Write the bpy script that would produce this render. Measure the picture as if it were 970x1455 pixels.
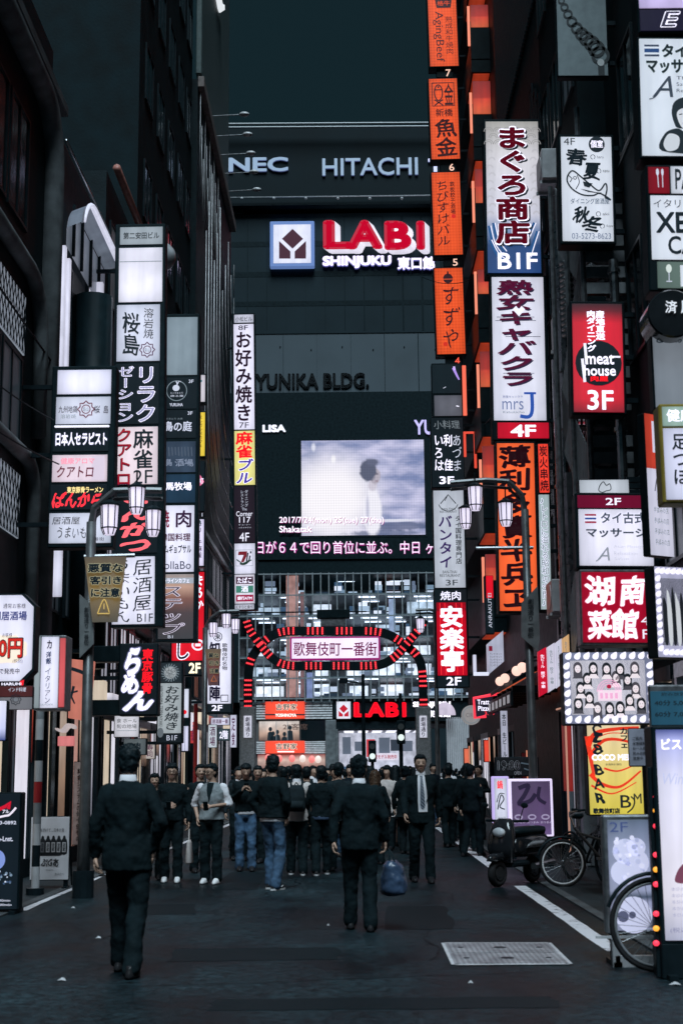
import bpy, math, random
from mathutils import Vector, Matrix

rnd = random.Random(11)
sc = bpy.context.scene
for o in list(bpy.data.objects):
    bpy.data.objects.remove(o)
COL = sc.collection

# ------------------------------------------------------------------ camera
PW, PH, F = 970.0, 1455.0, 2020.0          # photograph size, focal length in its pixels (50 mm)
VPX, VPY, ROLL, EYE = 503.0, 1096.0, 0.010, 1.6
CAM = Vector((0, 0, EYE))
_dy = Vector(((VPX - 485) / F, -(VPY - 727.5) / F, -1)).normalized()
_up = Vector((-ROLL, 1, 0))
_up = (_up - _dy * _up.dot(_dy)).normalized()
_dx = _dy.cross(_up)
RCW = Matrix((_dx, _dy, _up))              # camera space -> world
cam_data = bpy.data.cameras.new('camera')
cam = bpy.data.objects.new('camera', cam_data)
COL.objects.link(cam)
cam.matrix_world = Matrix.Translation(CAM) @ RCW.to_4x4()
cam_data.sensor_fit = 'VERTICAL'
cam_data.sensor_height = 36
cam_data.lens = F / PH * 36
cam_data.clip_start = 0.1
cam_data.clip_end = 2000
cam_data.dof.use_dof = True
cam_data.dof.focus_distance = 42
cam_data.dof.aperture_fstop = 3.2
sc.camera = cam

# ------------------------------------------------------------------ night sky and city glow
world = bpy.data.worlds.new('World')
sc.world = world
world.use_nodes = True
wn, wl = world.node_tree.nodes, world.node_tree.links
wn.clear()
w_out = wn.new('ShaderNodeOutputWorld')
w_add = wn.new('ShaderNodeAddShader')
w_sky = wn.new('ShaderNodeTexSky')
w_sky.sky_type = 'NISHITA'
w_sky.sun_disc = False
SUN_EL, SUN_ROT = math.radians(60), math.radians(185)
w_sky.sun_elevation = math.radians(-4)
w_sky.sun_rotation = SUN_ROT
w_b1 = wn.new('ShaderNodeBackground')
w_b1.inputs[1].default_value = 0.01
w_b2 = wn.new('ShaderNodeBackground')
w_b2.inputs[0].default_value = (0.0066, 0.0180, 0.0236, 1)
w_b2.inputs[1].default_value = 1.0
wl.new(w_sky.outputs[0], w_b1.inputs[0])
wl.new(w_b1.outputs[0], w_add.inputs[0])
wl.new(w_b2.outputs[0], w_add.inputs[1])
wl.new(w_add.outputs[0], w_out.inputs[0])

sun = bpy.data.objects.new('sun', bpy.data.lights.new('sun', 'SUN'))   # the dim glow of the city sky
COL.objects.link(sun)
sun.data.energy = 3.7
sun.data.color = (0.72, 0.90, 1.0)
sun.data.angle = math.radians(28)
sun.rotation_euler = (math.radians(90) - SUN_EL, 0, math.radians(5))

sc.view_settings.view_transform = 'Standard'
sc.view_settings.look = 'None'
sc.view_settings.exposure = 0
sc.view_settings.gamma = 1
sc.view_settings.use_curve_mapping = False
sc.render.engine = 'CYCLES'
sc.cycles.use_denoising = True
sc.cycles.max_bounces = 6
sc.cycles.diffuse_bounces = 2
sc.cycles.glossy_bounces = 3
sc.cycles.transparent_max_bounces = 10
sc.cycles.sample_clamp_indirect = 4.0
sc.cycles.caustics_reflective = False
sc.cycles.caustics_refractive = False


def P(px, py, Y):
    """the world point at depth Y seen at pixel (px, py) of the photograph"""
    d = RCW @ Vector(((px - 485) / F, -(py - 727.5) / F, -1))
    return CAM + d * (Y / d.y)


def G(px, py, z=0.0):
    """the point of the ground seen at a pixel"""
    d = RCW @ Vector(((px - 485) / F, -(py - 727.5) / F, -1))
    return CAM + d * ((z - EYE) / d.z)


def lin(c):
    return tuple((v / 255 / 12.92) if v / 255 <= 0.04045 else ((v / 255 + 0.055) / 1.055) ** 2.4 for v in c)


# ------------------------------------------------------------------ materials
_mats = {}


def _new(name):
    m = bpy.data.materials.new(name)
    m.use_nodes = True
    nt = m.node_tree
    return m, nt, nt.nodes['Principled BSDF'], nt.nodes, nt.links


def MAT(name, rgb, rough=0.6, metal=0.0, var=0.25, scale=6.0, bump=0.0, spec=None, coat=0.0):
    """surface paint with blotchy wear; rgb is linear base colour"""
    if name in _mats:
        return _mats[name]
    m, nt, b, N, L = _new(name)
    tc = N.new('ShaderNodeTexCoord')
    n1 = N.new('ShaderNodeTexNoise')
    n1.inputs['Scale'].default_value = scale
    n1.inputs['Detail'].default_value = 6
    L.new(tc.outputs['Object'], n1.inputs['Vector'])
    mr = N.new('ShaderNodeMapRange')
    mr.inputs['From Min'].default_value = 0.3
    mr.inputs['From Max'].default_value = 0.7
    mr.inputs['To Min'].default_value = 1 - var
    mr.inputs['To Max'].default_value = 1 + var
    L.new(n1.outputs['Fac'], mr.inputs['Value'])
    mx = N.new('ShaderNodeMix')
    mx.data_type = 'RGBA'
    mx.blend_type = 'MULTIPLY'
    mx.inputs['Factor'].default_value = 1
    mx.inputs['A'].default_value = (*rgb, 1)
    L.new(mr.outputs[0], mx.inputs['B'])
    L.new(mx.outputs['Result'], b.inputs['Base Color'])
    mr2 = N.new('ShaderNodeMapRange')
    mr2.inputs['To Min'].default_value = max(0.03, rough - 0.12)
    mr2.inputs['To Max'].default_value = min(1, rough + 0.12)
    L.new(n1.outputs['Fac'], mr2.inputs['Value'])
    L.new(mr2.outputs[0], b.inputs['Roughness'])
    b.inputs['Metallic'].default_value = metal
    b.inputs['Specular IOR Level'].default_value = spec if spec is not None else (0.12 if max(rgb) < 0.08 else 0.4)
    if coat:
        b.inputs['Coat Weight'].default_value = coat
        b.inputs['Coat Roughness'].default_value = 0.08
    if bump:
        n2 = N.new('ShaderNodeTexNoise')
        n2.inputs['Scale'].default_value = scale * 9
        n2.inputs['Detail'].default_value = 4
        L.new(tc.outputs['Object'], n2.inputs['Vector'])
        bp = N.new('ShaderNodeBump')
        bp.inputs['Strength'].default_value = bump
        bp.inputs['Distance'].default_value = 0.02
        L.new(n2.outputs['Fac'], bp.inputs['Height'])
        L.new(bp.outputs[0], b.inputs['Normal'])
    _mats[name] = m
    return m


def INK(rgb, e=1.0):
    """printed or moulded lettering on a lit sign: glows with the sign at the colour it shows"""
    key = ('ink', rgb, e)
    if key in _mats:
        return _mats[key]
    m, nt, b, N, L = _new('lit_lettering')
    c = lin(rgb)
    b.inputs['Base Color'].default_value = (*[min(0.8, v * 0.5 + 0.004) for v in c], 1)
    b.inputs['Roughness'].default_value = 0.5
    b.inputs['Emission Color'].default_value = (*c, 1)
    b.inputs['Emission Strength'].default_value = e
    m.cycles.emission_sampling = 'NONE'
    _mats[key] = m
    return m


def PRINT(rgb):
    """unlit print"""
    key = ('print', rgb)
    if key in _mats:
        return _mats[key]
    m, nt, b, N, L = _new('print')
    b.inputs['Base Color'].default_value = (*[min(0.85, v) for v in lin(rgb)], 1)
    b.inputs['Roughness'].default_value = 0.55
    _mats[key] = m
    return m


def LIT(rgb, e=1.05, fall=0.16, vary=0.16, rgb2=None, tubes=0.0, stops=None, weave=0.0):
    """a back-lit sign face: tubes behind it make it brighter in the middle than at the rim.
    rgb2: lower colour of a printed vertical gradient; stops: [(pos from the bottom, rgb)...]"""
    key = ('lit', rgb, e, fall, vary, rgb2, tubes, tuple(stops or ()), weave)
    if key in _mats:
        return _mats[key]
    m, nt, b, N, L = _new('lit_panel')

    def math_(op, a, c=None):
        n = N.new('ShaderNodeMath')
        n.operation = op
        for i, v in enumerate((a, c)):
            if v is None:
                continue
            if isinstance(v, (int, float)):
                n.inputs[i].default_value = v
            else:
                L.new(v, n.inputs[i])
        return n.outputs[0]
    tc = N.new('ShaderNodeTexCoord')
    sp = N.new('ShaderNodeSeparateXYZ')
    L.new(tc.outputs['Generated'], sp.inputs[0])
    gx, gz = sp.outputs[0], sp.outputs[2]

    def bowl(g, p):
        q = math_('MULTIPLY', math_('MULTIPLY', g, math_('SUBTRACT', 1.0, g)), 4.0)
        return math_('POWER', math_('MAXIMUM', q, 0.02), p)
    k = math_('MULTIPLY', bowl(gx, fall), bowl(gz, fall * 0.6))
    ns = N.new('ShaderNodeTexNoise')
    ns.inputs['Scale'].default_value = 2.2
    ns.inputs['Detail'].default_value = 2
    L.new(tc.outputs['Object'], ns.inputs['Vector'])
    k = math_('MULTIPLY', k, math_('ADD', math_('MULTIPLY', ns.outputs['Fac'], vary * 2), 1 - vary))
    dm = N.new('ShaderNodeMapping'); dm.inputs['Scale'].default_value = (7, 7, .9)
    L.new(tc.outputs['Object'], dm.inputs[0])
    dn = N.new('ShaderNodeTexNoise'); dn.inputs['Scale'].default_value = 1.6; dn.inputs['Detail'].default_value = 7
    L.new(dm.outputs[0], dn.inputs['Vector'])
    k = math_('MULTIPLY', k, math_('ADD', math_('MULTIPLY', dn.outputs['Fac'], .34), .83))
    if tubes:
        w = math_('SINE', math_('MULTIPLY', gz, tubes * 2 * math.pi))
        k = math_('MULTIPLY', k, math_('ADD', math_('MULTIPLY', w, 0.12), 0.92))
    if weave:
        so = N.new('ShaderNodeSeparateXYZ')
        L.new(tc.outputs['Object'], so.inputs[0])
        wx = math_('SINE', math_('MULTIPLY', so.outputs[0], weave))
        wz = math_('SINE', math_('MULTIPLY', so.outputs[2], weave))
        k = math_('MULTIPLY', k, math_('ADD', math_('MULTIPLY', math_('ADD', wx, wz), 0.12), 0.9))
    tb = math_('COSINE', math_('MULTIPLY', math_('SUBTRACT', gx, .3), 2 * math.pi * 2.5))
    k = math_('MULTIPLY', k, math_('ADD', math_('MULTIPLY', tb, .045), .97))
    k = math_('MULTIPLY', k, e)
    if rgb2 or stops:
        cr = N.new('ShaderNodeValToRGB')
        st = stops or [(0.0, rgb2), (1.0, rgb)]
        el = cr.color_ramp.elements
        while len(el) < len(st):
            el.new(0.5)
        for q, (p, c) in zip(el, st):
            q.position = p
            q.color = (*lin(c), 1)
        L.new(gz, cr.inputs[0])
        L.new(cr.outputs[0], b.inputs['Emission Color'])
        b.inputs['Base Color'].default_value = (0.1, 0.1, 0.1, 1)
    else:
        c = lin(rgb)
        b.inputs['Emission Color'].default_value = (*c, 1)
        b.inputs['Base Color'].default_value = (*[min(0.5, v * 0.5) for v in c], 1)
    L.new(k, b.inputs['Emission Strength'])
    b.inputs['Roughness'].default_value = 0.35
    if max(rgb) < 90:
        m.cycles.emission_sampling = 'NONE'
    _mats[key] = m
    return m


# ------------------------------------------------------------------ mesh building
class MB:
    def __init__(s):
        s.v, s.f, s.m = [], [], []

    def add(s, vs, fs, mi=0, M=None):
        k = len(s.v)
        if M is not None:
            vs = [M @ Vector(p) for p in vs]
        s.v.extend([tuple(p) for p in vs])
        s.f.extend([tuple(i + k for i in f) for f in fs])
        s.m.extend([mi] * len(fs))
        return s

    def box(s, x0, x1, y0, y1, z0, z1, mi=0, M=None, ch=0.0):
        if ch > 0:
            c = min(ch, abs(x1 - x0) / 3, abs(y1 - y0) / 3, abs(z1 - z0) / 3)
            vs, idx = [], {}
            X, Y, Z = (x0, x1), (y0, y1), (z0, z1)
            for i in (0, 1):
                for j in (0, 1):
                    for k in (0, 1):
                        sx, sy, sz = (c, -c)[i], (c, -c)[j], (c, -c)[k]
                        for a, p in (('x', (X[i], Y[j] + sy, Z[k] + sz)), ('y', (X[i] + sx, Y[j], Z[k] + sz)), ('z', (X[i] + sx, Y[j] + sy, Z[k]))):
                            idx[(i, j, k, a)] = len(vs)
                            vs.append(p)
            fs = []
            for a, q in (('x', lambda t, u, w: (t, u, w)), ('y', lambda t, u, w: (u, t, w)), ('z', lambda t, u, w: (u, w, t))):
                for t in (0, 1):
                    fs.append([idx[(*q(t, u, w), a)] for u, w in ((0, 0), (1, 0), (1, 1), (0, 1))])
            for i in (0, 1):
                for j in (0, 1):
                    fs.append([idx[(i, j, 0, 'x')], idx[(i, j, 1, 'x')], idx[(i, j, 1, 'y')], idx[(i, j, 0, 'y')]])
                    fs.append([idx[(i, 0, j, 'x')], idx[(i, 1, j, 'x')], idx[(i, 1, j, 'z')], idx[(i, 0, j, 'z')]])
                    fs.append([idx[(0, i, j, 'y')], idx[(1, i, j, 'y')], idx[(1, i, j, 'z')], idx[(0, i, j, 'z')]])
                    for k in (0, 1):
                        fs.append([idx[(i, j, k, 'x')], idx[(i, j, k, 'y')], idx[(i, j, k, 'z')]])
            return s.add(vs, fs, mi, M)
        vs = [(x0, y0, z0), (x1, y0, z0), (x1, y1, z0), (x0, y1, z0), (x0, y0, z1), (x1, y0, z1), (x1, y1, z1), (x0, y1, z1)]
        return s.add(vs, [(0, 3, 2, 1), (4, 5, 6, 7), (0, 1, 5, 4), (1, 2, 6, 5), (2, 3, 7, 6), (3, 0, 4, 7)], mi, M)

    def tube(s, pts, r, seg=8, mi=0, M=None, closed=False, flat=None):
        """round bar through points; r one radius or one per point"""
        pts = [Vector(p) for p in pts]
        n = len(pts)
        rs = r if isinstance(r, (list, tuple)) else [r] * n
        vs, fs = [], []
        ref = None
        for i in range(n):
            a = pts[(i - 1) % n] if (i > 0 or closed) else pts[i]
            b = pts[(i + 1) % n] if (i < n - 1 or closed) else pts[i]
            t = (b - a)
            t = t.normalized() if t.length > 1e-9 else Vector((0, 0, 1))
            if ref is None:
                ref = Vector((0, 0, 1)) if abs(t.z) < 0.9 else Vector((0, 1, 0))
            u = ref - t * ref.dot(t)
            u = u.normalized() if u.length > 1e-6 else t.orthogonal().normalized()
            ref = u
            w = t.cross(u)
            for k in range(seg):
                q = 2 * math.pi * k / seg
                vs.append(pts[i] + (u * math.cos(q) + w * math.sin(q)) * rs[i])
        m = n if closed else n - 1
        for i in range(m):
            j = (i + 1) % n
            for k in range(seg):
                l = (k + 1) % seg
                fs.append((i * seg + k, i * seg + l, j * seg + l, j * seg + k))
        if not closed:
            fs.append(tuple(range(seg - 1, -1, -1)))
            fs.append(tuple((n - 1) * seg + k for k in range(seg)))
        return s.add(vs, fs, mi, M)

    def cyl(s, c0, c1, r, seg=12, mi=0, r1=None):
        return s.tube([c0, c1], [r, r if r1 is None else r1], seg, mi)

    def loft(s, rings, mi=0, seg=20, M=None, p=2.0):
        """rings (z, cx, cy, rx, ry) of (super)ellipses, closed top and bottom"""
        vs, fs = [], []
        for (z, cx, cy, rx, ry) in rings:
            for k in range(seg):
                q = 2 * math.pi * k / seg
                c, d = math.cos(q), math.sin(q)
                vs.append((cx + rx * math.copysign(abs(c) ** (2 / p), c), cy + ry * math.copysign(abs(d) ** (2 / p), d), z))
        for i in range(len(rings) - 1):
            for k in range(seg):
                l = (k + 1) % seg
                fs.append((i * seg + k, i * seg + l, (i + 1) * seg + l, (i + 1) * seg + k))
        fs.append(tuple(range(seg - 1, -1, -1)))
        fs.append(tuple((len(rings) - 1) * seg + k for k in range(seg)))
        return s.add(vs, fs, mi, M)

    def ball(s, c, r, mi=0, seg=14, rings=9, M=None):
        rx, ry, rz = r if isinstance(r, (list, tuple)) else (r, r, r)
        rr = []
        for i in range(1, rings):
            a = -math.pi / 2 + math.pi * i / rings
            rr.append((c[2] + rz * math.sin(a), c[0], c[1], rx * math.cos(a), ry * math.cos(a)))
        vs, fs = [], []
        t = MB()
        t.loft(rr, seg=seg)
        vs, fs = list(t.v), list(t.f[:-2])
        k = len(vs)
        vs += [(c[0], c[1], c[2] - rz), (c[0], c[1], c[2] + rz)]
        for i in range(seg):
            j = (i + 1) % seg
            fs.append((k, j, i))
            b = (len(rr) - 1) * seg
            fs.append((k + 1, b + i, b + j))
        return s.add(vs, fs, mi, M)

    def prism(s, poly, y0, y1, mi=0, M=None):
        """outline in x,z pushed from y0 to y1"""
        n = len(poly)
        vs = [(x, y0, z) for x, z in poly] + [(x, y1, z) for x, z in poly]
        fs = [tuple(range(n)), tuple(range(2 * n - 1, n - 1, -1))]
        fs += [(i, i + n, (i + 1) % n + n, (i + 1) % n) for i in range(n)]
        return s.add(vs, fs, mi, M)

    def build(s, name, mats, parent=None, loc=None, rot=None, smooth=False):
        me = bpy.data.meshes.new(name)
        me.from_pydata(s.v, [], s.f)
        if not isinstance(mats, (list, tuple)):
            mats = [mats]
        for m in mats:
            me.materials.append(m)
        if len(mats) > 1:
            me.polygons.foreach_set('material_index', s.m)
        if smooth:
            me.polygons.foreach_set('use_smooth', [True] * len(me.polygons))
        me.update()
        o = bpy.data.objects.new(name, me)
        COL.objects.link(o)
        if parent is not None:
            o.parent = parent
        if loc is not None:
            o.location = loc
        if rot is not None:
            o.rotation_euler = rot
        return o


def tag(o, label=None, cat=None, group=None, kind=None):
    for k, v in (('label', label), ('category', cat), ('group', group), ('kind', kind)):
        if v:
            o[k] = v
    return o


def thing(name, label, cat, loc=(0, 0, 0), rot=(0, 0, 0), group=None):
    o = bpy.data.objects.new(name, None)
    COL.objects.link(o)
    o.location = loc
    o.rotation_euler = rot
    o.empty_display_size = 0.2
    return tag(o, label, cat, group)


def dup(root, loc, rotz, label=None, group=None, scale=None):
    r = root.copy()
    COL.objects.link(r)
    r.location = loc
    r.rotation_euler = (0, 0, rotz)
    if scale:
        r.scale = (scale,) * 3
    if label:
        r['label'] = label
    if group:
        r['group'] = group
    for ch in list(root.children):
        c = ch.copy()
        COL.objects.link(c)
        c.parent = r
        for g in ch.children:
            d = g.copy()
            COL.objects.link(d)
            d.parent = c
    return r


# ------------------------------------------------------------------ lettering
TMP = bpy.data.scenes.new('workbench')
_gl = {}


def glyphs(s, bold=0.0, res=3):
    """outline mesh of a string: (vertices 2D, faces); bold widens every stroke by that many ems"""
    bold = max(0.0, bold)
    key = (s, bold)
    if key in _gl:
        return _gl[key]
    if bold > 0:
        vs, fs = glyphs(s, 0.0)
        vs, fs = list(vs), list(fs)
        cnt = {}
        for f in fs:
            for i in range(len(f)):
                e = (f[i], f[(i + 1) % len(f)])
                k = (min(e), max(e))
                cnt[k] = cnt.get(k, 0) + 1
        rim = [k for k, c in cnt.items() if c == 1]
        done = set()
        for a, b in rim:
            (x0, y0), (x1, y1) = vs[a], vs[b]
            l = math.hypot(x1 - x0, y1 - y0)
            if l < 1e-6:
                continue
            nx, ny = -(y1 - y0) / l * bold, (x1 - x0) / l * bold
            k = len(vs)
            vs += [(x0 + nx, y0 + ny), (x1 + nx, y1 + ny), (x1 - nx, y1 - ny), (x0 - nx, y0 - ny)]
            fs.append((k, k + 3, k + 2, k + 1))
            for q in (a, b):
                if q not in done:
                    done.add(q)
                    k = len(vs)
                    vs += [(vs[q][0] + bold * math.cos(j * 1.0472 + .5), vs[q][1] + bold * math.sin(j * 1.0472 + .5)) for j in range(6)]
                    fs.append((k, k + 1, k + 2, k + 3, k + 4, k + 5))
        _gl[key] = (vs, fs)
        return _gl[key]
    cu = bpy.data.curves.new('t', 'FONT')
    cu.body = s
    cu.resolution_u = res
    o = bpy.data.objects.new('t', cu)
    TMP.collection.objects.link(o)
    TMP.view_layers[0].update()
    me = bpy.data.meshes.new_from_object(o.evaluated_get(TMP.view_layers[0].depsgraph))
    me.update()
    import bmesh
    bm = bmesh.new()
    bm.from_mesh(me)
    bmesh.ops.remove_doubles(bm, verts=bm.verts, dist=1e-5)
    r = ([(v.co.x, v.co.y) for v in bm.verts], [tuple(v.index for v in f.verts) for f in bm.faces])
    bm.free()
    bpy.data.objects.remove(o)
    bpy.data.curves.remove(cu)
    bpy.data.meshes.remove(me)
    _gl[key] = r
    return r


def evaluated(mb, mods):
    """mesh arrays of mb after modifiers [(type, {settings})]"""
    me = bpy.data.meshes.new('t')
    me.from_pydata(mb.v, [], mb.f)
    o = bpy.data.objects.new('t', me)
    TMP.collection.objects.link(o)
    for t, st in mods:
        md = o.modifiers.new(t, t)
        for k, v in st.items():
            setattr(md, k, v)
    TMP.view_layers[0].update()
    e = o.evaluated_get(TMP.view_layers[0].depsgraph)
    m2 = e.to_mesh()
    r = MB()
    r.add([tuple(v.co) for v in m2.vertices], [tuple(p.vertices) for p in m2.polygons])
    e.to_mesh_clear()
    bpy.data.objects.remove(o)
    bpy.data.meshes.remove(me)
    return r


TURN = set('ー〜―ｰ()（）')


class Decal(MB):
    """flat print in a plane: all positions in photograph pixels, mapped by to_local to x, z"""

    def __init__(s, to_local, y=-0.016, step=0.003):
        super().__init__()
        s.map, s.y, s.step, s.mats = to_local, y, step, []

    def slot(s, m):
        if m not in s.mats:
            s.mats.append(m)
        return s.mats.index(m)

    def put(s, pts, fs, m, layer):
        y = s.y - s.step * layer
        vs = []
        for p in pts:
            x, z = s.map(*p)
            vs.append((x, y, z))
        s.add(vs, fs, s.slot(m))

    def text(s, mode, string, rect, m, bold=0.0, layer=1, brush=0.0, shear=0.0, outline=None, ow=0.05, shadow=None):
        x0, y0, x1, y1 = rect
        bold = bold * .68
        if shadow:
            dx, dy, sm = shadow
            s.text(mode, string, (x0 + dx, y0 + dy, x1 + dx, y1 + dy), sm, bold, layer - 1, brush, shear)
        if outline is not None:
            g = 0 if mode == 'v' else ow * (y1 - y0) if mode == 'h' else ow * (x1 - x0)
            s.text(mode, string, (x0 - g, y0 - g, x1 + g, y1 + g), outline, (bold + ow) / .68, layer, brush, shear)
            layer += 1
        rr = random.Random(sum(map(ord, string)))
        ph = [rr.uniform(0, 6.28) for _ in range(4)]

        def wob(u, v):
            if brush:
                u += brush * math.sin(v * 5.1 + ph[0]) + brush * .6 * math.sin(v * 11 + u * 4 + ph[1])
                v += brush * math.sin(u * 4.3 + ph[2]) + brush * .6 * math.sin(u * 9 + v * 5 + ph[3])
            return u + shear * (v - .4), v
        if mode in ('h', 'r', 'q'):
            vs, fs = glyphs(string, bold)
            if not vs:
                return
            vs = [wob(u, v) for u, v in vs]
            a0, a1 = min(u for u, v in vs), max(u for u, v in vs)
            b0, b1 = min(v for u, v in vs), max(v for u, v in vs)
            out = []
            for u, v in vs:
                p, q = (u - a0) / (a1 - a0), (v - b0) / (b1 - b0)
                if mode == 'h':
                    out.append((x0 + p * (x1 - x0), y1 - q * (y1 - y0)))
                elif mode == 'r':                     # reads downwards
                    out.append((x0 + q * (x1 - x0), y0 + p * (y1 - y0)))
                else:                                 # reads upwards
                    out.append((x1 - q * (x1 - x0), y1 - p * (y1 - y0)))
            s.put(out, fs, m, layer)
        else:
            n = len(string)
            ch = (y1 - y0) / n
            for i, c in enumerate(string):
                if c == ' ':
                    continue
                vs, fs = glyphs(c, bold)
                if not vs:
                    continue
                w = 1.0 if ord(c) > 0x2000 else 0.62
                out = []
                for u, v in vs:
                    u, v = wob(u, v)
                    if c in TURN:
                        p, q = 0.5 + (v - 0.38), 1 - u
                    else:
                        p, q = 0.5 + (u - w / 2) / max(w, .8), v + 0.12
                    out.append((x0 + p * (x1 - x0), y0 + ch * (i + 1) - q * ch))
                s.put(out, fs, m, layer)

    def disk(s, cx, cy, r, m, layer=1, ry=None, n=22):
        ry = ry or r
        s.put([(cx + r * math.cos(6.2832 * k / n), cy + ry * math.sin(6.2832 * k / n)) for k in range(n)], [tuple(range(n))], m, layer)

    def ring(s, cx, cy, r, w, m, layer=1, ry=None, n=26, a0=0, a1=360):
        ry = ry or r
        full = a1 - a0 >= 360
        k_ = n if full else n + 1
        pts = []
        for k in range(k_):
            a = math.radians(a0 + (a1 - a0) * k / n)
            pts += [(cx + r * math.cos(a), cy + ry * math.sin(a)), (cx + (r - w) * math.cos(a), cy + (ry - w) * math.sin(a))]
        fs = [(2 * k, 2 * ((k + 1) % k_), 2 * ((k + 1) % k_) + 1, 2 * k + 1) for k in range(n)]
        s.put(pts, fs, m, layer)

    def rect(s, x0, y0, x1, y1, m, layer=0):
        s.put([(x0, y0), (x1, y0), (x1, y1), (x0, y1)], [(0, 3, 2, 1)], m, layer)

    def poly(s, pts, m, layer=1):
        s.put(pts, [tuple(range(len(pts)))], m, layer)

    def line(s, pts, w, m, layer=1, w1=None):
        out, fs = [], []
        n = len(pts)
        for i, (x, y) in enumerate(pts):
            a, b = pts[max(0, i - 1)], pts[min(n - 1, i + 1)]
            dx, dy = b[0] - a[0], b[1] - a[1]
            l = math.hypot(dx, dy) or 1
            ww = (w if w1 is None else w + (w1 - w) * i / max(1, n - 1)) / 2
            out += [(x - dy / l * ww, y + dx / l * ww), (x + dy / l * ww, y - dx / l * ww)]
        for i in range(n - 1):
            fs.append((2 * i, 2 * i + 1, 2 * i + 3, 2 * i + 2))
        s.put(out, fs, m, layer)

    def done(s, parent, name='lettering'):
        if not s.v:
            return None
        return s.build(name, s.mats, parent)


def smooth_path(pts, n=8, closed=False):
    """Catmull-Rom through tuples of any length"""
    out = []
    m = len(pts)
    for i in range(m if closed else m - 1):
        g = lambda k: pts[k % m] if closed else pts[min(max(k, 0), m - 1)]
        p0, p1, p2, p3 = g(i - 1), g(i), g(i + 1), g(i + 2)
        for k in range(n):
            t = k / n
            out.append(tuple(0.5 * (2 * b + (c - a) * t + (2 * a - 5 * b + 4 * c - d) * t * t + (3 * b - a - 3 * c + d) * t ** 3)
                             for a, b, c, d in zip(p0, p1, p2, p3)))
    if not closed:
        out.append(tuple(pts[-1]))
    return out

# ================================================================== SETTING
XL, XR = -5.2, 4.1                          # the two building lines of the street


def asphalt():
    m, nt, b, N, L = _new('asphalt')
    tc = N.new('ShaderNodeTexCoord')
    big = N.new('ShaderNodeTexNoise')
    big.inputs['Scale'].default_value = 0.62
    big.inputs['Detail'].default_value = 8
    big.inputs['Roughness'].default_value = 0.65
    fine = N.new('ShaderNodeTexNoise')
    fine.inputs['Scale'].default_value = 90
    fine.inputs['Detail'].default_value = 3
    st = N.new('ShaderNodeTexVoronoi')
    st.inputs['Scale'].default_value = 2.3
    st.feature = 'DISTANCE_TO_EDGE'
    wob = N.new('ShaderNodeTexNoise')
    wob.inputs['Scale'].default_value = 1.5
    sq = N.new('ShaderNodeMapping')
    sq.inputs['Scale'].default_value = (1.0, 0.55, 1)
    L.new(tc.outputs['Object'], sq.inputs[0])
    L.new(sq.outputs[0], big.inputs['Vector'])
    for n in (fine, wob):
        L.new(tc.outputs['Object'], n.inputs['Vector'])
    L.new(tc.outputs['Object'], st.inputs['Vector'])
    cr = N.new('ShaderNodeValToRGB')
    cr.color_ramp.elements[0].position = 0.40
    cr.color_ramp.elements[0].color = (0.0012, 0.0050, 0.0068, 1)
    cr.color_ramp.elements[1].position = 0.70
    cr.color_ramp.elements[1].color = (0.0190, 0.0345, 0.0415, 1)
    L.new(big.outputs['Fac'], cr.inputs[0])
    mid = N.new('ShaderNodeTexNoise')
    mid.inputs['Scale'].default_value = 11
    mid.inputs['Detail'].default_value = 5
    mid.inputs['Roughness'].default_value = .75
    L.new(tc.outputs['Object'], mid.inputs['Vector'])
    mm = N.new('ShaderNodeMapRange')
    mm.inputs['From Min'].default_value = .36
    mm.inputs['From Max'].default_value = .64
    mm.inputs['To Min'].default_value = .25
    mm.inputs['To Max'].default_value = 2.1
    L.new(mid.outputs['Fac'], mm.inputs['Value'])
    m0 = N.new('ShaderNodeMix')
    m0.data_type = 'RGBA'
    m0.blend_type = 'MULTIPLY'
    m0.inputs['Factor'].default_value = 1
    L.new(cr.outputs[0], m0.inputs['A'])
    L.new(mm.outputs[0], m0.inputs['B'])
    mx = N.new('ShaderNodeMix')
    mx.data_type = 'RGBA'
    mx.blend_type = 'OVERLAY'
    mx.inputs['Factor'].default_value = 0.8
    L.new(m0.outputs['Result'], mx.inputs['A'])
    L.new(fine.outputs['Fac'], mx.inputs['B'])
    L.new(mx.outputs['Result'], b.inputs['Base Color'])
    rr = N.new('ShaderNodeMapRange')
    rr.inputs['From Min'].default_value = 0.35
    rr.inputs['From Max'].default_value = 0.65
    rr.inputs['To Min'].default_value = 0.36
    rr.inputs['To Max'].default_value = 0.6
    L.new(big.outputs['Fac'], rr.inputs['Value'])
    L.new(rr.outputs[0], b.inputs['Roughness'])
    bp = N.new('ShaderNodeBump')
    bp.inputs['Strength'].default_value = 0.7
    bp.inputs['Distance'].default_value = 0.012
    L.new(fine.outputs['Fac'], bp.inputs['Height'])
    L.new(bp.outputs[0], b.inputs['Normal'])
    b.inputs['Specular IOR Level'].default_value = 0.12
    return m


def worn_paint():
    m, nt, b, N, L = _new('road_paint')
    tc = N.new('ShaderNodeTexCoord')
    n = N.new('ShaderNodeTexNoise')
    n.inputs['Scale'].default_value = 5
    n.inputs['Detail'].default_value = 9
    n.inputs['Roughness'].default_value = 0.7
    L.new(tc.outputs['Object'], n.inputs['Vector'])
    cr = N.new('ShaderNodeValToRGB')
    cr.color_ramp.elements[0].position = 0.36
    cr.color_ramp.elements[0].color = (0.07, 0.075, 0.08, 1)
    cr.color_ramp.elements[1].position = 0.46
    cr.color_ramp.elements[1].color = (0.82, 0.80, 0.84, 1)
    L.new(n.outputs['Fac'], cr.inputs[0])
    L.new(cr.outputs[0], b.inputs['Base Color'])
    b.inputs['Roughness'].default_value = 0.5
    return m


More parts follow.
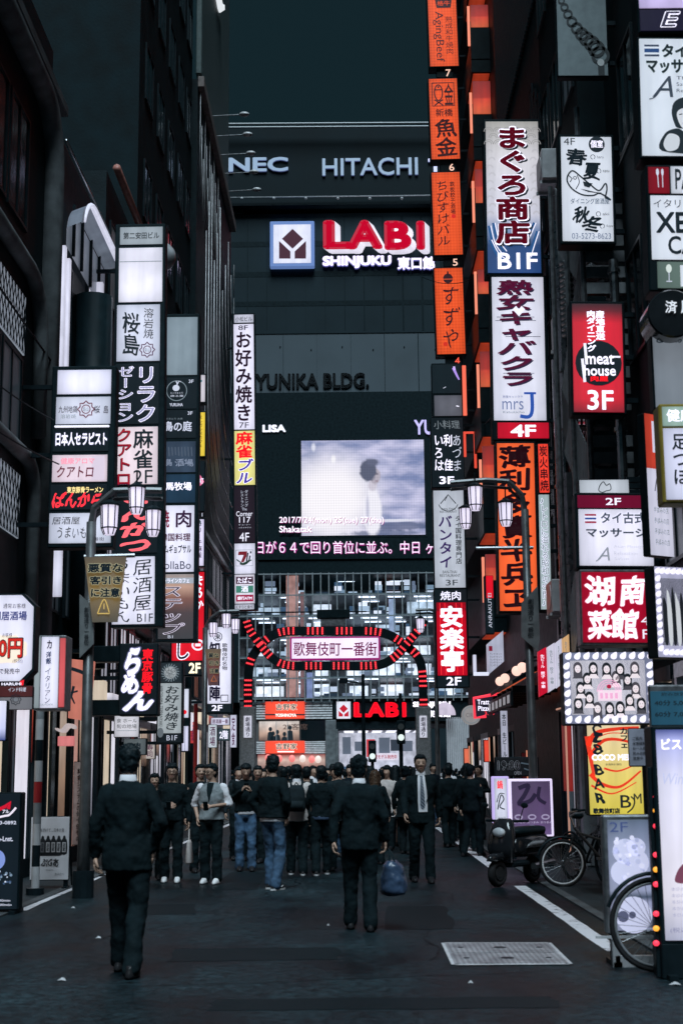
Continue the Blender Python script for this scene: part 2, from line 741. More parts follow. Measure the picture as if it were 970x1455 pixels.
M_ASPH = asphalt()
M_PAINT = worn_paint()
M_PAVE = MAT('pavement_slabs', (0.028, 0.038, 0.043), 0.6, var=0.35, scale=3, bump=0.3)
M_DARK = MAT('dark_metal', (0.011, 0.020, 0.025), 0.45, 0.3)
M_BLACK = MAT('black_paint', (0.0062, 0.0155, 0.0195), 0.5)
M_WALL = MAT('night_wall', (0.0062, 0.0155, 0.0195), 0.8, var=0.4, scale=1.4, bump=0.25)
M_WALL2 = MAT('grey_wall_tiles', (0.008, 0.017, 0.021), 0.6, var=0.3, scale=2.5, bump=0.2)
M_CONC = MAT('concrete', (0.075, 0.085, 0.092), 0.75, var=0.35, scale=2.2, bump=0.3)
M_STONE = MAT('moulded_stone', (0.14, 0.155, 0.165), 0.7, var=0.4, scale=3, bump=0.2)
M_STEEL = MAT('steel', (0.42, 0.43, 0.45), 0.3, 1.0, var=0.2, scale=9)
M_GALV = MAT('galvanised', (0.33, 0.34, 0.36), 0.42, 0.9, var=0.3, scale=12)
M_WHITEP = MAT('white_paint', (0.55, 0.55, 0.57), 0.5, var=0.15)
M_GLASSD = MAT('dark_window_glass', (0.007, 0.015, 0.019), 0.08, 0.0, var=0.1, spec=0.8)
M_CLAD = MAT('pale_cladding', (.26, .28, .30), .5)
M_RED = MAT('red_paint', (0.42, 0.02, 0.025), 0.45, var=0.2)

g = MB().add([(-900, -60, 0), (900, -60, 0), (900, 1500, 0), (-900, 1500, 0)], [(0, 1, 2, 3)])
tag(g.build('ground', M_ASPH), kind='structure')
for nm, x0, x1 in (('pavement', XL, -4.15), ('pavement', 2.75, XR)):
    b_ = MB()
    b_.box(x0 - (3 if x0 < 0 else 0), x1 + (3 if x0 > 0 else 0), 2, 61, -0.2, 0.012)
    tag(b_.build(nm, M_PAVE), kind='structure')
b_ = MB()
for a, x in ((-4.15, -4.03), (2.63, 2.75)):
    b_.box(a, x, 2, 61, -0.1, 0.022)
tag(b_.build('gutter_kerb', M_CONC), kind='structure')


def road_line(pts, w):
    """painted line through ground points, laid as a sheet 4 mm up"""
    b = MB()
    for (a, c) in pts:
        a, c = Vector(a), Vector(c)
        n = Vector((c.y - a.y, a.x - c.x, 0)).normalized() * w / 2
        k = len(b.v)
        m = 14
        vs, fs = [], []
        for i in range(m + 1):
            p = a.lerp(c, i / m)
            j1, j2 = rnd.uniform(.88, 1.06), rnd.uniform(.88, 1.06)
            vs += [(p.x - n.x * j1, p.y - n.y * j1, 0.004), (p.x + n.x * j2, p.y + n.y * j2, 0.004)]
        for i in range(m):
            fs.append((2 * i, 2 * i + 1, 2 * i + 3, 2 * i + 2))
        b.add(vs, fs)
    tag(b.build('road_line', M_PAINT), kind='structure')


def gl(x0, y0, x1, y1):
    return (G(x0, y0), G(x1, y1))


def patch_mat():
    m, nt, b, N, L = _new('asphalt_patch')
    tc = N.new('ShaderNodeTexCoord')
    n = N.new('ShaderNodeTexNoise'); n.inputs['Scale'].default_value = 70; n.inputs['Detail'].default_value = 4
    L.new(tc.outputs['Object'], n.inputs['Vector'])
    cr = N.new('ShaderNodeValToRGB')
    cr.color_ramp.elements[0].position, cr.color_ramp.elements[0].color = .35, (.0012, .005, .0066, 1)
    cr.color_ramp.elements[1].position, cr.color_ramp.elements[1].color = .7, (.007, .016, .020, 1)
    L.new(n.outputs['Fac'], cr.inputs[0]); L.new(cr.outputs[0], b.inputs['Base Color'])
    b.inputs['Roughness'].default_value = .6
    b.inputs['Specular IOR Level'].default_value = .12
    return m


M_PATCH = patch_mat()
for (x, y, w, h, a) in ((-.9, 13.2, 1.5, .9, .05), (.7, 16.4, .7, 2.6, -.03), (-2.4, 17.5, 1.0, 1.3, .1), (.2, 10.4, 2.4, .5, .02), (-1.7, 22, .6, 3.5, .02)):
    b_ = MB()
    n = 20
    pts = []
    for i in range(n):
        t_ = i / n * 4
        k = int(t_); q = t_ - k
        c_ = [(-1, -1), (1, -1), (1, 1), (-1, 1), (-1, -1)]
        px_ = c_[k][0] * (1 - q) + c_[k + 1][0] * q
        py_ = c_[k][1] * (1 - q) + c_[k + 1][1] * q
        pts.append((px_ * w / 2 + rnd.uniform(-.03, .03), py_ * h / 2 + rnd.uniform(-.03, .03)))
    b_.add([(px_, py_, .0025) for px_, py_ in pts], [tuple(range(n))])
    tag(b_.build('road_patch', M_PATCH, None, (x, y, 0), (0, 0, a)), kind='structure')
M_CRACK = MAT('crack_tar', (.003, .006, .008), .5)
for (x, y, l, a) in ((-1.6, 11.3, 3.2, .2), (.6, 12.6, 2.6, 1.2), (-.4, 15.2, 3.4, -.4), (-2.6, 14.2, 2.5, .9), (1.2, 18.4, 3.0, 1.5), (-1.2, 19, 4.0, 1.4)):
    b_ = MB()
    p = Vector((0, 0))
    vs, fs = [], []
    ang = a
    for i in range(int(l / .09)):
        ang += rnd.uniform(-.35, .35)
        ang += (a - ang) * .15
        p = p + Vector((math.cos(ang), math.sin(ang))) * .09
        w = rnd.uniform(.004, .012)
        vs += [(p.x - math.sin(ang) * w, p.y + math.cos(ang) * w, .0035), (p.x + math.sin(ang) * w, p.y - math.cos(ang) * w, .0035)]
    for i in range(len(vs) // 2 - 1):
        fs.append((2 * i, 2 * i + 1, 2 * i + 3, 2 * i + 2))
    b_.add(vs, fs)
    tag(b_.build('road_crack', M_CRACK, None, (x, y, 0)), kind='structure')
road_line([gl(28, 1294, 139, 1246), gl(145, 1243, 284, 1188), gl(290, 1186, 345, 1164)], 0.17)
road_line([gl(874, 1352, 738, 1259), gl(712, 1241, 641, 1190), gl(637, 1187, 600, 1162)], 0.17)
b_ = MB()
a_, c_ = G(744, 1254), G(778, 1254)
b_.add([(a_.x, a_.y, .005), (c_.x, a_.y, .005), (c_.x, a_.y + .2, .005), (a_.x, a_.y + .2, .005)], [(0, 1, 2, 3)])
tag(b_.build('road_line', M_PAINT), kind='structure')

# ------------------------------------------------------------------ buildings along the street
SHOP = {
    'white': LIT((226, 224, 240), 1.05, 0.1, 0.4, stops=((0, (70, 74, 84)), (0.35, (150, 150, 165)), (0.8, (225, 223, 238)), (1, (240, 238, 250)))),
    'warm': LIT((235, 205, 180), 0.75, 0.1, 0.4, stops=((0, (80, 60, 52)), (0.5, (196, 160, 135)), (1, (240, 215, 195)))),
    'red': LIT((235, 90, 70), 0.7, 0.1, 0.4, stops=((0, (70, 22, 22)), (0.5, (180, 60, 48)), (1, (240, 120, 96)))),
    'dim': LIT((60, 72, 82), 0.8, 0.1, 0.5),
    'orange': LIT((230, 110, 60), 0.7, 0.12, 0.3),
}
SHOP['bright'] = LIT((236, 234, 248), 1.1, .06, .2)
SHOP['cream'] = LIT((232, 214, 190), 1.0, .08, .3)
SHOP['black'] = M_GLASSD
PAL = {'white': [SHOP['white'], SHOP['bright'], SHOP['bright'], SHOP['dim'], SHOP['black'], SHOP['cream']],
       'warm': [SHOP['warm'], SHOP['cream'], SHOP['bright'], SHOP['black'], SHOP['dim']],
       'red': [SHOP['red'], SHOP['black'], SHOP['orange'], SHOP['dim']],
       'dim': [SHOP['dim'], SHOP['black'], SHOP['black'], SHOP['white']],
       'orange': [SHOP['orange'], SHOP['black']]}
M_WIN = {
    'dark': M_GLASSD,
    'dim': LIT((52, 62, 70), 0.7, 0.15, 0.5),
    'bright2': LIT((228, 228, 244), 1.0, 0.08, 0.3),
    'lit': LIT((200, 200, 216), 0.75, 0.12, 0.4),
}


class Facade:
    """one building on the left ('L') or right ('R') side; u runs along the street, w outwards"""

    def __init__(s, label, side, y0, y1, h, wall, name='street_building', cat='building', depth=9, setback=0.0):
        s.side, s.y0, s.y1, s.h = side, y0, y1, h
        s.x = (XL - setback) if side == 'L' else (XR + setback)
        s.sg = 1 if side == 'L' else -1
        s.root = thing(name, label, cat, (s.x, (y0 + y1) / 2, 0))
        s.mid = (y0 + y1) / 2
        b = MB()
        s.box(b, y0, y1, -depth, 0, 0.0, h)
        b.build('wall', wall, s.root)

    def box(s, b, u0, u1, w0, w1, z0, z1, mi=0, ch=0):
        a, c = sorted((s.sg * w0, s.sg * w1))
        b.box(a, c, u0 - s.mid, u1 - s.mid, z0, z1, mi, ch=ch)
        return b

    def window(s, u0, u1, z0, z1, kind='dark', bars=1, fr=M_DARK, proud=0.05):
        b = MB()
        t = 0.06
        s.box(b, u0, u1, 0.002, proud, z0 - .05, z0)
        s.box(b, u0, u1, 0.002, proud, z1, z1 + .05)
        s.box(b, u0 - t, u0, 0.002, proud, z0 - .05, z1 + .05)
        s.box(b, u1, u1 + t, 0.002, proud, z0 - .05, z1 + .05)
        for i in range(bars):
            c = u0 + (u1 - u0) * (i + 1) / (bars + 1)
            s.box(b, c - .025, c + .025, 0.002, proud - .008, z0, z1)
        w = b.build('window', fr, s.root)
        p = s.box(MB(), u0, u1, 0.003, 0.02, z0, z1).build('pane', M_WIN.get(kind, kind) if isinstance(kind, str) else kind, w)
        return w

    def windows(s, zs, hs, us, wd, kinds, bars=1):
        for z in zs:
            for u in us:
                s.window(u, u + wd, z, z + hs, rnd.choice(kinds), bars)

    def band(s, z0, z1, w=0.12, name='cornice', mat=None, u0=None, u1=None):
        b = MB()
        s.box(b, s.y0 if u0 is None else u0, s.y1 if u1 is None else u1, 0.001, w, z0, z1, ch=0.02)
        return b.build(name, mat or M_CONC, s.root)

    def shop(s, u0, u1, kind, z1=2.7, fascia=None, posts=3, proud=0.05):
        """ground floor front: a dark frame holding a row of lit panes of uneven width"""
        b = MB()
        s.box(b, u0 - .08, u0 + .04, 0.001, .12, 0.012, z1 + .05)
        s.box(b, u1 - .04, u1 + .08, 0.001, .12, 0.012, z1 + .05)
        s.box(b, u0, u1, 0.002, 0.06, 0.012, 0.30)
        s.box(b, u0, u1, 0.002, 0.14, z1, z1 + .18)
        cuts = [u0]
        while cuts[-1] < u1 - .9:
            cuts.append(cuts[-1] + rnd.uniform(.25, 1.0))
        cuts.append(u1)
        for c in cuts[1:-1]:
            s.box(b, c - .03, c + .03, 0.001, proud * rnd.uniform(.6, 1.4), .3, z1)
        f = b.build('shopfront', rnd.choice([M_BLACK, M_DARK, M_GALV]), s.root)
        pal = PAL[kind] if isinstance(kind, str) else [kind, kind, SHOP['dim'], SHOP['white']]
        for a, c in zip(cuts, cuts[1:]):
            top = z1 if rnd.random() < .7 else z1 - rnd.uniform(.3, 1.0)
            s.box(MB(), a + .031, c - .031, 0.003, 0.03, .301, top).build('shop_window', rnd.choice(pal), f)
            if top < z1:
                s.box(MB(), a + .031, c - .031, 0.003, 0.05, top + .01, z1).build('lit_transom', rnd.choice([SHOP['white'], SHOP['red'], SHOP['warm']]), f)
        if fascia is None and s.side == 'L' and u0 > 23:
            fascia = rnd.choice([SHOP['bright'], SHOP['white'], SHOP['red'], SHOP['dim'], SHOP['cream'], M_DARK])
        if fascia:
            s.box(MB(), u0 + .1, u1 - .1, 0.001, 0.3, z1 + .2, z1 + rnd.uniform(.45, .8), ch=.02).build('fascia', fascia, s.root)

    def pipe(s, u, z0, z1, r=0.07, mat=None, w=0.14):
        b = MB()
        b.cyl((s.sg * w, u - s.mid, z0), (s.sg * w, u - s.mid, z1), r, 10)
        z = z0 + 1
        while z < z1:
            b.cyl((s.sg * w, u - s.mid, z), (s.sg * w, u - s.mid, z + .06), r * 1.35, 10)
            z += 2.4
        return b.build('drain_pipe', mat or M_GALV, s.root, smooth=False)

    def unit(s, u, z):
        b = MB()
        s.box(b, u, u + .8, 0.05, 0.37, z, z + .62, ch=.02)
        b.cyl((s.sg * .372, u + .3 - s.mid, z + .31), (s.sg * .385, u + .3 - s.mid, z + .31), .24, 20)
        s.box(b, u + .1, u + .14, 0.001, .4, z - .06, z)
        s.box(b, u + .66, u + .7, 0.001, .4, z - .06, z)
        return b.build('air_conditioner', M_WHITEP, s.root)


# ---- left side
A = Facade('dark stone building with moulded rounded frames and lattice panes at the left edge', 'L', 9, 23.3, 14.2, M_WALL2)


def moulding(f, pts, r, name='moulding', mat=M_STONE, w=0.1):
    b = MB()
    b.tube([(f.sg * w, u - f.mid, z) for u, z in pts], r, 8)
    return b.build(name, mat, f.root, smooth=True)


def arch_pts(u0, z, u1, zb, r):
    return [(u0, z), (u1 - r, z)] + [(u1 - r + r * math.sin(math.radians(a)), z - r + r * math.cos(math.radians(a))) for a in (15, 30, 45, 60, 75)] + [(u1, z - r), (u1, zb)]


moulding(A, arch_pts(12, 12.9, 23.1, 2.9, 1.1), 0.2)
moulding(A, arch_pts(12, 9.55, 22.55, 7.0, 0.9), 0.13)
moulding(A, arch_pts(12, 6.5, 22.4, 3.2, 0.6), 0.12)
M_LATT = LIT((150, 160, 174), .9, .1, .6)
for (z0, z1) in ((8.15, 9.1), (5.2, 6.2)):
    b_ = MB()
    A.box(b_, 17.5, 21.75, 0.003, 0.03, z0, z1)
    pn = b_.build('lattice_window', M_LATT, A.root)
    b_ = MB()
    for i in range(22):
        u = 17.5 + i * .2
        b_.tube([(0.045, u - A.mid, z0), (0.045, min(21.75, u + .5) - A.mid, z1)], 0.008, 4)
        b_.tube([(0.045, min(21.75, u + .5) - A.mid, z0), (0.045, u - A.mid, z1)], 0.008, 4)
    b_.build('lattice', M_DARK, pn)
for u in (17.6, 19.0, 20.4):
    A.window(u, u + 1.15, 6.65, 8.0, 'dim', 1)
    A.window(u, u + 1.15, 10.2, 12.0, 'dark', 1)
A.band(12.95, 13.15, 0.3)
for k, (u0, u1) in enumerate(((14.8, 16.4), (16.6, 19.2), (19.4, 21.2), (21.4, 23.1))):
    A.shop(u0, u1, ['dim', LIT((196, 186, 178), 0.75, .1, .3), 'warm', 'white'][k], z1=2.75, posts=2)
A.band(3.05, 3.5, 0.25, 'fascia', M_DARK)

B = Facade('narrow glass fronted building with a curved lit canopy behind the blank white sign', 'L', 23.8, 28.7, 13.0, M_BLACK)
moulding(B, [(24.0, 12.85), (28.6, 12.85)], 0.035, 'roof_edge_strip', M_STEEL, .12)
M_TUBE = INK((222, 224, 245), 1.15)
arch = [(24.35 + 0.9 * (1 - math.cos(math.radians(a))), 11.15 + 0.9 * math.sin(math.radians(a))) for a in range(20, 91, 10)] + [(26.5, 12.05), (28.35, 12.05)]
b_ = MB()
b_.tube([(0.42, u - B.mid, z) for u, z in arch], [0.02 + 0.045 * i / (len(arch) - 1) for i in range(len(arch))], 10)
b_.build('light_strip', LIT((222, 224, 245), .8, .02, .1), B.root, smooth=True)
b_ = MB()
n = len(arch)
b_.add([(0.36, u - B.mid, z) for u, z in arch] + [(0.10, u - B.mid, z - .1) for u, z in arch], [(i, i + 1, n + i + 1, n + i) for i in range(n - 1)])
b_.add([(0.09, u - B.mid, z - .12) for u, z in arch] + [(0.09, 28.35 - B.mid, 11.0), (0.09, 24.4 - B.mid, 11.0)], [tuple(range(n + 2))])
b_.build('canopy_glass', LIT((120, 130, 146), .6, .1, .5), B.root)
for u in (24.9, 25.7, 26.6, 27.5):
    b_ = MB()
    B.box(b_, u, u + .05, .09, .15, 11.0, 12.0)
    b_.build('canopy_rib', M_DARK, B.root)
for (u0, u1, z0, z1, k) in ((24.05, 24.55, 8.1, 10.8, 'lit'), (25.1, 25.25, 9.0, 10.8, 'lit'), (26.9, 27.2, 8.3, 11.6, LIT((230, 230, 246), .95, .1, .2)), (27.6, 27.9, 8.0, 10.6, 'dim'), (28.2, 28.4, 8, 11.5, 'lit')):
    B.window(u0, u1, z0, z1, k, 0)
for (u, w, z0, z1) in ((24.1, .15, 8.1, 10.9), (24.75, .10, 8.6, 10.9), (27.45, .22, 8.0, 11.4), (28.3, .10, 8.0, 10.8), (24.2, .2, 4.6, 7.4), (27.2, .25, 3.4, 7.2)):
    b_ = MB(); B.box(b_, u, u + .12, .002, w, z0, z1, ch=.01); b_.build('light_panel', LIT((214, 214, 234), 1.0, .08, .4), B.root)
b_ = MB()
b_.tube([(0.3, 26.1 - B.mid, 3.5), (0.3, 26.1 - B.mid, 10.6)], .36, 14)
b_.build('round_column', M_BLACK, B.root, smooth=True)
B.shop(23.9, 25.9, 'warm', posts=3)
B.shop(26.1, 28.6, LIT((226, 170, 156), .8, .1, .4), posts=4)
B.windows((4.4,), 2.0, (24.2, 25.4, 26.8), .7, ['lit', 'dim', 'white' if False else 'dim'])

C = Facade('low building with a red trimmed parapet and hanging round lamp', 'L', 28.8, 33.9, 14.4, M_WALL2)
moulding(C, [(28.9, 14.5), (33.8, 14.5)], 0.09, 'roof_edge_strip', MAT('salmon_trim', (.4, .16, .13), .5), .2)
b_ = MB()
b_.tube([(0.0, 30.6 - C.mid, 13.3), (0.9, 30.6 - C.mid, 13.3)], .03, 8)
b_.build('lamp_bracket', M_DARK, C.root)
b_ = MB()
b_.ball((0.95, 30.6 - C.mid, 13.1), .34)
b_.build('globe_lamp', MAT('milk_globe', (.35, .36, .38), .3), C.root, smooth=True)
C.window(29.3, 32.2, 11.6, 13.4, LIT((66, 74, 80), .8, .1, .8), 3)
C.windows((3.3,), 1.5, (29.2, 30.3, 31.6, 32.8), .8, ['lit', 'bright2', 'lit', 'dim'])
C.windows((5.2, 8.0), 1.8, (29.4, 31.0, 32.4), 1.0, ['dim', 'lit', 'dark'])
C.shop(29, 31.2, 'white', posts=5)
C.shop(31.5, 33.8, 'warm', posts=5)

D = Facade('tall dark block rising behind the sign columns on the left side', 'L', 34.0, 45.6, 47, M_WALL, setback=0.15)
D.windows((6, 9.3, 12.6, 15.9, 19.2, 22.5, 25.8, 29.1), 1.5, (35, 37.3, 39.6, 41.9, 44), 1.2, ['dark'])
D.windows((3.25,), 1.6, (34.4, 35.8, 37.2, 38.6, 40, 41.4, 42.8, 44.2), 1.0, ['lit', 'bright2', 'dim', 'lit'], 2)
D.band(5.0, 5.2, .2)
for k in range(4):
    D.shop(34.2 + k * 2.85, 36.9 + k * 2.85, ['white', 'dim', 'white', 'warm'][k], posts=6)
D.pipe(36.5, 3, 12)

M_FIN = MAT('pale_fin_metal', (.62, .62, .64), .4, .1)
# the block with steel fins whose lower ends sweep outwards
E_ = Facade('finned block whose bright vertical steel fins sweep outwards at the bottom, before the arch', 'L', 46.0, 59.6, 25.4, M_BLACK)
for k in range(11):
    u = 5.2 * F / (503 - (283 + k * 4.3))
    zb = 10.3 + (k / 10) ** 1.1 * 9.0
    b_ = MB()
    pts = [(0.16, u - E_.mid, 20.5 + 1.5 * (k % 3)), (0.16, u - E_.mid, zb + 4.2)]
    rh = min(4.5, 59.5 - u)
    pts += [(0.16, u + rh * (1 - math.cos(a_)) - E_.mid, zb + 4.2 * (1 - math.sin(a_))) for a_ in [math.pi / 2 * q / 10 for q in range(1, 11)]]
    if u + rh < 59.4:
        pts.append((0.16, 59.5 - E_.mid, zb - .1))
    b_.tube(pts, 0.016 + .008 * (k % 2), 6)
    b_.build('facade_fin', M_FIN, E_.root, smooth=True)
for k in range(14):
    u = 46.2 + k * .55
    b_ = MB()
    b_.tube([(0.08, u - E_.mid, 25.0 - (k % 3)), (0.08, u - E_.mid, 21.5 - (k % 4) * .4)], .014, 5)
    b_.build('facade_fin', M_FIN, E_.root, smooth=True)
for z in (3.9, 5.9, 7.9, 9.9):
    b_ = MB()
    E_.box(b_, 46.1, 59.5, 0.001, 0.14, z - .16, z)
    b_.build('floor_slab', M_FIN, E_.root)
    if z < 9.5:
        for k in range(9):
            E_.window(46.4 + k * 1.45, 47.6 + k * 1.45, z + .15, z + 1.6, rnd.choice(['dim', 'lit', 'lit', 'dim', LIT((190, 120, 100), .6, .1, .5)]), 2)
E_.band(25.1, 25.5, .22, 'parapet', MAT('parapet_render', (.24, .2, .19), .7))
for k in range(5):
    E_.shop(46.2 + k * 2.7, 48.7 + k * 2.7, ['white', 'white', 'warm', 'white', 'dim'][k], posts=6, z1=3.0)

# ---- right side
H1 = Facade('dark building at the right edge carrying the restaurant signs', 'R', 7.0, 14.6, 26, M_WALL)
H1.shop(9.5, 12.0, 'dim', posts=2)
H1.shop(12.2, 14.4, LIT((150, 160, 190), .6, .1, .4), posts=3)
H1.windows((4.2, 7.4, 10.6), 1.7, (8, 10.2, 12.4), 1.5, ['dark', 'dim'])

H2 = Facade('narrow grey building behind the red and white signs on the right', 'R', 14.8, 20.2, 24, M_WALL)
H2.shop(15, 17.7, 'dim', posts=2)
H2.shop(17.9, 20.0, 'warm', posts=3)
H2.windows((4.2, 7.4, 10.6, 13.8), 1.5, (15.4, 17.2, 18.9), 1.0, ['dark', 'dim'])
H2.pipe(20.05, 3, 9, .07, M_STEEL, .2)

T_ = Facade('outside stair clad in pale slats, rising between the red sign and the tall white sign', 'R', 20.3, 23.5, 24, M_WALL, name='stair_tower', setback=.45)
tm = T_.mid
for i_, z in enumerate((3.2, 5.0, 6.8, 8.6)):
    ua, ub = ((20.5, 23.2) if i_ % 2 else (23.2, 20.5))
    b_ = MB()
    b_.tube([(-.62, ua - tm, z), (-.62, ub - tm, z + 1.8)], .07, 6)
    for i in range(9):
        t_ = (i + .5) / 9
        u = ua + (ub - ua) * t_
        b_.box(-.95, -.3, u - .13 - tm, u + .13 - tm, z + 1.8 * t_, z + 1.8 * t_ + .04)
    b_.build('stair_flight', M_GALV, T_.root)
    b_ = MB()
    n = 22
    for i in range(n):
        u0, u1 = ua + (ub - ua) * i / n, ua + (ub - ua) * (i + .72) / n
        za, zb = z + 1.8 * i / n, z + 1.8 * (i + .72) / n
        vs = [(-1.0, u0 - tm, za), (-1.0, u1 - tm, zb), (-1.0, u1 - tm, zb + 1.1), (-1.0, u0 - tm, za + 1.1)]
        vs += [(-.98, p[1], p[2]) for p in vs]
        b_.add(vs, [(0, 1, 2, 3), (7, 6, 5, 4), (0, 4, 5, 1), (1, 5, 6, 2), (2, 6, 7, 3), (3, 7, 4, 0)])
    for i in range(6):                      # end screen facing the street's mouth
        b_.box(-1.0, -.2, 20.36 - tm, 20.38 - tm, z + .25 * i, z + .25 * i + .17)
    b_.build('slatted_cladding', M_CLAD, T_.root)
for u in (20.4, 21.9, 23.4):
    b_ = MB()
    b_.tube([(-1.04, u - tm, 3.0), (-1.04, u - tm, 11.6)], .045, 6)
    b_.build('stair_post', M_GALV, T_.root)
T_.shop(20.5, 23.3, 'dim', posts=3)

I_ = Facade('dark building with steel ducts and pipes behind the tall white and orange signs', 'R', 23.7, 28.2, 30, M_WALL)
for (u, z0, z1, r) in ((23.95, 4, 6.6, .15), (24.0, 7.4, 11.2, .14), (24.5, 5.4, 10.4, .06), (25.2, 3.2, 9, .07)):
    I_.pipe(u, z0, z1, r, M_STEEL, w=.34)
for (u, z) in ((24.6, 9.2), (24.7, 5.1), (25.8, 12.8), (26.5, 4.5)):
    I_.unit(u, z)
b_ = MB()
for i in range(14):                         # corrugated duct
    b_.tube([(-.3, 23.85 - I_.mid, 9.0 + i * .1), (-.3, 23.85 - I_.mid, 9.05 + i * .1), (-.3, 23.85 - I_.mid, 9.1 + i * .1)], [.10, .13, .10], 12)
b_.build('flexible_duct', M_STEEL, I_.root, smooth=True)
I_.windows((4.2, 7.4, 10.6, 13.8, 17), 1.5, (24.0, 25.6, 27.0), 1.0, ['dark', 'dark', 'dim'])
I_.shop(23.9, 26.0, 'dim', posts=3)
I_.shop(26.2, 28, 'dim', posts=3)

J = Facade('dark louvred block with a few amber lit windows high on the right', 'R', 28.4, 39.2, 36, M_BLACK, setback=.25)
b_ = MB()
for i in range(46):
    J.box(b_, 29 + i * .2, 29.05 + i * .2, .001, .09, 19, 27)
b_.build('louvre_grille', M_DARK, J.root)
for k in range(3):
    J.window(30.0 + k * .55, 30.3 + k * .55, 15.6 + k * .4, 16.6 + k * .4, LIT((170, 80, 40), .6, .1, .6), 1)
J.windows((7, 10.2, 13.4), 1.5, (30, 32.5, 35, 37), 1.3, ['dark'])
for (u, z) in ((29.0, 11.3), (29.2, 8.2), (31.2, 5.2)):
    J.unit(u, z)
J.pipe(28.9, 4, 12, .06, M_STEEL)

K = Facade('tall building with orange lit balconies at every floor behind the orange sign column', 'R', 39.4, 58.8, 42, M_BLACK, setback=.6)
SOF = LIT((214, 74, 44), .6, .15, .25)
SOF2 = LIT((235, 120, 80), .85, .1, .2)
END = LIT((0, 0, 0), .9, .12, .3, stops=((0, (226, 96, 52)), (.45, (214, 66, 44)), (.5, (176, 44, 34)), (1, (150, 34, 30))))  # orange balcony light on the end walls, put into a glowing gradient
for k in range(11):
    z = 5.75 + k * 3.07
    b_ = MB()
    K.box(b_, 43.4, 57.5, .001, .62, z, z + .45)
    sl = b_.build('balcony_slab', M_BLACK, K.root)
    b_ = MB()
    K.box(b_, 43.5, 45.6, .02, .56, z - .03, z - .004)
    b_.build('soffit_light', SOF, sl)
    b_ = MB()
    K.box(b_, 43.4, 57.5, .58, .62, z + .45, z + 1.25)
    b_.build('balcony_parapet', M_BLACK, K.root)
    b_ = MB()
    b_.box(-.60, -.02, 43.4 - K.mid, 43.44 - K.mid, z + 1.6, z + (2.75 if k % 3 else 2.4))
    b_.build('glow_end_wall', END, K.root)
    b_ = MB()
    b_.box(-.62, .0, 43.38 - K.mid, 43.45 - K.mid, z + .46, z + 1.58)
    b_.build('end_screen', M_BLACK, K.root)
    b_ = MB()
    b_.box(-.72, -.64, 43.3 - K.mid, 43.36 - K.mid, z + .9, z + 2.3)
    b_.build('light_strip', INK((255, 150, 120), .9), K.root)
for k in range(6):
    K.shop(39.8 + k * 3.1, 42.7 + k * 3.1, ['dim', 'red', 'dim', 'white', 'dim', 'white'][k], posts=5)

# billboard on the roof of the finned block, seen almost edge on, with lamps on long arms
rb = thing('roof_billboard', 'tall roof billboard seen edge on with one white curved letter, above the finned block', 'billboard', (XL, 51.5, 25.6))
b_ = MB(); b_.box(-.1, .1, -5.3, 5.6, .1, 22, ch=.03); b_.build('board', MAT('billboard_pale', (.11, .15, .15), .5, var=.2), rb)
b_ = MB(); b_.tube([(.14, 4.2 * math.cos(a_) * .6, 9.5 + 3.6 * math.sin(a_)) for a_ in [math.radians(q) for q in range(60, 301, 12)]], .18, 6); b_.build('letter', INK((225, 230, 235)), rb, smooth=True)
for k in range(5):
    b_ = MB(); b_.box(-.06, .06, -5 + k * 2.5, -4.9 + k * 2.5, -.3, .12); b_.build('support', M_GALV, rb)
for k, d_ in enumerate((49.6, 51.3, 53.0, 54.8, 56.6)):
    lm = thing('billboard_lamp', ('nearest', 'second', 'middle', 'fourth', 'farthest')[k] + ' of the five arm lamps reaching out from the roof billboard', 'lamp', (XL, d_, 25.75), group='billboard arm lamps')
    b_ = MB(); b_.tube([(0, 0, 0), (1.2, 0, .05)], .025, 6); b_.build('arm', M_GALV, lm)
    b_ = MB(); b_.ball((1.34, 0, .06), (.2, .12, .09)); b_.build('lamp_head', M_FIN, lm, smooth=True)

b_ = MB(); b_.box(-.32, -.02, 24.1 - I_.mid, 24.4 - I_.mid, .02, 3.4, ch=.02); b_.build('steel_pillar', M_CLAD, I_.root)
b_ = MB(); b_.box(-.12, -.01, 27.0 - I_.mid, 27.6 - I_.mid, 1.2, 2.6); b_.build('red_lit_recess', LIT((150, 34, 28), .8, .15, .6), I_.root)
b_ = MB(); b_.tube([(-.16, 26.8 - I_.mid, 0.1), (-.16, 26.8 - I_.mid, 2.75), (-.16, 27.9 - I_.mid, 2.75)], .02, 6); b_.build('door_frame_light', INK((190, 140, 120), .8), I_.root)

# cables strung along and across the building fronts
def cable(label, a, c, sag, r=.012):
    b = MB()
    a, c = Vector(a), Vector(c)
    pts = []
    for i in range(17):
        t_ = i / 16
        p_ = a.lerp(c, t_)
        p_.z -= sag * 4 * t_ * (1 - t_)
        pts.append(tuple(p_))
    b.tube(pts, r, 5)
    tag(b.build('cable', M_BLACK), label, 'cable')


cable('thin black cable from the lattice windows to the low sign stack, upper one', (-5.15, 18.5, 7.1), (-4.6, 21.4, 7.0), .05)
cable('thin black cable from the lattice windows to the low sign stack, lower one', (-5.15, 18.0, 6.4), (-4.5, 21.4, 6.3), .06)
cable('long sagging cable along the left fronts behind the sign stacks', (-5.0, 15, 8.6), (-5.05, 45, 9.4), .5, .018)
cable('long sagging cable high along the right fronts behind the tall signs', (4.0, 15, 10.5), (4.2, 45, 12.5), .7, .018)
cable('cable crossing in front of the lowest orange brush signs', (4.3, 44, 17.4), (2.4, 46.5, 18.3), .3)

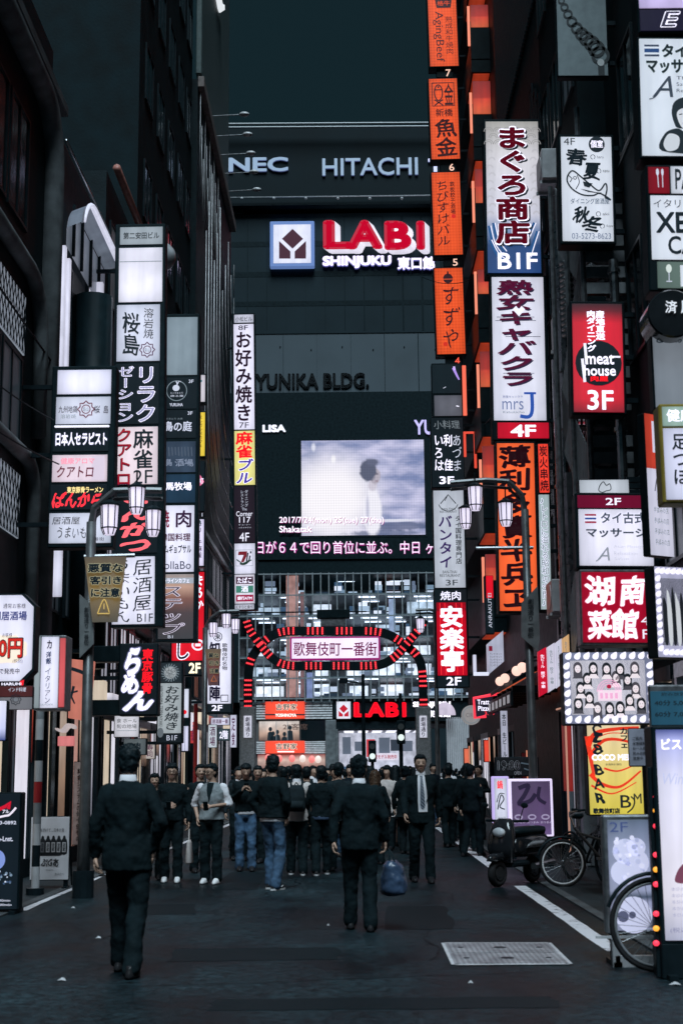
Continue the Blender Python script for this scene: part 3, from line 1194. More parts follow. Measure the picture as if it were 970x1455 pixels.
# ================================================================== SIGNS
K0 = INK((18, 30, 38))            # near black print
KB = INK((24, 22, 44))            # blue black
MG = INK((92, 12, 42))            # dark magenta
WH = INK((232, 230, 246), 1.1)    # lit white lettering
WH2 = INK((190, 194, 210))
RD = INK((232, 24, 40), 1.0)
DR = INK((150, 14, 34))
PK = INK((240, 110, 120))
YL = INK((246, 226, 160), 1.0)
GR = INK((110, 122, 130))
BLF = LIT((16, 26, 32), 1.0, .02, .1)
WHITE = LIT((226, 224, 243), 1.02)
WHITE2 = LIT((205, 208, 226), 1.0, .2, .2)
PINKW = LIT((226, 208, 216), 1.05)
GREYW = LIT((150, 158, 166), .95, .12, .25)
REDF = LIT((216, 12, 40), 1.0, .16, .2)


class Sign:
    def __init__(s, name, label, cat, rect, Y, thick=.24, frame=None, margin=3.0, lean=0.0, yaw=0.0, group=None, cab=True, arm=None, rim=0.0):
        x0, y0, x1, y1 = rect
        s.rect = rect
        s.cx, s.cy = (x0 + x1) / 2, (y0 + y1) / 2
        a, b = P(x0, s.cy, Y), P(x1, s.cy, Y)
        s.W = (b - a).length
        s.H = (P(s.cx, y0, Y) - P(s.cx, y1, Y)).length
        s.base = P(s.cx, y1, Y)
        s.sx, s.sz = s.W / (x1 - x0), s.H / (y1 - y0)
        s.root = thing(name, label, cat, s.base, (0, lean, yaw), group)
        s.thick, s.Y = thick, Y
        if cab:
            m = margin
            b_ = MB()
            X0, Z1 = s.loc(x0 - m, y0 - m)
            X1, Z0 = s.loc(x1 + m, y1 + m)
            b_.box(X0, X1, 0.0, thick, Z0, Z1, ch=.015)
            s.cab = b_.build('cabinet', frame or M_BLACK, s.root)
            if arm:
                reach = (s.base.x - XL) if arm == 'L' else (XR - s.base.x)
                sg = -1 if arm == 'L' else 1
                edge = s.W / 2
                if reach > edge + .05:
                    for q in (.12, .5, .88):
                        z = Z0 + (Z1 - Z0) * q
                        b_ = MB()
                        b_.box(sg * (edge - .02), sg * (reach + .05), thick * .3, thick * .3 + .07, z, z + .07)
                        b_.build('bracket', M_DARK, s.root)

    def loc(s, px, py):
        return (px - s.cx) * s.sx, (s.rect[3] - py) * s.sz

    def panel(s, rect, mat, name='panel', ch=.004):
        X0, Z1 = s.loc(rect[0], rect[1])
        X1, Z0 = s.loc(rect[2], rect[3])
        b_ = MB()
        b_.box(X0, X1, -.012, -.002, Z0, Z1, ch=ch)
        s.last = b_.build(name, mat, s.root)
        return Decal(s.loc)

    def fin(s, d, name='lettering'):
        d.done(s.last, name)
        return s

    def strip(s, rect, mat, name='light_tube', y=(-.05, 0.0)):
        X0, Z1 = s.loc(rect[0], rect[1])
        X1, Z0 = s.loc(rect[2], rect[3])
        b_ = MB()
        b_.box(X0, X1, y[0], y[1], Z0, Z1, ch=.01)
        return b_.build(name, mat, s.root)


def dl(x1, X=-3.7):
    return X * F / (x1 - VPX)


def dr(x0, X=2.75):
    return X * F / (x0 - VPX)


def emblem(d, cx, cy, r, m, layer=1):
    d.ring(cx, cy, r * .55, r * .1, m, layer)
    for k in range(8):
        a = math.radians(k * 45 + 22)
        b = math.radians(k * 45 + 67)
        c = math.radians(k * 45 + 44.5)
        d.line([(cx + r * .75 * math.cos(a), cy + r * .75 * math.sin(a)), (cx + r * math.cos(c), cy + r * math.sin(c)), (cx + r * .75 * math.cos(b), cy + r * .75 * math.sin(b))], r * .14, m, layer)
    d.text('h', '島山', (cx - r * .35, cy - r * .25, cx + r * .35, cy + r * .25), GR, 0, layer)


# ---------------------------------------------------------------- left column 1
Y1 = dl(156)
S = Sign('stacked_sign', 'low stack of six sign boxes with a blank white top, nearest the left edge', 'sign', (70, 522, 158, 776), Y1, .3, arm='L', margin=2)
d = S.panel((76, 526, 153, 561), LIT((224, 222, 244), 1.1, .22, .2)); S.fin(d)
d = S.panel((75, 565, 153, 604), WHITE2)
d.text('h', '九州地鶏', (79, 578, 106, 588), KB, .01); d.text('h', '溶岩焼', (82, 590, 104, 596), GR, 0)
emblem(d, 118, 583, 12, MG); d.text('h', '桜', (129, 578, 138, 589), KB, .01, brush=.02); d.text('h', '島', (143, 578, 150, 589), KB, .01, brush=.02)
S.fin(d)
S.strip((74, 606.5, 152, 609), INK((235, 235, 250), 1.1))
d = S.panel((72, 611, 151, 643), BLF)
d.text('h', '日本人セラピスト', (76, 616, 149, 635), WH, .045, outline=INK((70, 74, 96)), ow=.05); S.fin(d)
d = S.panel((72, 648, 150, 686), LIT((226, 206, 218), 1.0, .15, .3))
d.text('h', 'クアトロ', (79, 664, 131, 680), MG, .02, shear=.12); d.text('h', '健康アロマ', (84, 652, 132, 661), INK((226, 150, 170)), .03)
d.rect(128, 650, 146, 684, INK((205, 190, 206)), 0); S.fin(d)
d = S.panel((71, 690, 150, 725), BLF)
d.text('h', '東京豚骨ラーメン', (94, 693, 145, 702), YL, .03)
d.text('h', 'ばんから', (73, 700, 143, 723), INK((240, 60, 74)), .05, brush=.05, shear=.25); S.fin(d)
d = S.panel((70, 730, 157, 772), WHITE2)
d.text('h', '居酒屋', (74, 735, 113, 746), K0, .0, brush=.02, shear=.1); d.text('h', 'うまいもん', (82, 749, 134, 765), K0, -.005, brush=.03, shear=.15)
d.text('h', '一番街', (126, 764, 148, 769), KB, 0); S.fin(d)

# ---------------------------------------------------------------- left column 2
Y2 = dl(229)
S = Sign('stacked_sign', 'tallest stack of sign boxes on the left with a blank white second box', 'sign', (160, 320, 229, 889), Y2, .35, arm='L', margin=2, lean=-.008)
d = S.panel((165, 323, 227, 349), GREYW); d.text('h', '第二安田ビル', (170, 331, 222, 341), K0, .02); S.fin(d)
d = S.panel((164, 354, 227, 434), LIT((230, 226, 240), 1.02, .14, .25, tubes=1.0)); d.rect(165, 374, 226, 375, GR, 0); S.fin(d)
d = S.panel((162, 438, 224, 520), WHITE2)
d.text('v', '桜島', (169, 449, 195, 512), K0, .025, brush=.035); d.text('v', '溶岩焼', (200, 443, 215, 488), K0, .0, brush=.03)
emblem(d, 206, 504, 11, INK((70, 24, 60))); S.fin(d)
d = S.panel((161, 524, 223, 610), BLF)
d.text('v', 'リラク', (189, 526, 221, 609), K0, .0, outline=WH, ow=.035); d.text('v', 'ゼーション', (163, 527, 188, 608), K0, .0, outline=WH, ow=.035)
d.text('v', 'リラク', (189, 526, 221, 609), INK((150, 148, 180)), .01, 3); d.text('v', 'ゼーション', (163, 527, 188, 608), INK((150, 148, 180)), .01, 3); S.fin(d)
d = S.panel((160, 614, 222, 695), PINKW)
d.text('v', '麻雀', (187, 617, 216, 674), K0, .03); d.text('h', '2F', (188, 675, 215, 694), K0, .0)
d.text('v', 'クアトロ', (162, 616, 186, 698), INK((60, 10, 40)), .045, 1, shadow=None); d.text('v', 'クアトロ', (163, 615, 186, 697), DR, .02, 2); S.fin(d)
d = S.panel((160, 700, 222, 790), BLF)
d.text('v', 'とんかつ', (171, 702, 216, 791), PK, .07, brush=.06, shear=.2); S.fin(d)
d = S.panel((160, 795, 219, 887), WHITE)
d.text('v', '居酒屋', (189, 797, 216, 870), K0, .0, brush=.03, shear=.12); d.text('v', 'うまいもん', (162, 797, 188, 885), K0, .0, brush=.05, shear=.1)
d.text('h', 'B1F', (195, 873, 217, 884), K0, -.012); d.rect(161, 822, 218, 822.6, WH2, 0); S.fin(d)

# ---------------------------------------------------------------- left column 3
Y3 = dl(277)
S = Sign('stacked_sign', 'stack of dark sign boxes topped by a blank grey panel, brown panel at its foot', 'sign', (224, 448, 277, 910), Y3, .4, arm='L', margin=2)
d = S.panel((231, 451, 276, 536), LIT((128, 142, 152), .9, .1, .2)); S.fin(d)  # dull top panel has no lamps; its grey is set as glow
d = S.panel((230, 540, 276, 585), BLF); d.ring(247, 559, 15, 1.2, GR)
d.disk(246, 555, 5, WH2, ry=4.5); d.line([(247, 551), (250, 545), (253, 546)], 1.5, WH2); d.line([(248, 550), (246, 545)], 1.5, WH2)
d.text('h', 'らくやまとり', (238, 561, 256, 563.5), WH2); d.text('h', '鶏る葉', (238, 565, 257, 568), WH2); d.text('h', 'YURUHA', (237, 577, 256, 581.5), WH2, .03); d.text('h', '3F', (264, 543, 271, 548), WH2, .02); S.fin(d)
d = S.panel((230, 587, 275, 627), BLF); d.text('h', '鳥の庭', (229, 603, 269, 618), WH2, .03, brush=.02); d.text('h', '3F', (263, 589, 270, 594), WH2, .02); d.text('h', 'やきとり 大衆', (232, 598, 256, 601), GR); S.fin(d)
d = S.panel((229, 632, 275, 676), LIT((48, 62, 80), 1, .12, .8)); d.text('h', '鳥 酒場', (230, 657, 272, 668), INK((120, 130, 150)), .02, brush=.04)
for k in range(9):
    d.line([(232 + k * 4.6, 640), (233 + k * 4.6, 650 + rnd.uniform(0, 6))], 1.6, INK((70, 80, 96)), 0)
S.fin(d)
d = S.panel((229, 679, 275, 719), LIT((26, 50, 70), 1, .1, .4)); d.text('h', '馬牧場', (233, 690, 270, 702), WH, .035, brush=.02); S.fin(d)
d = S.panel((226, 723, 274, 816), WHITE)
d.text('h', '焼', (226, 730, 239, 754), INK((120, 14, 50)), .03); d.text('h', '肉', (248, 730, 270, 754), INK((44, 14, 50)), .03)
d.text('h', '韓国料理', (226, 762, 269, 773), INK((64, 16, 48)), .03); d.text('h', 'サムギョプサル', (226, 778, 270, 790), K0, .035); d.text('h', 'CollaBo', (222, 801, 270, 812), INK((40, 48, 70)), .0); S.fin(d)
d = S.panel((225, 819, 274, 908), LIT((0, 0, 0), 1.0, .04, .1, stops=((0, (34, 30, 36)), (.4, (58, 34, 38)), (.62, (120, 70, 56)), (.8, (190, 150, 130)), (1, (150, 140, 140)))))
d.rect(225, 824, 274, 832, INK((150, 156, 166)), 0); d.text('h', 'オンラインカフェ', (226, 825, 268, 831), WH, .02)
d.text('v', 'ステップ', (228, 834, 260, 903), INK((50, 34, 50)), .0, shear=.2, outline=INK((205, 200, 215)), ow=.035)
d.text('h', 'B1', (239, 903, 246, 907), WH2); S.fin(d)

# ---------------------------------------------------------------- left narrow signs
Y4 = dl(292)
S = Sign('narrow_sign', 'small blank pinkish sign box on the dark strip beside the steel fins', 'sign', (280, 532, 292, 572), Y4, .25, arm='L', margin=1)
d = S.panel((281, 533, 291.5, 571), LIT((205, 196, 204), .9)); d.rect(281, 540, 287, 543, INK((60, 110, 120)), 0); S.fin(d)
S = Sign('narrow_sign', 'narrow yellow sign box with tiny dark letters beside the steel fins', 'sign', (279, 585, 291.5, 649), Y4, .25, arm='L', margin=1)
d = S.panel((279.5, 586, 291, 648), LIT((228, 194, 66), 1.0, .08, .2)); d.text('v', 'エレガンスカフェ', (282.5, 590, 288, 636), INK((70, 50, 20)), 0); S.fin(d)
S = Sign('narrow_sign', 'narrow black sign board with a tilted pink square below the yellow one', 'sign', (278.5, 655, 290.5, 727), Y4, .25, arm='L', margin=.5)
d = S.panel((279, 656, 290, 726), BLF); d.poly([(279, 676), (283, 673), (290, 685), (281, 694)], INK((236, 120, 160))); d.text('h', 'DAT', (280, 680, 289, 688), WH, .02, layer=2); d.text('h', '11', (283, 729, 288, 734), WH2, .02); S.fin(d)
S = Sign('narrow_sign', 'narrow white sign box with one column of dark letters under the black board', 'sign', (276.5, 737, 290, 805), Y4, .25, arm='L', margin=1)
d = S.panel((277, 738, 289.5, 804), LIT((222, 214, 242), 1.1)); d.text('v', '熱', (279, 739, 286, 748), INK((20, 60, 60)), .04); d.text('v', 'リーチ麻雀', (279, 749, 287, 793), INK((44, 20, 50)), .02); d.rect(277, 768, 279, 790, INK((190, 90, 200)), 0); S.fin(d)
S = Sign('red_sign', 'red lit sign with white strokes and a black foot, behind the brown panel', 'sign', (243, 812, 290, 960), dl(290) + 1.2, .3, arm='L', margin=1)
d = S.panel((244, 813, 289, 939), LIT((226, 26, 44), 1.05, .1, .2)); d.text('v', 'まるか', (274, 816, 288, 868), WH, .04, brush=.04)
d.text('h', 'し', (252, 912, 268, 937), K0, .02, outline=WH, ow=.05); d.ring(281, 917, 9, 2.5, WH, ry=8); d.rect(277, 915, 285, 919, WH, 1); S.fin(d)
d = S.panel((243, 940, 289, 959), BLF); d.text('h', '1・2F', (246, 942, 285, 957), INK((250, 238, 208), 1.1), .05); S.fin(d)

# ---------------------------------------------------------------- left, the tall sign before the arch
Y6 = 56.0
S = Sign('stacked_sign', 'slim sign tower before the arch with a lavender panel over a yellow one', 'sign', (333, 446, 365, 866), Y6, .45, arm='L', margin=1, lean=-.012)
d = S.panel((336, 447, 364, 459), LIT((190, 190, 206), 1)); d.text('h', '小松ビル', (338, 450, 362, 457), K0, .01); S.fin(d)
d = S.panel((335, 461, 364, 614), LIT((224, 220, 240), 1.1, .08, .12))
d.text('h', '8F', (342, 463, 356, 470), KB, .01); d.text('v', 'お好み焼き', (337, 471, 361, 603), INK((34, 14, 34)), .035); d.text('h', '7F', (342, 604, 356, 612), KB, .0); S.fin(d)
d = S.panel((335, 616, 364, 693), LIT((228, 218, 138), 1.0, .08, .12)); d.text('v', '麻雀', (337, 617, 361, 655), RD, .05); d.text('v', 'ブル', (338, 656, 361, 692), INK((66, 44, 150)), .04, shear=.15, outline=WH, ow=.04); S.fin(d)
d = S.panel((334, 695, 363, 774), LIT((34, 26, 36), 1, .05, .1)); d.text('v', 'ダイニング', (349, 700, 354, 724), WH2); d.text('v', 'レストラン', (343, 700, 348, 724), WH2)
d.text('h', 'The', (345, 725, 352, 729), WH2); d.text('h', 'Corner', (337, 730, 360, 737), WH, -.005); d.text('h', '117', (341, 738, 357, 746), WH, -.005); d.text('h', 'ザ コーナー', (340, 748, 357, 750), WH2); d.text('h', 'イチイチナナ', (340, 752, 358, 754), WH2); d.text('h', '4F', (341, 760, 355, 772), WH, .0); S.fin(d)
d = S.panel((334, 775, 363, 817), LIT((216, 214, 232), 1.05))
d.poly([(340, 786), (352, 786), (351, 793), (347, 801), (343, 801), (347, 791), (339, 791)], INK((110, 20, 34))); d.ring(346, 795, 10, 2.2, INK((24, 46, 40)), a0=20, a1=120)
d.line([(353, 788), (351, 800)], 2, K0); d.line([(357, 786), (357, 789)], 2, K0); d.line([(356, 792), (354, 801)], 2, K0); d.line([(336, 784), (360, 784), (360, 806), (336, 806), (336, 784)], .6, GR); d.line([(337, 797), (345, 803), (358, 798)], 1.6, INK((24, 60, 46))); S.fin(d)
d = S.panel((334, 818, 362, 858), LIT((214, 208, 222), 1.0))
d.rect(336, 821, 360, 831, INK((70, 40, 56)), 0); d.text('h', 'たばこ', (338, 822, 358, 830), WH, .03); d.rect(336, 833.5, 360, 843, INK((60, 120, 104)), 0); d.text('h', '酒', (343, 834, 353, 842), WH, .03)
d.rect(336, 846, 360, 855, INK((150, 14, 60)), 0); d.text('h', '銀行ATM', (338, 848, 358, 853), WH, .03); S.fin(d)
d = S.panel((334, 859, 361, 866), LIT((190, 190, 205), .9)); d.text('h', 'くすりと食べ', (336, 860, 359, 865), K0, .01); S.fin(d)

# ---------------------------------------------------------------- lower left signs
Y7 = 24.5
S = Sign('ramen_sign', 'black box sign with big white brush letters and a red column of letters', 'sign', (170, 916, 222, 1015), Y7, .35, arm='L', margin=2)
d = S.panel((170, 916, 222, 1015), LIT((14, 22, 28), 1, .02, .1))
RW, RO = INK((222, 220, 242), 1.1), INK((84, 86, 120))
for (c, r_) in (('ら', (176, 920, 199, 962)), ('め', (172, 958, 197, 986)), ('ん', (174, 982, 219, 1011))):
    d.text('h', c, r_, RW, .09, brush=.04, shear=.12, outline=RO, ow=.04)
d.text('v', '東京豚骨', (201, 922, 217, 986), RD, .05, layer=3, shear=.05); S.fin(d)
for (a, c) in ((917, 940), (994, 1016)):
    S.strip((128, a, 170, c), M_BLACK, 'outrigger_box', (.02, .33))
S = Sign('banner_sign', 'grey white sign with a column of black brush letters and a black foot marked B1F', 'sign', (223, 942, 258, 1055), 30, .3, arm='L', margin=1)
d = S.panel((223, 942, 257, 970), LIT((30, 40, 46), 1, .05, .2)); d.disk(241, 956, 9, INK((150, 156, 160)))
for k in range(20):
    a = k * .314
    d.line([(241 + 8 * math.cos(a), 956 + 8 * math.sin(a)), (241 + 13 * math.cos(a + .2), 956 + 13 * math.sin(a + .2))], 1.2, GR, 2)
for k in range(12):
    d.ring(241 + 5 * math.cos(k), 956 + 5 * math.sin(k * 1.7), 3, .5, INK((90, 96, 100)), 3)
S.fin(d)
d = S.panel((224, 971, 257, 1042), LIT((160, 168, 172), .95, .06, .15)); d.text('v', 'お好み焼き', (234, 974, 254, 1038), K0, .02, brush=.04, shear=.1); d.text('r', 'HIROSHIMA TEPPANYAKI', (226, 975, 231, 1032), K0, 0); S.fin(d)
d = S.panel((224, 1043, 257, 1055), BLF); d.text('h', 'B1F', (237, 1045, 252, 1052), WH2, .0); d.disk(228, 1041, 4.5, INK((90, 98, 104)), ry=7); S.fin(d)
S = Sign('projecting_sign', 'white lit sign box with a red mark turned sideways beside the brush lettered grey sign', 'sign', (258, 978, 268, 1068), 31.5, .3, margin=.6, arm='L')
d = S.panel((258.5, 979, 267.5, 1020), LIT((214, 216, 232), .95)); d.disk(262, 1012, 3, RD); S.fin(d)
d = S.panel((258.5, 1032, 267.5, 1067), LIT((214, 212, 238), .95)); d.rect(262.6, 1032, 263.4, 1067, GR, 0); S.fin(d)
S = Sign('tall_sign', 'white sign with a round crest, half hidden by a small brown banner', 'sign', (292, 890, 329, 1013), 40.5, .35, arm='L', margin=1.2)
d = S.panel((293, 891, 328, 1000), WHITE); d.ring(309, 905, 6.5, 1, K0); d.text('h', '来', (305, 901, 313, 909), K0, .03)
d.text('v', '知勝田陣', (297, 912, 313, 996), KB, .05); d.text('v', '歌舞伎町名物', (315, 914, 323, 953), K0, .02); d.line([(314, 988), (324, 988), (324, 997), (314, 997), (314, 988)], 1.2, K0); S.fin(d)
d = S.panel((293, 1001, 328, 1012), BLF); d.text('h', '2F', (301, 1002, 316, 1010), WH, .03); S.fin(d)
S = Sign('octagon_sign', 'white eight sided lit sign with big red digits at the left edge', 'sign', (-34, 846, 45, 968), 16.4, .2, margin=0, cab=False)
for (nm, ins, mt, ya, yb) in (('cabinet', -2.5, M_BLACK, 0, .25), ('panel', 0, WHITE, -.012, -.002)):
    x0, x1, y0, y1, c = -34 + ins, 45 - ins, 846 + ins, 968 - ins, 17
    pl = [(x0 + c, y1), (x1 - c, y1), (x1, y1 - c), (x1, y0 + c), (x1 - c, y0), (x0 + c, y0), (x0, y0 + c), (x0, y1 - c)]
    b_ = MB()
    b_.prism([S.loc(*p) for p in pl], ya, yb)
    S.last = b_.build(nm, mt, S.root)
d = Decal(S.loc); d.text('h', '通常お客様', (2, 858, 34, 865), KB); d.text('h', '時間居酒場', (-24, 869, 36, 882), INK((20, 40, 110)), .03)
d.poly([(-10 + 27 * (1 + .12 * (k % 2)) * math.cos(k * .3927) + 20, 923 + 19 * (1 + .14 * (k % 2)) * math.sin(k * .3927)) for k in range(16)], INK((240, 224, 206)), 0)
d.text('h', '300円', (-26, 907, 32, 936), K0, .05, outline=K0, ow=.02); d.text('h', '300円', (-25, 908, 31, 935), INK((190, 40, 30)), .03, layer=3); d.text('h', 'お客様', (2, 900, 16, 906), KB); d.text('h', '(税別)', (18, 937, 32, 943), KB); d.text('h', '無料で発売中', (-16, 950, 28, 958), KB, .02); S.fin(d)
S = Sign('box_sign', 'white lit box sign with a red side and one column of thin letters', 'sign', (48, 904, 92, 1008), 18.4, .3, margin=0, cab=False)
b_ = MB(); X0, Z1 = S.loc(47, 903); X1, Z0 = S.loc(92, 1009); b_.box(X0, X1, 0, .4, Z0, Z1, ch=.01); b_.build('cabinet', M_GALV, S.root)
d = S.panel((57, 905, 82, 1006), WHITE); d.text('h', 'カ', (65, 910, 72, 922), KB, .04); d.text('v', '洋飯', (64, 926, 72, 944), INK((30, 50, 90)), .04, brush=.04); d.text('v', 'イタリアン', (63, 949, 72, 1000), INK((40, 50, 80)), -.005, brush=.02); d.text('h', 'DANTOMITE', (58, 1000, 76, 1002.5), GR); S.fin(d)
d = S.panel((83, 907, 91.5, 1005), LIT((206, 88, 92), .95), 'side_panel'); S.fin(d)
d = S.panel((48, 905, 56, 1006), LIT((150, 160, 164), .8), 'side_panel'); S.fin(d)
S = Sign('shop_plate', 'small red over grey plate with a crest under the octagonal sign', 'sign', (-6, 975, 46, 1008), 16.0, .08, margin=.5)
d = S.panel((-6, 975, 46, 990), LIT((70, 34, 36), 1, .05, .2)); d.text('h', 'インド料理', (12, 977, 37, 983), WH2, .01); d.text('h', 'HARUHI', (2, 970, 30, 974), WH, .03); d.poly([(28, 968), (34, 966), (33, 974), (29, 974)], RD); S.fin(d)
d = S.panel((-6, 991, 46, 1008), LIT((112, 112, 118), .9, .05, .2)); emblem(d, 23, 994, 8, K0); S.fin(d)
S = Sign('poster_box', 'blue white lit poster box cut by the left edge of the street', 'sign', (-30, 996, 8, 1052), 15.4, .12, margin=1)
d = S.panel((-30, 996, 8, 1052), LIT((0, 0, 0), 1.1, .06, .1, stops=((0, (30, 50, 130)), (.3, (200, 205, 245)), (1, (228, 228, 250))))); S.fin(d)
S = Sign('tilted_sign', 'white tilted sign with small lines of letters just over the dark suited man', 'sign', (163, 1016, 197, 1047), 26, .2, margin=1, yaw=.15)
d = S.panel((163, 1016, 197, 1047), LIT((206, 204, 212), .95)); d.text('h', '食 ホール', (166, 1021, 194, 1027), K0); d.text('h', '旬の地場', (166, 1029, 194, 1035), K0); d.rect(166, 1038, 194, 1038.6, GR, 1); S.fin(d)
S = Sign('grill_sign', 'dim grey sign with dark meat grill letters over the dark suited man', 'sign', (176, 1050, 207, 1072), 29, .2, margin=1)
d = S.panel((176, 1050, 207, 1072), LIT((88, 98, 102), .9, .1, .4)); d.text('h', '焼肉', (180, 1055, 200, 1065), K0, .05); d.text('h', 'タンタン', (180, 1067, 200, 1070), WH2); S.fin(d)
S = Sign('wood_sign', 'salmon wooden board with black brush strokes behind the left lamp pole', 'sign', (96, 934, 134, 1024), 24.5, .1, margin=0, cab=False)
b_ = MB(); b_.prism([S.loc(*p) for p in ((97, 1020), (117, 1024), (128, 1008), (133, 940), (97, 936))], 0, .08)
S.last = b_.build('board', LIT((206, 124, 108), .85, .05, .4), S.root)
d = Decal(S.loc, y=-.004); d.line([(100, 950), (112, 954), (130, 962)], 5, K0); d.line([(104, 975), (101, 990), (106, 1000)], 4, K0, w1=2); d.line([(120, 970), (125, 985), (118, 1000)], 4, K0, w1=2); d.line([(99, 985), (110, 982)], 2.5, K0); S.fin(d)
S = Sign('eave_sign', 'pale curling eave board over a red lit shop front on the left', 'sign', (78, 1026, 106, 1062), 23.5, .3, margin=0, cab=False)
b_ = MB(); b_.prism([S.loc(*p) for p in smooth_path([(78, 1034), (86, 1036), (94, 1028), (104, 1030), (105, 1036), (97, 1034), (90, 1041), (80, 1038)], 4, True)], 0, .2)
b_.build('eave_board', LIT((200, 186, 186), .8, .05, .2), S.root)
S.strip((82, 1046, 105, 1060), LIT((226, 130, 130), .85, .05, .4), 'lit_fascia', (0, .1))

# small far signs on the left, towards the arch
for (x0, y0, x1, y1, c, t, lb) in (
        (300, 1020, 326, 1030, (206, 204, 226), '居酒屋一番', 'small slanted white sign with purple letters under the crested white sign'),
        (310, 1036, 326, 1052, (60, 76, 84), '2階', 'small dark blue grey sign box low on the left before the arch'),
        (296, 1030, 308, 1062, (190, 198, 206), '酒場', 'pale upright sign box low on the left beside the red pole'),
        (327, 1016, 336, 1062, (200, 200, 220), '定食', 'thin pale upright sign close to the arch leg on the left'),
        (270, 1026, 278, 1056, (190, 60, 62), '麺', 'thin red upright sign behind the man in the dark shirt'),
        (206, 1056, 220, 1078, (186, 180, 176), '寿司', 'cream sign box behind the man in the dark shirt')):
    S = Sign('small_sign', lb, 'sign', (x0, y0, x1, y1), 36 + (x0 - 200) * .13, .2, margin=.6)
    d = S.panel((x0, y0, x1, y1), LIT(c, .95))
    d.text('v' if y1 - y0 > x1 - x0 else 'h', t, (x0 + 2, y0 + 2, x1 - 2, y1 - 2), INK((70, 20, 60)) if c[0] > 100 else WH, .02); S.fin(d)
S = Sign('post', 'thin red painted post beside the man in the grey top', 'post', (275, 1000, 279.5, 1120), 37, .1, margin=0, cab=False)
pb = S.base; b_ = MB(); b_.tube([(0, 0, -pb.z), (0, 0, S.H)], .055, 10); b_.build('shaft', MAT('lit_red_post', (.5, .03, .03), .4), S.root); b_ = MB(); b_.tube([(0, 0, -pb.z), (0, 0, -pb.z + .1)], .11, 12); b_.build('foot', M_DARK, S.root)

# ================================================================== RIGHT SIDE
ORF = LIT((232, 84, 40), 1.05, .1, .1, weave=60.0)
YO = 46.0
KO = INK((44, 12, 20))


def orange(rect, label):
    S = Sign('floor_sign', label, 'sign', rect, YO, .5, margin=1.6, lean=-.014, arm='R')
    return S, S.panel(rect, ORF)


S, d = orange((611, -46, 651, 94), 'topmost orange lit sign of the floor column with a Latin word reading downwards')
d.text('r', 'AgingBeef', (617, 17, 632, 88), KO, .0); d.text('v', '熟成和牛焼肉', (634, 24, 645, 78), KO, .0); d.poly([(620, -6), (646, -6), (643, 12), (623, 12)], KO); d.text('h', '格牛', (624, 2, 642, 9), INK((200, 70, 36)), .02, layer=2); S.fin(d)
S, d = orange((613, 112, 653, 226), 'orange lit sign with a fish crest in a square and brush letters')
d.line([(617, 118), (648, 118), (648, 151), (617, 151), (617, 118)], 1.4, KO); d.ring(626, 132, 6.5, 1.8, KO, ry=12); d.line([(620, 150), (632, 142)], 1.8, KO); d.line([(632, 150), (620, 142)], 1.8, KO); d.disk(626, 124, 1.4, KO); d.line([(620.5, 128), (631.5, 128)], 1.6, KO)
d.text('h', '金', (634, 119, 647, 150), KO, .02); d.text('h', '新橋', (621, 155, 645, 166), KO, .02); d.text('v', '魚金', (619, 169, 650, 223), KO, .03, brush=.03); S.fin(d)
S, d = orange((617, 245, 657, 362), 'orange lit sign with loose brush letters and a small second column')
d.text('v', 'ちびすけバル', (622, 256, 640, 350), KO, .01, brush=.04); d.text('v', '鉄板餃子酒場', (642, 258, 649, 305), KO, .02); d.disk(646, 308, 3, INK((200, 30, 24))); S.fin(d)
S, d = orange((621, 381, 661, 503), 'lowest orange lit sign with a round bell mark over loose brush letters')
d.disk(640, 396, 7, KO); d.line([(640, 386), (640, 390)], 2.5, KO); d.line([(633, 397), (647, 397)], .8, INK((230, 90, 50)), 2); d.text('v', 'すずや', (629, 405, 655, 495), KO, .0, brush=.05, shear=.1); d.disk(633, 489, 3, INK((200, 40, 24))); S.fin(d)
for (n, x, y) in (('7', 637, 104), ('6', 642, 238), ('5', 647, 373), ('4', 650, 513)):
    S = Sign('floor_number', {'7': 'lit floor digit right under the topmost orange sign', '6': 'lit floor digit under the orange fish crest sign', '5': 'lit floor digit above the orange sign with a round bell mark', '4': 'red lit floor digit under the lowest orange sign'}[n], 'sign', (x - 17, y - 6, x + 6, y + 6), YO + .1, .3, margin=0, lean=-.014)
    d = Decal(S.loc); S.last = S.root; d.text('h', n, (x - 4, y - 5, x + 3, y + 5), INK((240, 200, 180)) if n != '4' else INK((236, 90, 70)), .015); S.fin(d, 'digit')
S = Sign('dark_panel', 'unlit black glass panel with a violet reflection painted on under the orange signs', 'sign', (615, 517, 656, 592), YO, .4, margin=1, arm='R')
d = S.panel((615, 518, 655, 559), LIT((18, 30, 36), 1, .02, .1)); d.line([(645, 523), (650, 534), (653, 540)], 4, INK((170, 140, 226)), w1=2); d.line([(646, 521), (647, 526)], 3, INK((200, 180, 236))); d.line([(630, 552), (634, 550)], .8, WH2); S.fin(d)  # violet reflection drawn on as glowing strokes
d = S.panel((617, 562, 656, 591), LIT((96, 98, 108), .9, .15, .4)); d.line([(648, 577), (652, 578)], 1.5, WH); S.fin(d)
S.strip((657.5, 520, 663, 591), INK((250, 110, 84), .95), 'light_strip')
S = Sign('menu_sign', 'black sign with white and grey Japanese letters in three columns and a 3F mark', 'sign', (614, 594, 659, 692), YO, .4, margin=1, arm='R')
d = S.panel((614, 594, 659, 692), BLF); d.text('h', '小料理', (618, 597, 655, 610), INK((104, 112, 118)), .01, brush=.03)
d.text('v', 'いろは', (617, 617, 631, 670), WH, .02, brush=.03); d.text('v', '利　佳', (631, 617, 644, 670), WH, .03, brush=.03); d.text('v', 'あづま', (643, 617, 657, 670), WH2, .0, brush=.03); d.text('h', '3F', (624, 677, 645, 688), WH, .04); S.fin(d)
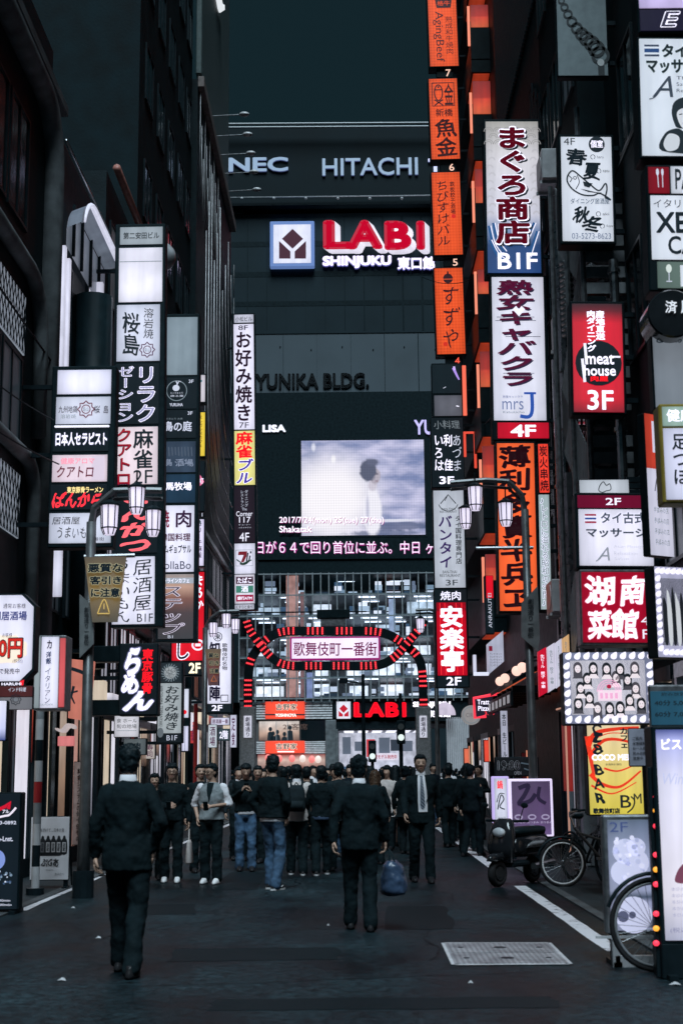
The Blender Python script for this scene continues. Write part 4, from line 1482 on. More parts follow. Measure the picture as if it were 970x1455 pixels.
for x in (659.5, 674):
    S.strip((x, 614, x + 3.6, 650 if x < 665 else 666), INK((236, 80, 60), .9), 'light_strip')
S.strip((663.1, 614, 674, 617), INK((236, 80, 60), .9), 'light_strip')
S = Sign('thai_sign', 'white restaurant sign with violet katakana and a temple roof mark, under the black letters sign', 'sign', (618, 697, 662, 836), YO - .2, .45, margin=1, arm='R')
d = S.panel((618, 697, 661, 835), LIT((178, 184, 196), 1.05, .08, .25)); d.line([(628, 716), (639, 703), (650, 716)], 1.3, K0); d.line([(639, 703), (634, 712)], 1, K0); d.ring(639, 712, 15, 1, K0, a0=20, a1=160); d.text('h', 'BAN-THAI', (629, 722, 649, 725), K0); d.text('h', 'RESTAURANT', (627, 726, 651, 729), K0)
d.text('v', 'バンタイ', (624, 732, 644, 808), INK((44, 20, 84)), .03, brush=.02, shear=.05); d.text('v', 'タイ国料理専門店', (648, 733, 657, 802), K0, .02); d.text('h', 'BAN-THAI', (629, 811, 649, 815), K0, .0); d.text('h', 'RESTAURANT', (625, 816, 654, 820), K0, .0); d.text('h', '3F', (633, 824, 650, 832), K0, .0); S.fin(d)
S = Sign('red_grill_sign', 'tall red lit sign with three big white letters and black ends, at the arch', 'sign', (620, 838, 666, 976), YO - .2, .45, margin=1, arm='R')
d = S.panel((620, 838, 665, 869), BLF); d.text('h', '焼肉', (628, 840, 657, 853), WH, .02); S.fin(d)
d = S.panel((622, 856, 664, 960), LIT((200, 8, 36), 1.0, .1, .2)); d.text('v', '安楽亭', (626, 861, 660, 955), WH, .06)
for x in (627, 634, 650, 658):
    d.line([(x, 857), (x, 959)], 1.2, INK((240, 40, 50)), 0)
S.fin(d)
d = S.panel((622, 961, 665, 976), BLF); d.text('h', '2F', (634, 962, 655, 974), WH, .03); S.fin(d)
S = Sign('projecting_sign', 'thin red sign seen edge on with white capitals reading upwards beside the tall red sign', 'sign', (690, 818, 702, 900), 41, .3, margin=.5, arm='R')
d = S.panel((692, 818, 702, 850), LIT((220, 20, 40), 1, .06, .2)); S.fin(d)
d = S.panel((690, 850, 702, 900), BLF); d.text('q', 'ANRAKUTEI', (694, 843, 699, 892), WH2, .0); S.fin(d)

# ---- the tall white signs
YT = 27.6
S = Sign('tuna_sign', 'tall sign with fat dark red letters over waves and a blue foot marked B1F', 'sign', (692, 171, 769, 389), YT, .4, margin=2, lean=.012, arm='R')
d = S.panel((693, 173, 768, 388), LIT((0, 0, 0), 1.05, .06, .12, stops=((0, (22, 66, 130)), (.18, (26, 62, 116)), (.28, (120, 140, 180)), (.38, (206, 206, 222)), (.75, (212, 210, 218)), (1, (168, 166, 162)))))
SEI = INK((140, 138, 138))
for r in range(3):
    for k in range(6):
        cx, cy = 697 + k * 13.5 + (r % 2) * 6.7, 188 + r * 9
        if cx < 766:
            for q in (7, 4.5):
                d.ring(cx, cy, q, .9, SEI, 0, a0=180, a1=360, n=12)
for r in range(9):
    for cx in (698 + (r % 2) * 3, 763 - (r % 2) * 3):
        for q in (6, 3.8):
            d.ring(cx, 218 + r * 11, min(q, 5 if cx > 760 else 5), .7, INK((170, 168, 174)), 0, a0=180, a1=360, n=10)
for k, (a, c) in enumerate((((696, 322), (712, 362)), ((702, 318), (718, 358)), ((764, 330), (752, 366)), ((760, 318), (744, 352)), ((697, 342), (722, 372)))):
    d.line(smooth_path([a, ((a[0] + c[0]) / 2 - 3, (a[1] + c[1]) / 2 + 6), c], 6), 4.5, INK((30, 78, 130)), 0, w1=1.5)
    d.line(smooth_path([(a[0] + 2, a[1]), ((a[0] + c[0]) / 2, (a[1] + c[1]) / 2 + 5), (c[0] + 2, c[1])], 6), 1.4, WH, 1)
TRED = INK((84, 8, 26))
d.text('v', 'まぐろ商店', (709, 181, 757, 351), K0, .09, layer=1, shadow=None); d.text('v', 'まぐろ商店', (705, 179, 755, 349), WH, .095, layer=2); d.text('v', 'まぐろ商店', (705, 180, 754, 348), TRED, .06, layer=3)
d.text('h', 'B1F', (707, 360, 763, 383), WH, .03, layer=2); S.fin(d)
S = Sign('club_sign', 'tall white sign with slanted wine red letters over a red 4F strip', 'sign', (702, 393, 779, 624), YT, .4, margin=2, lean=.012, arm='R')
d = S.panel((702, 394, 776, 598), LIT((214, 214, 230), 1.08, .1, .15))
d.text('v', '熟女キャバクラ', (711, 400, 764, 552), INK((40, 34, 60)), .03, layer=1, shear=.12); d.text('v', '熟女キャバクラ', (709, 398, 762, 550), INK((78, 10, 46)), .04, layer=2, shear=.12)
for (y, a, c) in ((452, 708, 762), (457, 706, 764), (532, 716, 760), (480, 720, 770)):
    d.line([(a, y), (c, y)], .8, INK((40, 40, 60)), 3)
d.poly([(731, 441), (736, 436), (740, 441), (744, 436), (749, 441), (740, 451)], WH, 4)
d.text('h', '新宿キャバクラ', (715, 563, 743, 567), INK((60, 80, 130))); d.text('h', 'mrs', (714, 571, 744, 583), INK((110, 122, 160)), -.01); d.text('h', 'Kabukicho', (715, 585, 745, 588), GR, -.01); d.line([(745, 560), (762, 560)], 3, INK((36, 76, 160))); d.line(smooth_path([(756, 560), (756, 584), (751, 593), (739, 592)], 6), 5, INK((36, 76, 160))); S.fin(d)
d = S.panel((707, 601, 779, 623), LIT((196, 18, 44), 1.0, .08, .15)); d.text('h', '4F', (725, 604, 761, 621), WH, .05); S.fin(d)
S = Sign('tavern_sign', 'tall orange lit sign with heavy black brush letters, behind the lanterns on the right', 'sign', (710, 629, 764, 869), YT, .4, margin=2, lean=.01, arm='R')
d = S.panel((710, 630, 763, 868), LIT((244, 98, 50), 1.12, .12, .15)); d.text('v', '薄利多賣半兵ヱ', (713, 633, 758, 866), INK((34, 10, 18)), .05, brush=.03); S.fin(d)
S = Sign('skewer_sign', 'small red lit sign with black letters beside the top of the orange brush sign', 'sign', (766, 630, 781, 700), YT, .4, margin=1, arm='R')
d = S.panel((766, 631, 780, 700), LIT((238, 64, 48), 1.1, .08, .1)); d.text('v', '炭火串焼', (767, 633, 779, 698), INK((50, 8, 18)), .03); S.fin(d)
S = Sign('narrow_sign', 'narrow pale green sign with a column of white rimmed letters beside the orange brush sign', 'sign', (768, 702, 783, 867), YT, .4, margin=1, lean=.012, arm='R')
d = S.panel((768, 703, 783, 866), LIT((160, 176, 180), 1.0, .06, .15)); d.text('v', '♪レトロに溢れる昭和の空間♪', (770, 706, 781, 862), INK((96, 116, 120)), .02, outline=WH, ow=.04); S.fin(d)

# ---- four seasons sign with the fish
S = Sign('fish_sign', 'white sign with a drawn fish between brush letters, marked 4F, beneath the grey billboard', 'sign', (798, 193, 873, 345), 20.0, .3, margin=2, lean=.018, arm='R')
d = S.panel((799, 195, 871, 343), LIT((206, 212, 224), 1.08, .08, .15))
d.text('h', '4F', (803, 197, 819, 207), K0, .0); d.disk(850, 206, 11.5, K0); d.text('h', '個室', (841, 200, 859, 211), WH, .03, layer=2)
d.text('h', '春', (806, 212, 836, 237), K0, .05, brush=.04, shear=.1); d.text('h', '夏', (829, 232, 855, 258), K0, .05, brush=.04, shear=.1); d.text('h', '秋', (813, 294, 838, 318), K0, .05, brush=.04, shear=.1); d.text('h', '冬', (826, 308, 856, 331), K0, .05, brush=.04, shear=.1)
up_ = smooth_path([(808, 250), (815, 244), (826, 252), (840, 264), (852, 272), (861, 262), (863, 270), (860, 282)], 6)
lo_ = smooth_path([(808, 250), (807, 259), (814, 270), (828, 278), (843, 279), (853, 276), (868, 285), (860, 282)], 6)
d.line(up_, 2.2, K0); d.line(lo_, 2.2, K0); d.ring(818, 254, 2.6, 1, K0); d.line(smooth_path([(821, 250), (824, 260), (819, 270)], 6), 1.2, K0)
for k in range(4):
    d.line(smooth_path([(826 + k * 3, 270 + k * 1.2), (836 + k * 4, 272 + k), (846 + k * 3, 275)], 5), .7, K0)
d.poly([(829, 259), (843, 262), (838, 268), (831, 266)], K0); d.line([(808, 250), (814, 255), (811, 260)], 1.4, K0)
d.text('h', 'ダイニング居酒屋', (811, 283, 866, 291), INK((40, 66, 90)), .01); d.text('h', '03-5273-8623', (812, 332, 867, 340), INK((90, 104, 130)), -.005)
for (x, y, t) in ((850, 224, 'haru'), (858, 244, 'natsu'), (856, 305, 'aki'), (861, 322, 'fuyu')):
    d.text('h', t, (x, y - 2, x + 9, y + 2), K0); d.ring(x - 6, y, 3.5, .8, K0, a0=90, a1=420)
S.fin(d)
S = Sign('meat_sign', 'red lit sign with a black disc and white Latin words, marked 3F', 'sign', (814, 430, 888, 587), 19.6, .3, margin=2, lean=.02, arm='R')
d = S.panel((815, 432, 886, 586), LIT((0, 0, 0), 1.0, .1, .1, stops=((0, (150, 4, 34)), (.12, (222, 8, 44)), (.82, (222, 8, 44)), (.93, (110, 6, 30)), (1, (60, 6, 22)))))
d.text('v', '肉ダイニング', (835, 442, 848, 501), WH, .06); d.text('v', '産地直送', (848, 442, 861, 484), WH, .06); d.disk(851, 517, 33, INK((16, 26, 34)), 0, ry=32)
d.text('h', 'meat', (833, 505, 873, 519), WH, .03, layer=2); d.text('h', 'house', (830, 520, 875, 535), WH, .03, layer=2); d.line([(832, 489), (834, 519)], 4, WH, 2); d.line([(828, 511), (831, 544)], 4, WH, 2); d.line([(866, 508), (882, 508)], 2.6, WH, 2); d.text('h', '肉屋', (839, 535, 864, 543), RD, .05, layer=2); d.text('h', '3F', (834, 555, 871, 583), WH, .03); S.fin(d)
S = Sign('logo_sign', 'small white sign panel with a little outlined shape on top of the massage sign', 'sign', (823, 682, 893, 704), 18.9, .2, margin=1, arm='R')
d = S.panel((823, 682, 893, 704), LIT((190, 196, 206), 1.0)); d.line(smooth_path([(852, 690), (857, 685), (861, 690), (866, 688), (867, 696), (860, 698), (855, 700), (850, 697)], 5, True) + [(852, 690)], 1.2, K0); S.fin(d)
S = Sign('massage_sign', 'broad white massage sign with a maroon 2F strip and a small striped flag', 'sign', (821, 702, 929, 806), 18.6, .3, margin=2, lean=.015, arm='R')
d = S.panel((822, 704, 925, 722), LIT((104, 12, 44), 1, .06, .1)); d.text('h', '2F', (862, 708, 884, 718), WH, .02); S.fin(d)
d = S.panel((823, 724, 928, 804), LIT((226, 224, 242), 1.1))
FG = INK((60, 70, 84))
for k, c in enumerate(((150, 40, 66), (226, 224, 242), (44, 70, 140), (226, 224, 242), (150, 40, 66))):
    d.rect(832, 731 + k * 2.6, 848, 733.6 + k * 2.6, INK(c), 0)
d.text('h', 'タイ古式', (854, 728, 918, 745), INK((150, 152, 170)), .06, outline=WH, ow=.02); d.text('h', 'タイ古式', (855, 729, 917, 744), FG, .02, layer=3); d.text('h', 'マッサージ', (833, 751, 919, 764), FG, .05); d.text('h', 'A', (847, 778, 866, 797), INK((140, 144, 156)), -.012, shear=.35); d.line(smooth_path([(846, 798), (852, 794), (858, 786)], 5), 1.2, GR); d.text('h', 'Asian Massage', (872, 775, 915, 780), INK((185, 186, 200)), -.01); d.text('h', 'Relaxation', (872, 784, 905, 789), INK((185, 186, 200)), -.01); d.text('h', 'Salon', (872, 792, 892, 796), INK((185, 186, 200)), -.01); S.fin(d)
S = Sign('brush_sign', 'red square lit sign with four big white brush letters and a 4F', 'sign', (827, 811, 929, 916), 18.6, .3, frame=M_GALV, margin=2, lean=.012, arm='R')
d = S.panel((828, 813, 928, 913), LIT((158, 10, 40), 1.05, .08, .2))
for (c, r) in (('湖', (832, 818, 876, 862)), ('南', (882, 818, 922, 862)), ('菜', (835, 865, 869, 909)), ('館', (868, 865, 908, 909))):
    d.text('h', c, r, INK((240, 236, 248), 1.1), .045, brush=.035, shear=.12, outline=INK((214, 110, 140)), ow=.02)
d.text('v', '4F', (908, 872, 928, 910), WH, .0, layer=3); S.fin(d)

# ---- poster of faces with a candy border
S = Sign('poster_sign', 'big lit poster crowded with small black and white faces inside a striped bulb border', 'poster', (803, 927, 931, 1029), 18.2, .3, margin=1, arm='R')
d = S.panel((803, 927, 930, 1028), LIT((112, 118, 142), 1.0, .03, .1)); S.fin(d)
d = S.panel((812, 938, 919, 1016), LIT((196, 194, 200), 1.0, .05, .3), 'picture')
SK, HR, HR2 = INK((232, 220, 226)), INK((24, 30, 36)), INK((70, 68, 76))
for k, (x, y) in enumerate(((823, 949), (845, 949), (864, 950), (883, 951), (904, 949), (836, 964), (893, 966), (826, 977), (904, 978), (822, 999), (838, 991), (895, 995), (849, 1006), (866, 1006), (881, 1005), (911, 1000), (877, 962))):
    h = HR if k % 4 else HR2
    d.disk(x, y, 6.6, h, 0 + k % 2, ry=8.6, n=14); d.poly([(x - 6, y), (x + 6, y), (x + 6.5, y + 12), (x - 6.5, y + 12)], h, 0 + k % 2)
    d.poly([(x - 8, y + 15), (x - 4, y + 9), (x + 4, y + 9), (x + 8, y + 15)], SK if k % 3 else HR2, 1 + k % 2); d.disk(x, y + 1.5, 4.3, SK, 2 + k % 2, ry=5.6, n=12)
    for e in (-1.6, 1.6):
        d.disk(x + e, y + .8, .7, HR, 4, ry=.5, n=6)
    d.line([(x - 1.2, y + 4.4), (x + 1.2, y + 4.4)], .6, INK((150, 80, 90)), 4)
PKL = INK((236, 170, 206))
for q in (17, 14, 11):
    d.ring(866, 983, q, 1.2, PKL, 5, a0=180, a1=360)
d.rect(850, 981, 884, 996, INK((236, 214, 228)), 5); d.text('h', 'IDOL', (853, 983, 881, 993), PKL, .05, layer=6) if False else None
d.disk(866, 976, 3.4, INK((170, 20, 60)), 7, ry=3, n=10); d.rect(853, 985, 857, 993, PKL, 6); d.rect(860, 985, 864, 993, PKL, 6); d.rect(867, 985, 871, 993, PKL, 6); d.rect(874, 985, 878, 993, PKL, 6); S.fin(d, 'printed_pattern')


def flame(cx, cy, s=1.0):
    return smooth_path([(cx - 4.5 * s, cy + 4 * s), (cx - 4 * s, cy - 2 * s), (cx + 4 * s, cy - 6 * s), (cx + 4.5 * s, cy + 2 * s), (cx + 1 * s, cy + 6 * s)], 4, True)


FL = INK((238, 234, 250), 1.15)
for pts in ([(810 + k * 13, 932) for k in range(10)] + [(808 + k * 13, 1022) for k in range(10)] + [(807, 946 + k * 13) for k in range(6)] + [(925, 946 + k * 13) for k in range(6)],):
    for (x, y) in pts:
        b_ = MB()
        b_.prism([S.loc(*p) for p in flame(x, y, .86)], -.045, -.013)
        b_.build('border_bulb', FL, S.root)

# ---- yellow bar sign
S = Sign('bar_sign', 'yellow lit bar sign with red swirls and a column of black hand drawn capitals', 'sign', (838, 1028, 915, 1158), 18.4, .3, margin=1, arm='R')
d = S.panel((838, 1029, 914, 1157), LIT((0, 0, 0), 1.0, .06, .15, stops=((0, (222, 204, 70)), (.45, (230, 208, 110)), (1, (240, 220, 180)))))
RS = INK((226, 58, 34))
for pts, w in (([(839, 1060), (850, 1042), (880, 1036), (912, 1034)], 8), ([(840, 1075), (862, 1052), (895, 1054), (913, 1066)], 6), ([(860, 1092), (880, 1096), (905, 1086), (913, 1076)], 3), ([(840, 1100), (856, 1114), (882, 1118), (912, 1096)], 6), ([(841, 1116), (870, 1128), (905, 1112)], 3), ([(838, 1046), (842, 1080), (846, 1108)], 8), ([(844, 1052), (870, 1042), (905, 1044)], 2)):
    d.line(smooth_path(pts, 6), w, RS, 0, w1=w * .4)
for c, y in (('C', 1036), ('t', 1047), ('8', 1064), ('B', 1093), ('A', 1113), ('R', 1133)):
    d.text('h', c, (845, y - 7, 860, y + 9), K0, .05, brush=.05, layer=2)
d.text('h', 'COCO MEI', (843, 1072, 896, 1081), WH, .06, layer=3); d.text('h', '会員制お酒処', (862, 1085, 885, 1088), K0, .01, layer=3); d.text('h', 'B', (881, 1130, 896, 1148), K0, .01, layer=3); d.line(smooth_path([(896, 1132), (901, 1138), (898, 1148), (890, 1155)], 5), 2, K0, 3); d.text('h', 'M', (900, 1128, 911, 1142), K0, .01, layer=3); d.text('h', '歌舞伎町店', (842, 1148, 880, 1156), K0, .08, layer=3); d.text('h', 'カラ', (889, 1060, 893, 1056), K0) if False else None
d.text('v', 'カフェ', (884, 1034, 896, 1064), K0, .06, layer=3); S.fin(d)

# ---- plates low at the right edge
S = Sign('price_plate', 'teal price plate with two dark lines of figures at the right edge', 'sign', (924, 974, 985, 1032), 13.2, .05, frame=M_GALV, margin=1)
d = S.panel((925, 982, 985, 1030), LIT((34, 74, 94), 1, .05, .3)); d.text('h', '飲み放題', (940, 984, 975, 989), K0, .01); d.text('h', '40分 5,000', (930, 995, 982, 1003), K0, .03); d.text('h', '60分 7,000', (930, 1011, 982, 1019), K0, .03); S.fin(d)
S = Sign('notice_plate', 'small dim lavender plate of small print in front of the yellow bar sign', 'sign', (894, 1035, 936, 1089), 14.5, .04, margin=.5)
d = S.panel((894, 1036, 936, 1088), MAT('notice_vinyl', (.42, .42, .5), .5, var=.3))
for k, t in enumerate(('ご案内', '全席個室完備', 'お一人様から', '飲み放題付', '営業中')):
    d.text('h', t, (899, 1047 + k * 7, 899 + 4.6 * len(t), 1051.5 + k * 7), PRINT((40, 44, 50)), .01)
d.poly([(920, 1082), (927, 1072), (933, 1082)], PRINT((40, 44, 50))); S.fin(d)

# ---- signs at the top right edge
YE = 13.6
S = Sign('hanging_sign', 'black sign with a glowing outlined capital and violet light at the top right corner', 'sign', (908, -40, 1010, 45), YE, .3, margin=1.5, arm='R')
d = S.panel((909, -38, 1010, 12), LIT((196, 180, 226), 1.0, .1, .6)); S.fin(d)
d = S.panel((909, 14, 1010, 44), LIT((24, 20, 44), 1, .04, .2)); d.text('h', 'E', (938, 18, 966, 39), INK((40, 36, 60)), .0, shear=.25, outline=WH, ow=.05); d.text('h', 'L', (972, 18, 1000, 39), INK((40, 36, 60)), .0, shear=.25, outline=WH, ow=.05); S.fin(d)
S = Sign('hanging_sign', 'tall white massage sign with a black and white portrait at the right edge', 'sign', (911, 54, 1018, 224), YE, .3, margin=2, lean=.02, arm='R')
d = S.panel((912, 56, 1018, 222), LIT((200, 208, 220), 1.08, .06, .15))
for k, c in enumerate(((40, 52, 76), (200, 208, 220), (24, 60, 110), (24, 60, 110), (200, 208, 220), (40, 52, 76))):
    d.rect(919, 65 + k * 2.8, 940, 67.8 + k * 2.8, INK(c), 0)
d.text('h', 'タイ式', (944, 64, 1000, 84), K0, .05, outline=INK((130, 150, 150)), ow=.02); d.text('h', 'マッサージ', (921, 86, 1010, 106), K0, .05, outline=INK((130, 150, 150)), ow=.02)
d.text('h', 'A', (928, 110, 958, 140), INK((50, 60, 74)), -.012, shear=.35); d.line(smooth_path([(924, 143), (932, 140), (942, 128)], 5), 1.6, INK((50, 60, 74)))
for k, t in enumerate(('Thai', 'Salon', 'Relax')):
    d.text('h', t, (963, 110 + k * 9, 985, 115 + k * 9), INK((60, 70, 84)), -.01)
d.poly(smooth_path([(958, 176), (955, 160), (960, 146), (975, 140), (992, 147), (996, 168), (994, 182), (965, 184)], 5, True), K0); d.poly(smooth_path([(962, 164), (970, 156), (986, 156), (988, 172), (980, 186), (968, 182)], 5, True), INK((196, 200, 208)), 2)
d.poly(smooth_path([(940, 216), (944, 192), (962, 184), (975, 190), (990, 186), (1004, 200), (1010, 218)], 5, True), K0, 1); d.poly(smooth_path([(942, 206), (950, 192), (964, 196), (962, 212), (948, 216)], 5, True), INK((190, 196, 204)), 2)
d.line([(965, 165), (970, 164)], 1.3, K0, 3); d.line([(978, 164), (984, 165)], 1.3, K0, 3); d.line([(970, 177), (977, 177)], 1.4, INK((110, 60, 70)), 3); S.fin(d)
S = Sign('hanging_sign', 'white restaurant sign with a red fork panel and big black capitals', 'sign', (924, 236, 1022, 412), YE, .3, margin=2, lean=.02, arm='R')
d = S.panel((925, 238, 955, 276), LIT((120, 10, 28), 1, .1, .2)); d.line([(938, 246), (939, 268)], 1.2, WH2); d.disk(938, 246, 2.2, WH2, ry=5); d.line([(945, 246), (945, 268)], 1.2, WH2); d.disk(945, 246, 1.8, WH2, ry=5); S.fin(d)
d = S.panel((957, 237, 1022, 276), LIT((206, 210, 222), 1.05)); d.text('h', 'PASTA', (963, 241, 1018, 271), K0, .02); S.fin(d)
d = S.panel((927, 279, 1022, 370), LIT((206, 212, 224), 1.08, .06, .15)); d.text('h', 'イタリアン', (931, 285, 1000, 297), K0, -.005); d.text('h', 'XEX', (934, 303, 1004, 333), K0, .04); d.text('h', 'CAFE', (950, 337, 1015, 363), K0, .03); S.fin(d)
d = S.panel((934, 373, 1022, 410), LIT((92, 110, 104), 1, .1, .4)); d.disk(950, 383, 4, INK((200, 210, 205)), ry=6); d.line([(950, 388), (950, 400)], 1.2, WH2); d.line([(946, 401), (954, 401)], 1.4, WH2); d.rect(966, 378, 1010, 408, INK((200, 206, 216)), 0); S.fin(d)
S = Sign('drum_sign', 'black round drum shaped sign with one pale letter hanging at the right edge', 'sign', (914, 412, 1000, 478), 13.2, .3, margin=0, cab=False)
b_ = MB(); b_.tube([(0, .4, S.H / 2), (0, .02, S.H / 2), (0, 0, S.H / 2)], [S.H * .52, S.H * .52, S.H * .49], 40); S.last = b_.build('drum', MAT('gloss_black', (.02, .024, .028), .12, coat=.6), S.root, smooth=False)
b_ = MB(); b_.box(S.W * .35, XR - S.base.x + .1, .15, .22, S.H * .45, S.H * .55); b_.build('bracket', M_DARK, S.root)
d = Decal(S.loc); d.text('h', '済', (946, 428, 963, 446), INK((200, 206, 214)), .03, brush=.02); d.text('h', '屋', (968, 428, 984, 446), INK((200, 206, 214)), .03); S.fin(d)
S = Sign('hanging_sign', 'grey dim sign panel under the black drum at the right edge', 'sign', (930, 472, 1015, 580), 13.4, .2, margin=1, arm='R')
d = S.panel((931, 473, 1015, 579), LIT((124, 132, 142), .9, .08, .25)); d.text('h', 'ここから', (936, 476, 990, 488), K0, .03, shear=.2); S.fin(d)
S = Sign('turned_sign', 'white sign turned sideways with a red top and faint handwriting at the right', 'sign', (918, 590, 962, 790), 15.6, .12, margin=1, yaw=.55, arm=None)
d = S.panel((918, 590, 962, 668), LIT((196, 66, 50), .95, .1, .3)); d.rect(930, 600, 940, 645, INK((206, 205, 226)), 0); S.fin(d)
d = S.panel((918, 668, 962, 790), LIT((206, 206, 226), 1.0, .05, .15)); d.line(smooth_path([(930, 700), (938, 672), (941, 690), (934, 712)], 6), 1.5, K0)
for k in range(4):
    d.text('h', '手揉みの店', (926, 722 + k * 15, 954, 731 + k * 15), GR, -.01, brush=.04)
S.fin(d)
S = Sign('hanging_sign', 'pale sign with a yellow edged frame and green letters cut by the right edge', 'sign', (944, 576, 1010, 712), 13.0, .25, margin=2.5, frame=MAT('yellow_edge', (.35, .25, .04), .5), arm='R')
d = S.panel((946, 578, 1010, 606), LIT((150, 176, 166), 1.0)); d.text('h', '健康', (952, 582, 990, 600), WH, .03); S.fin(d)
d = S.panel((946, 609, 1010, 710), LIT((206, 208, 232), 1.05)); d.text('v', '足つぼ', (957, 616, 980, 690), K0, .03); S.fin(d)
S = Sign('turned_sign', 'photo sign with a bulb border turned sideways beside the red brush sign', 'sign', (931, 806, 985, 934), 15.0, .2, margin=1, yaw=.35, arm=None)
d = S.panel((931, 806, 985, 934), LIT((170, 170, 196), 1.0, .04, .2)); S.fin(d)
d = S.panel((938, 822, 985, 918), LIT((64, 68, 76), 1, .1, .7), 'picture')
for k in range(6):
    d.poly(smooth_path([(942 + k * 7, 912), (941 + k * 7, 860 - (k % 2) * 14), (944 + k * 7, 850 - (k % 3) * 8), (948 + k * 7, 866), (948 + k * 7, 912)], 4, True), INK((196, 200, 206)) if k % 2 else INK((30, 34, 40)), k % 2)
S.fin(d, 'printed_pattern')
for pts in ([(934, 812 + k * 11) for k in range(11)] + [(942 + k * 9, 812) for k in range(5)] + [(942 + k * 9, 927) for k in range(5)],):
    for (x, y) in pts:
        b_ = MB(); b_.prism([S.loc(*p) for p in flame(x, y, .7)], -.04, -.013); b_.build('border_bulb', FL, S.root)

# ---- unlit billboard high on the right, seen from below
S = Sign('billboard', 'grey unlit billboard with a printed dark chain high up on the right', 'billboard', (793, -40, 863, 108), 20.0, .15, frame=M_DARK, margin=1, lean=.01, arm='R')
d = S.panel((793, -40, 863, 108), MAT('billboard_vinyl', (.30, .36, .38), .6, var=.15)); pts = [(800, 2), (806, 16), (814, 32), (824, 46), (834, 56), (845, 66), (853, 80)]
for k in range(10):
    t = k / 9 * (len(pts) - 1.001); i = int(t); q = t - i
    x, y = pts[i][0] * (1 - q) + pts[i + 1][0] * q, pts[i][1] * (1 - q) + pts[i + 1][1] * q
    d.ring(x, y, 5 + k * .9, 2.2 + k * .25, PRINT((60, 66, 70)), 1)
d.disk(853, 90, 5, PRINT((245, 245, 245)), 2); d.rect(849, 94, 858, 108, PRINT((60, 66, 70)), 1); S.fin(d, 'printed_pattern')

# ---- trattoria sign, round plate, lit boards of the near right shops
S = Sign('neon_sign', 'dark pizzeria sign rimmed in red neon above the awning on the right', 'sign', (672, 986, 712, 1020), 33, .12, margin=0, cab=False)
b_ = MB(); b_.prism([S.loc(*p) for p in ((674, 1020), (708, 1014), (711, 987), (673, 993))], 0, .1); S.last = b_.build('board', LIT((30, 30, 44), 1, .02, .2), S.root)
d = Decal(S.loc); d.text('h', 'Trattoria', (678, 994, 708, 1001), WH, .03); d.text('h', 'Pizzeria', (679, 1003, 706, 1010), WH, .03); d.text('h', '3.14', (688, 1011, 702, 1016), INK((240, 60, 70)), .02); S.fin(d)
b_ = MB(); b_.tube([(S.loc(*p)[0], -.05, S.loc(*p)[1]) for p in ((708, 986), (673, 992), (674, 1020), (690, 1018))], .035, 8); b_.build('neon_tube', INK((255, 60, 80), 1.1), S.root, smooth=True)
S = Sign('round_plate', 'round pale plate hanging behind the red neon pizzeria sign', 'sign', (654, 1002, 685, 1030), 35, .15, margin=0, cab=False)
b_ = MB(); b_.tube([(0, 0, S.H / 2), (0, .12, S.H / 2)], S.H * .5, 32); S.last = b_.build('disc', LIT((150, 146, 146), .85, .1, .2), S.root)
d = Decal(S.loc, y=-.004); d.ring(669.5, 1016, 12, 1, GR); d.text('h', 'CIRO', (662, 1013, 677, 1019), INK((100, 96, 100))); S.fin(d)
S = Sign('lit_board', 'white lit board front with a slanted top beside the red grill sign', 'sign', (693, 893, 716, 958), 36, .8, margin=0, cab=False)
b_ = MB(); b_.prism([S.loc(*p) for p in ((694, 958), (716, 940), (716, 896), (694, 914))], 0, .5); S.last = b_.build('panel', LIT((178, 180, 200), .9, .05, .4), S.root)
d = Decal(S.loc, y=-.005); d.rect(695, 918, 700, 925, INK((120, 10, 40)), 0)
for k in range(5):
    d.text('h', 'ランチ セット', (696, 928 + k * 5 - k, 713, 931 + k * 5 - k), KB)
S.fin(d)
S.strip((672, 955, 694, 960), INK((220, 222, 240)), 'light_tube')
S.strip((672, 930, 677, 955), LIT((216, 216, 236), .95), 'side_panel', (.0, .1))
S = Sign('lit_board', 'row of tall white and red lit menu boards behind the right lamp post', 'sign', (764, 902, 812, 992), 23.0, .3, margin=0, cab=False)
for (a, c, t0, t1, col) in ((766, 778, 926, 990, (206, 20, 50)), (779, 790, 920, 984, (210, 206, 224)), (791, 800, 914, 978, (206, 204, 222)), (801, 811, 908, 972, (214, 170, 120))):
    b_ = MB(); b_.prism([S.loc(*p) for p in ((a, t1), (c, t1 - 7), (c, t0 - 7), (a, t0))], 0, .12); S.last = b_.build('panel', LIT(col, .9, .05, .3), S.root)
    d = Decal(S.loc, y=-.005); d.text('v', '生ビール 餃子 中華', (a + 3, t0 + 4, c - 3, t1 - 12), WH if col[1] < 100 else GR, .02); S.fin(d)

S = Sign('menu_sign', 'tall narrow white sign with small dark marks at a doorway behind the opening hours board', 'sign', (712, 1010, 722, 1080), 29, .1, margin=.8)
d = S.panel((712, 1010, 722, 1080), LIT((170, 172, 190), .95, .06, .3)); d.text('v', '本日 生ビール', (714, 1014, 720, 1076), K0, .03); S.fin(d)

# ================================================================== THE ARCH
YA = 60.0


def bez_ribbon(pts):
    return smooth_path(pts, 8)


t = thing('street_arch', 'black entrance arch of two crossing ribbons studded with red lamps, holding a white name board', 'arch', (P(478, 1096, YA).x, YA, 0))
ox = t.location.x


def A3(px, py):
    p = P(px, py, YA)
    return (p.x - ox, p.z)


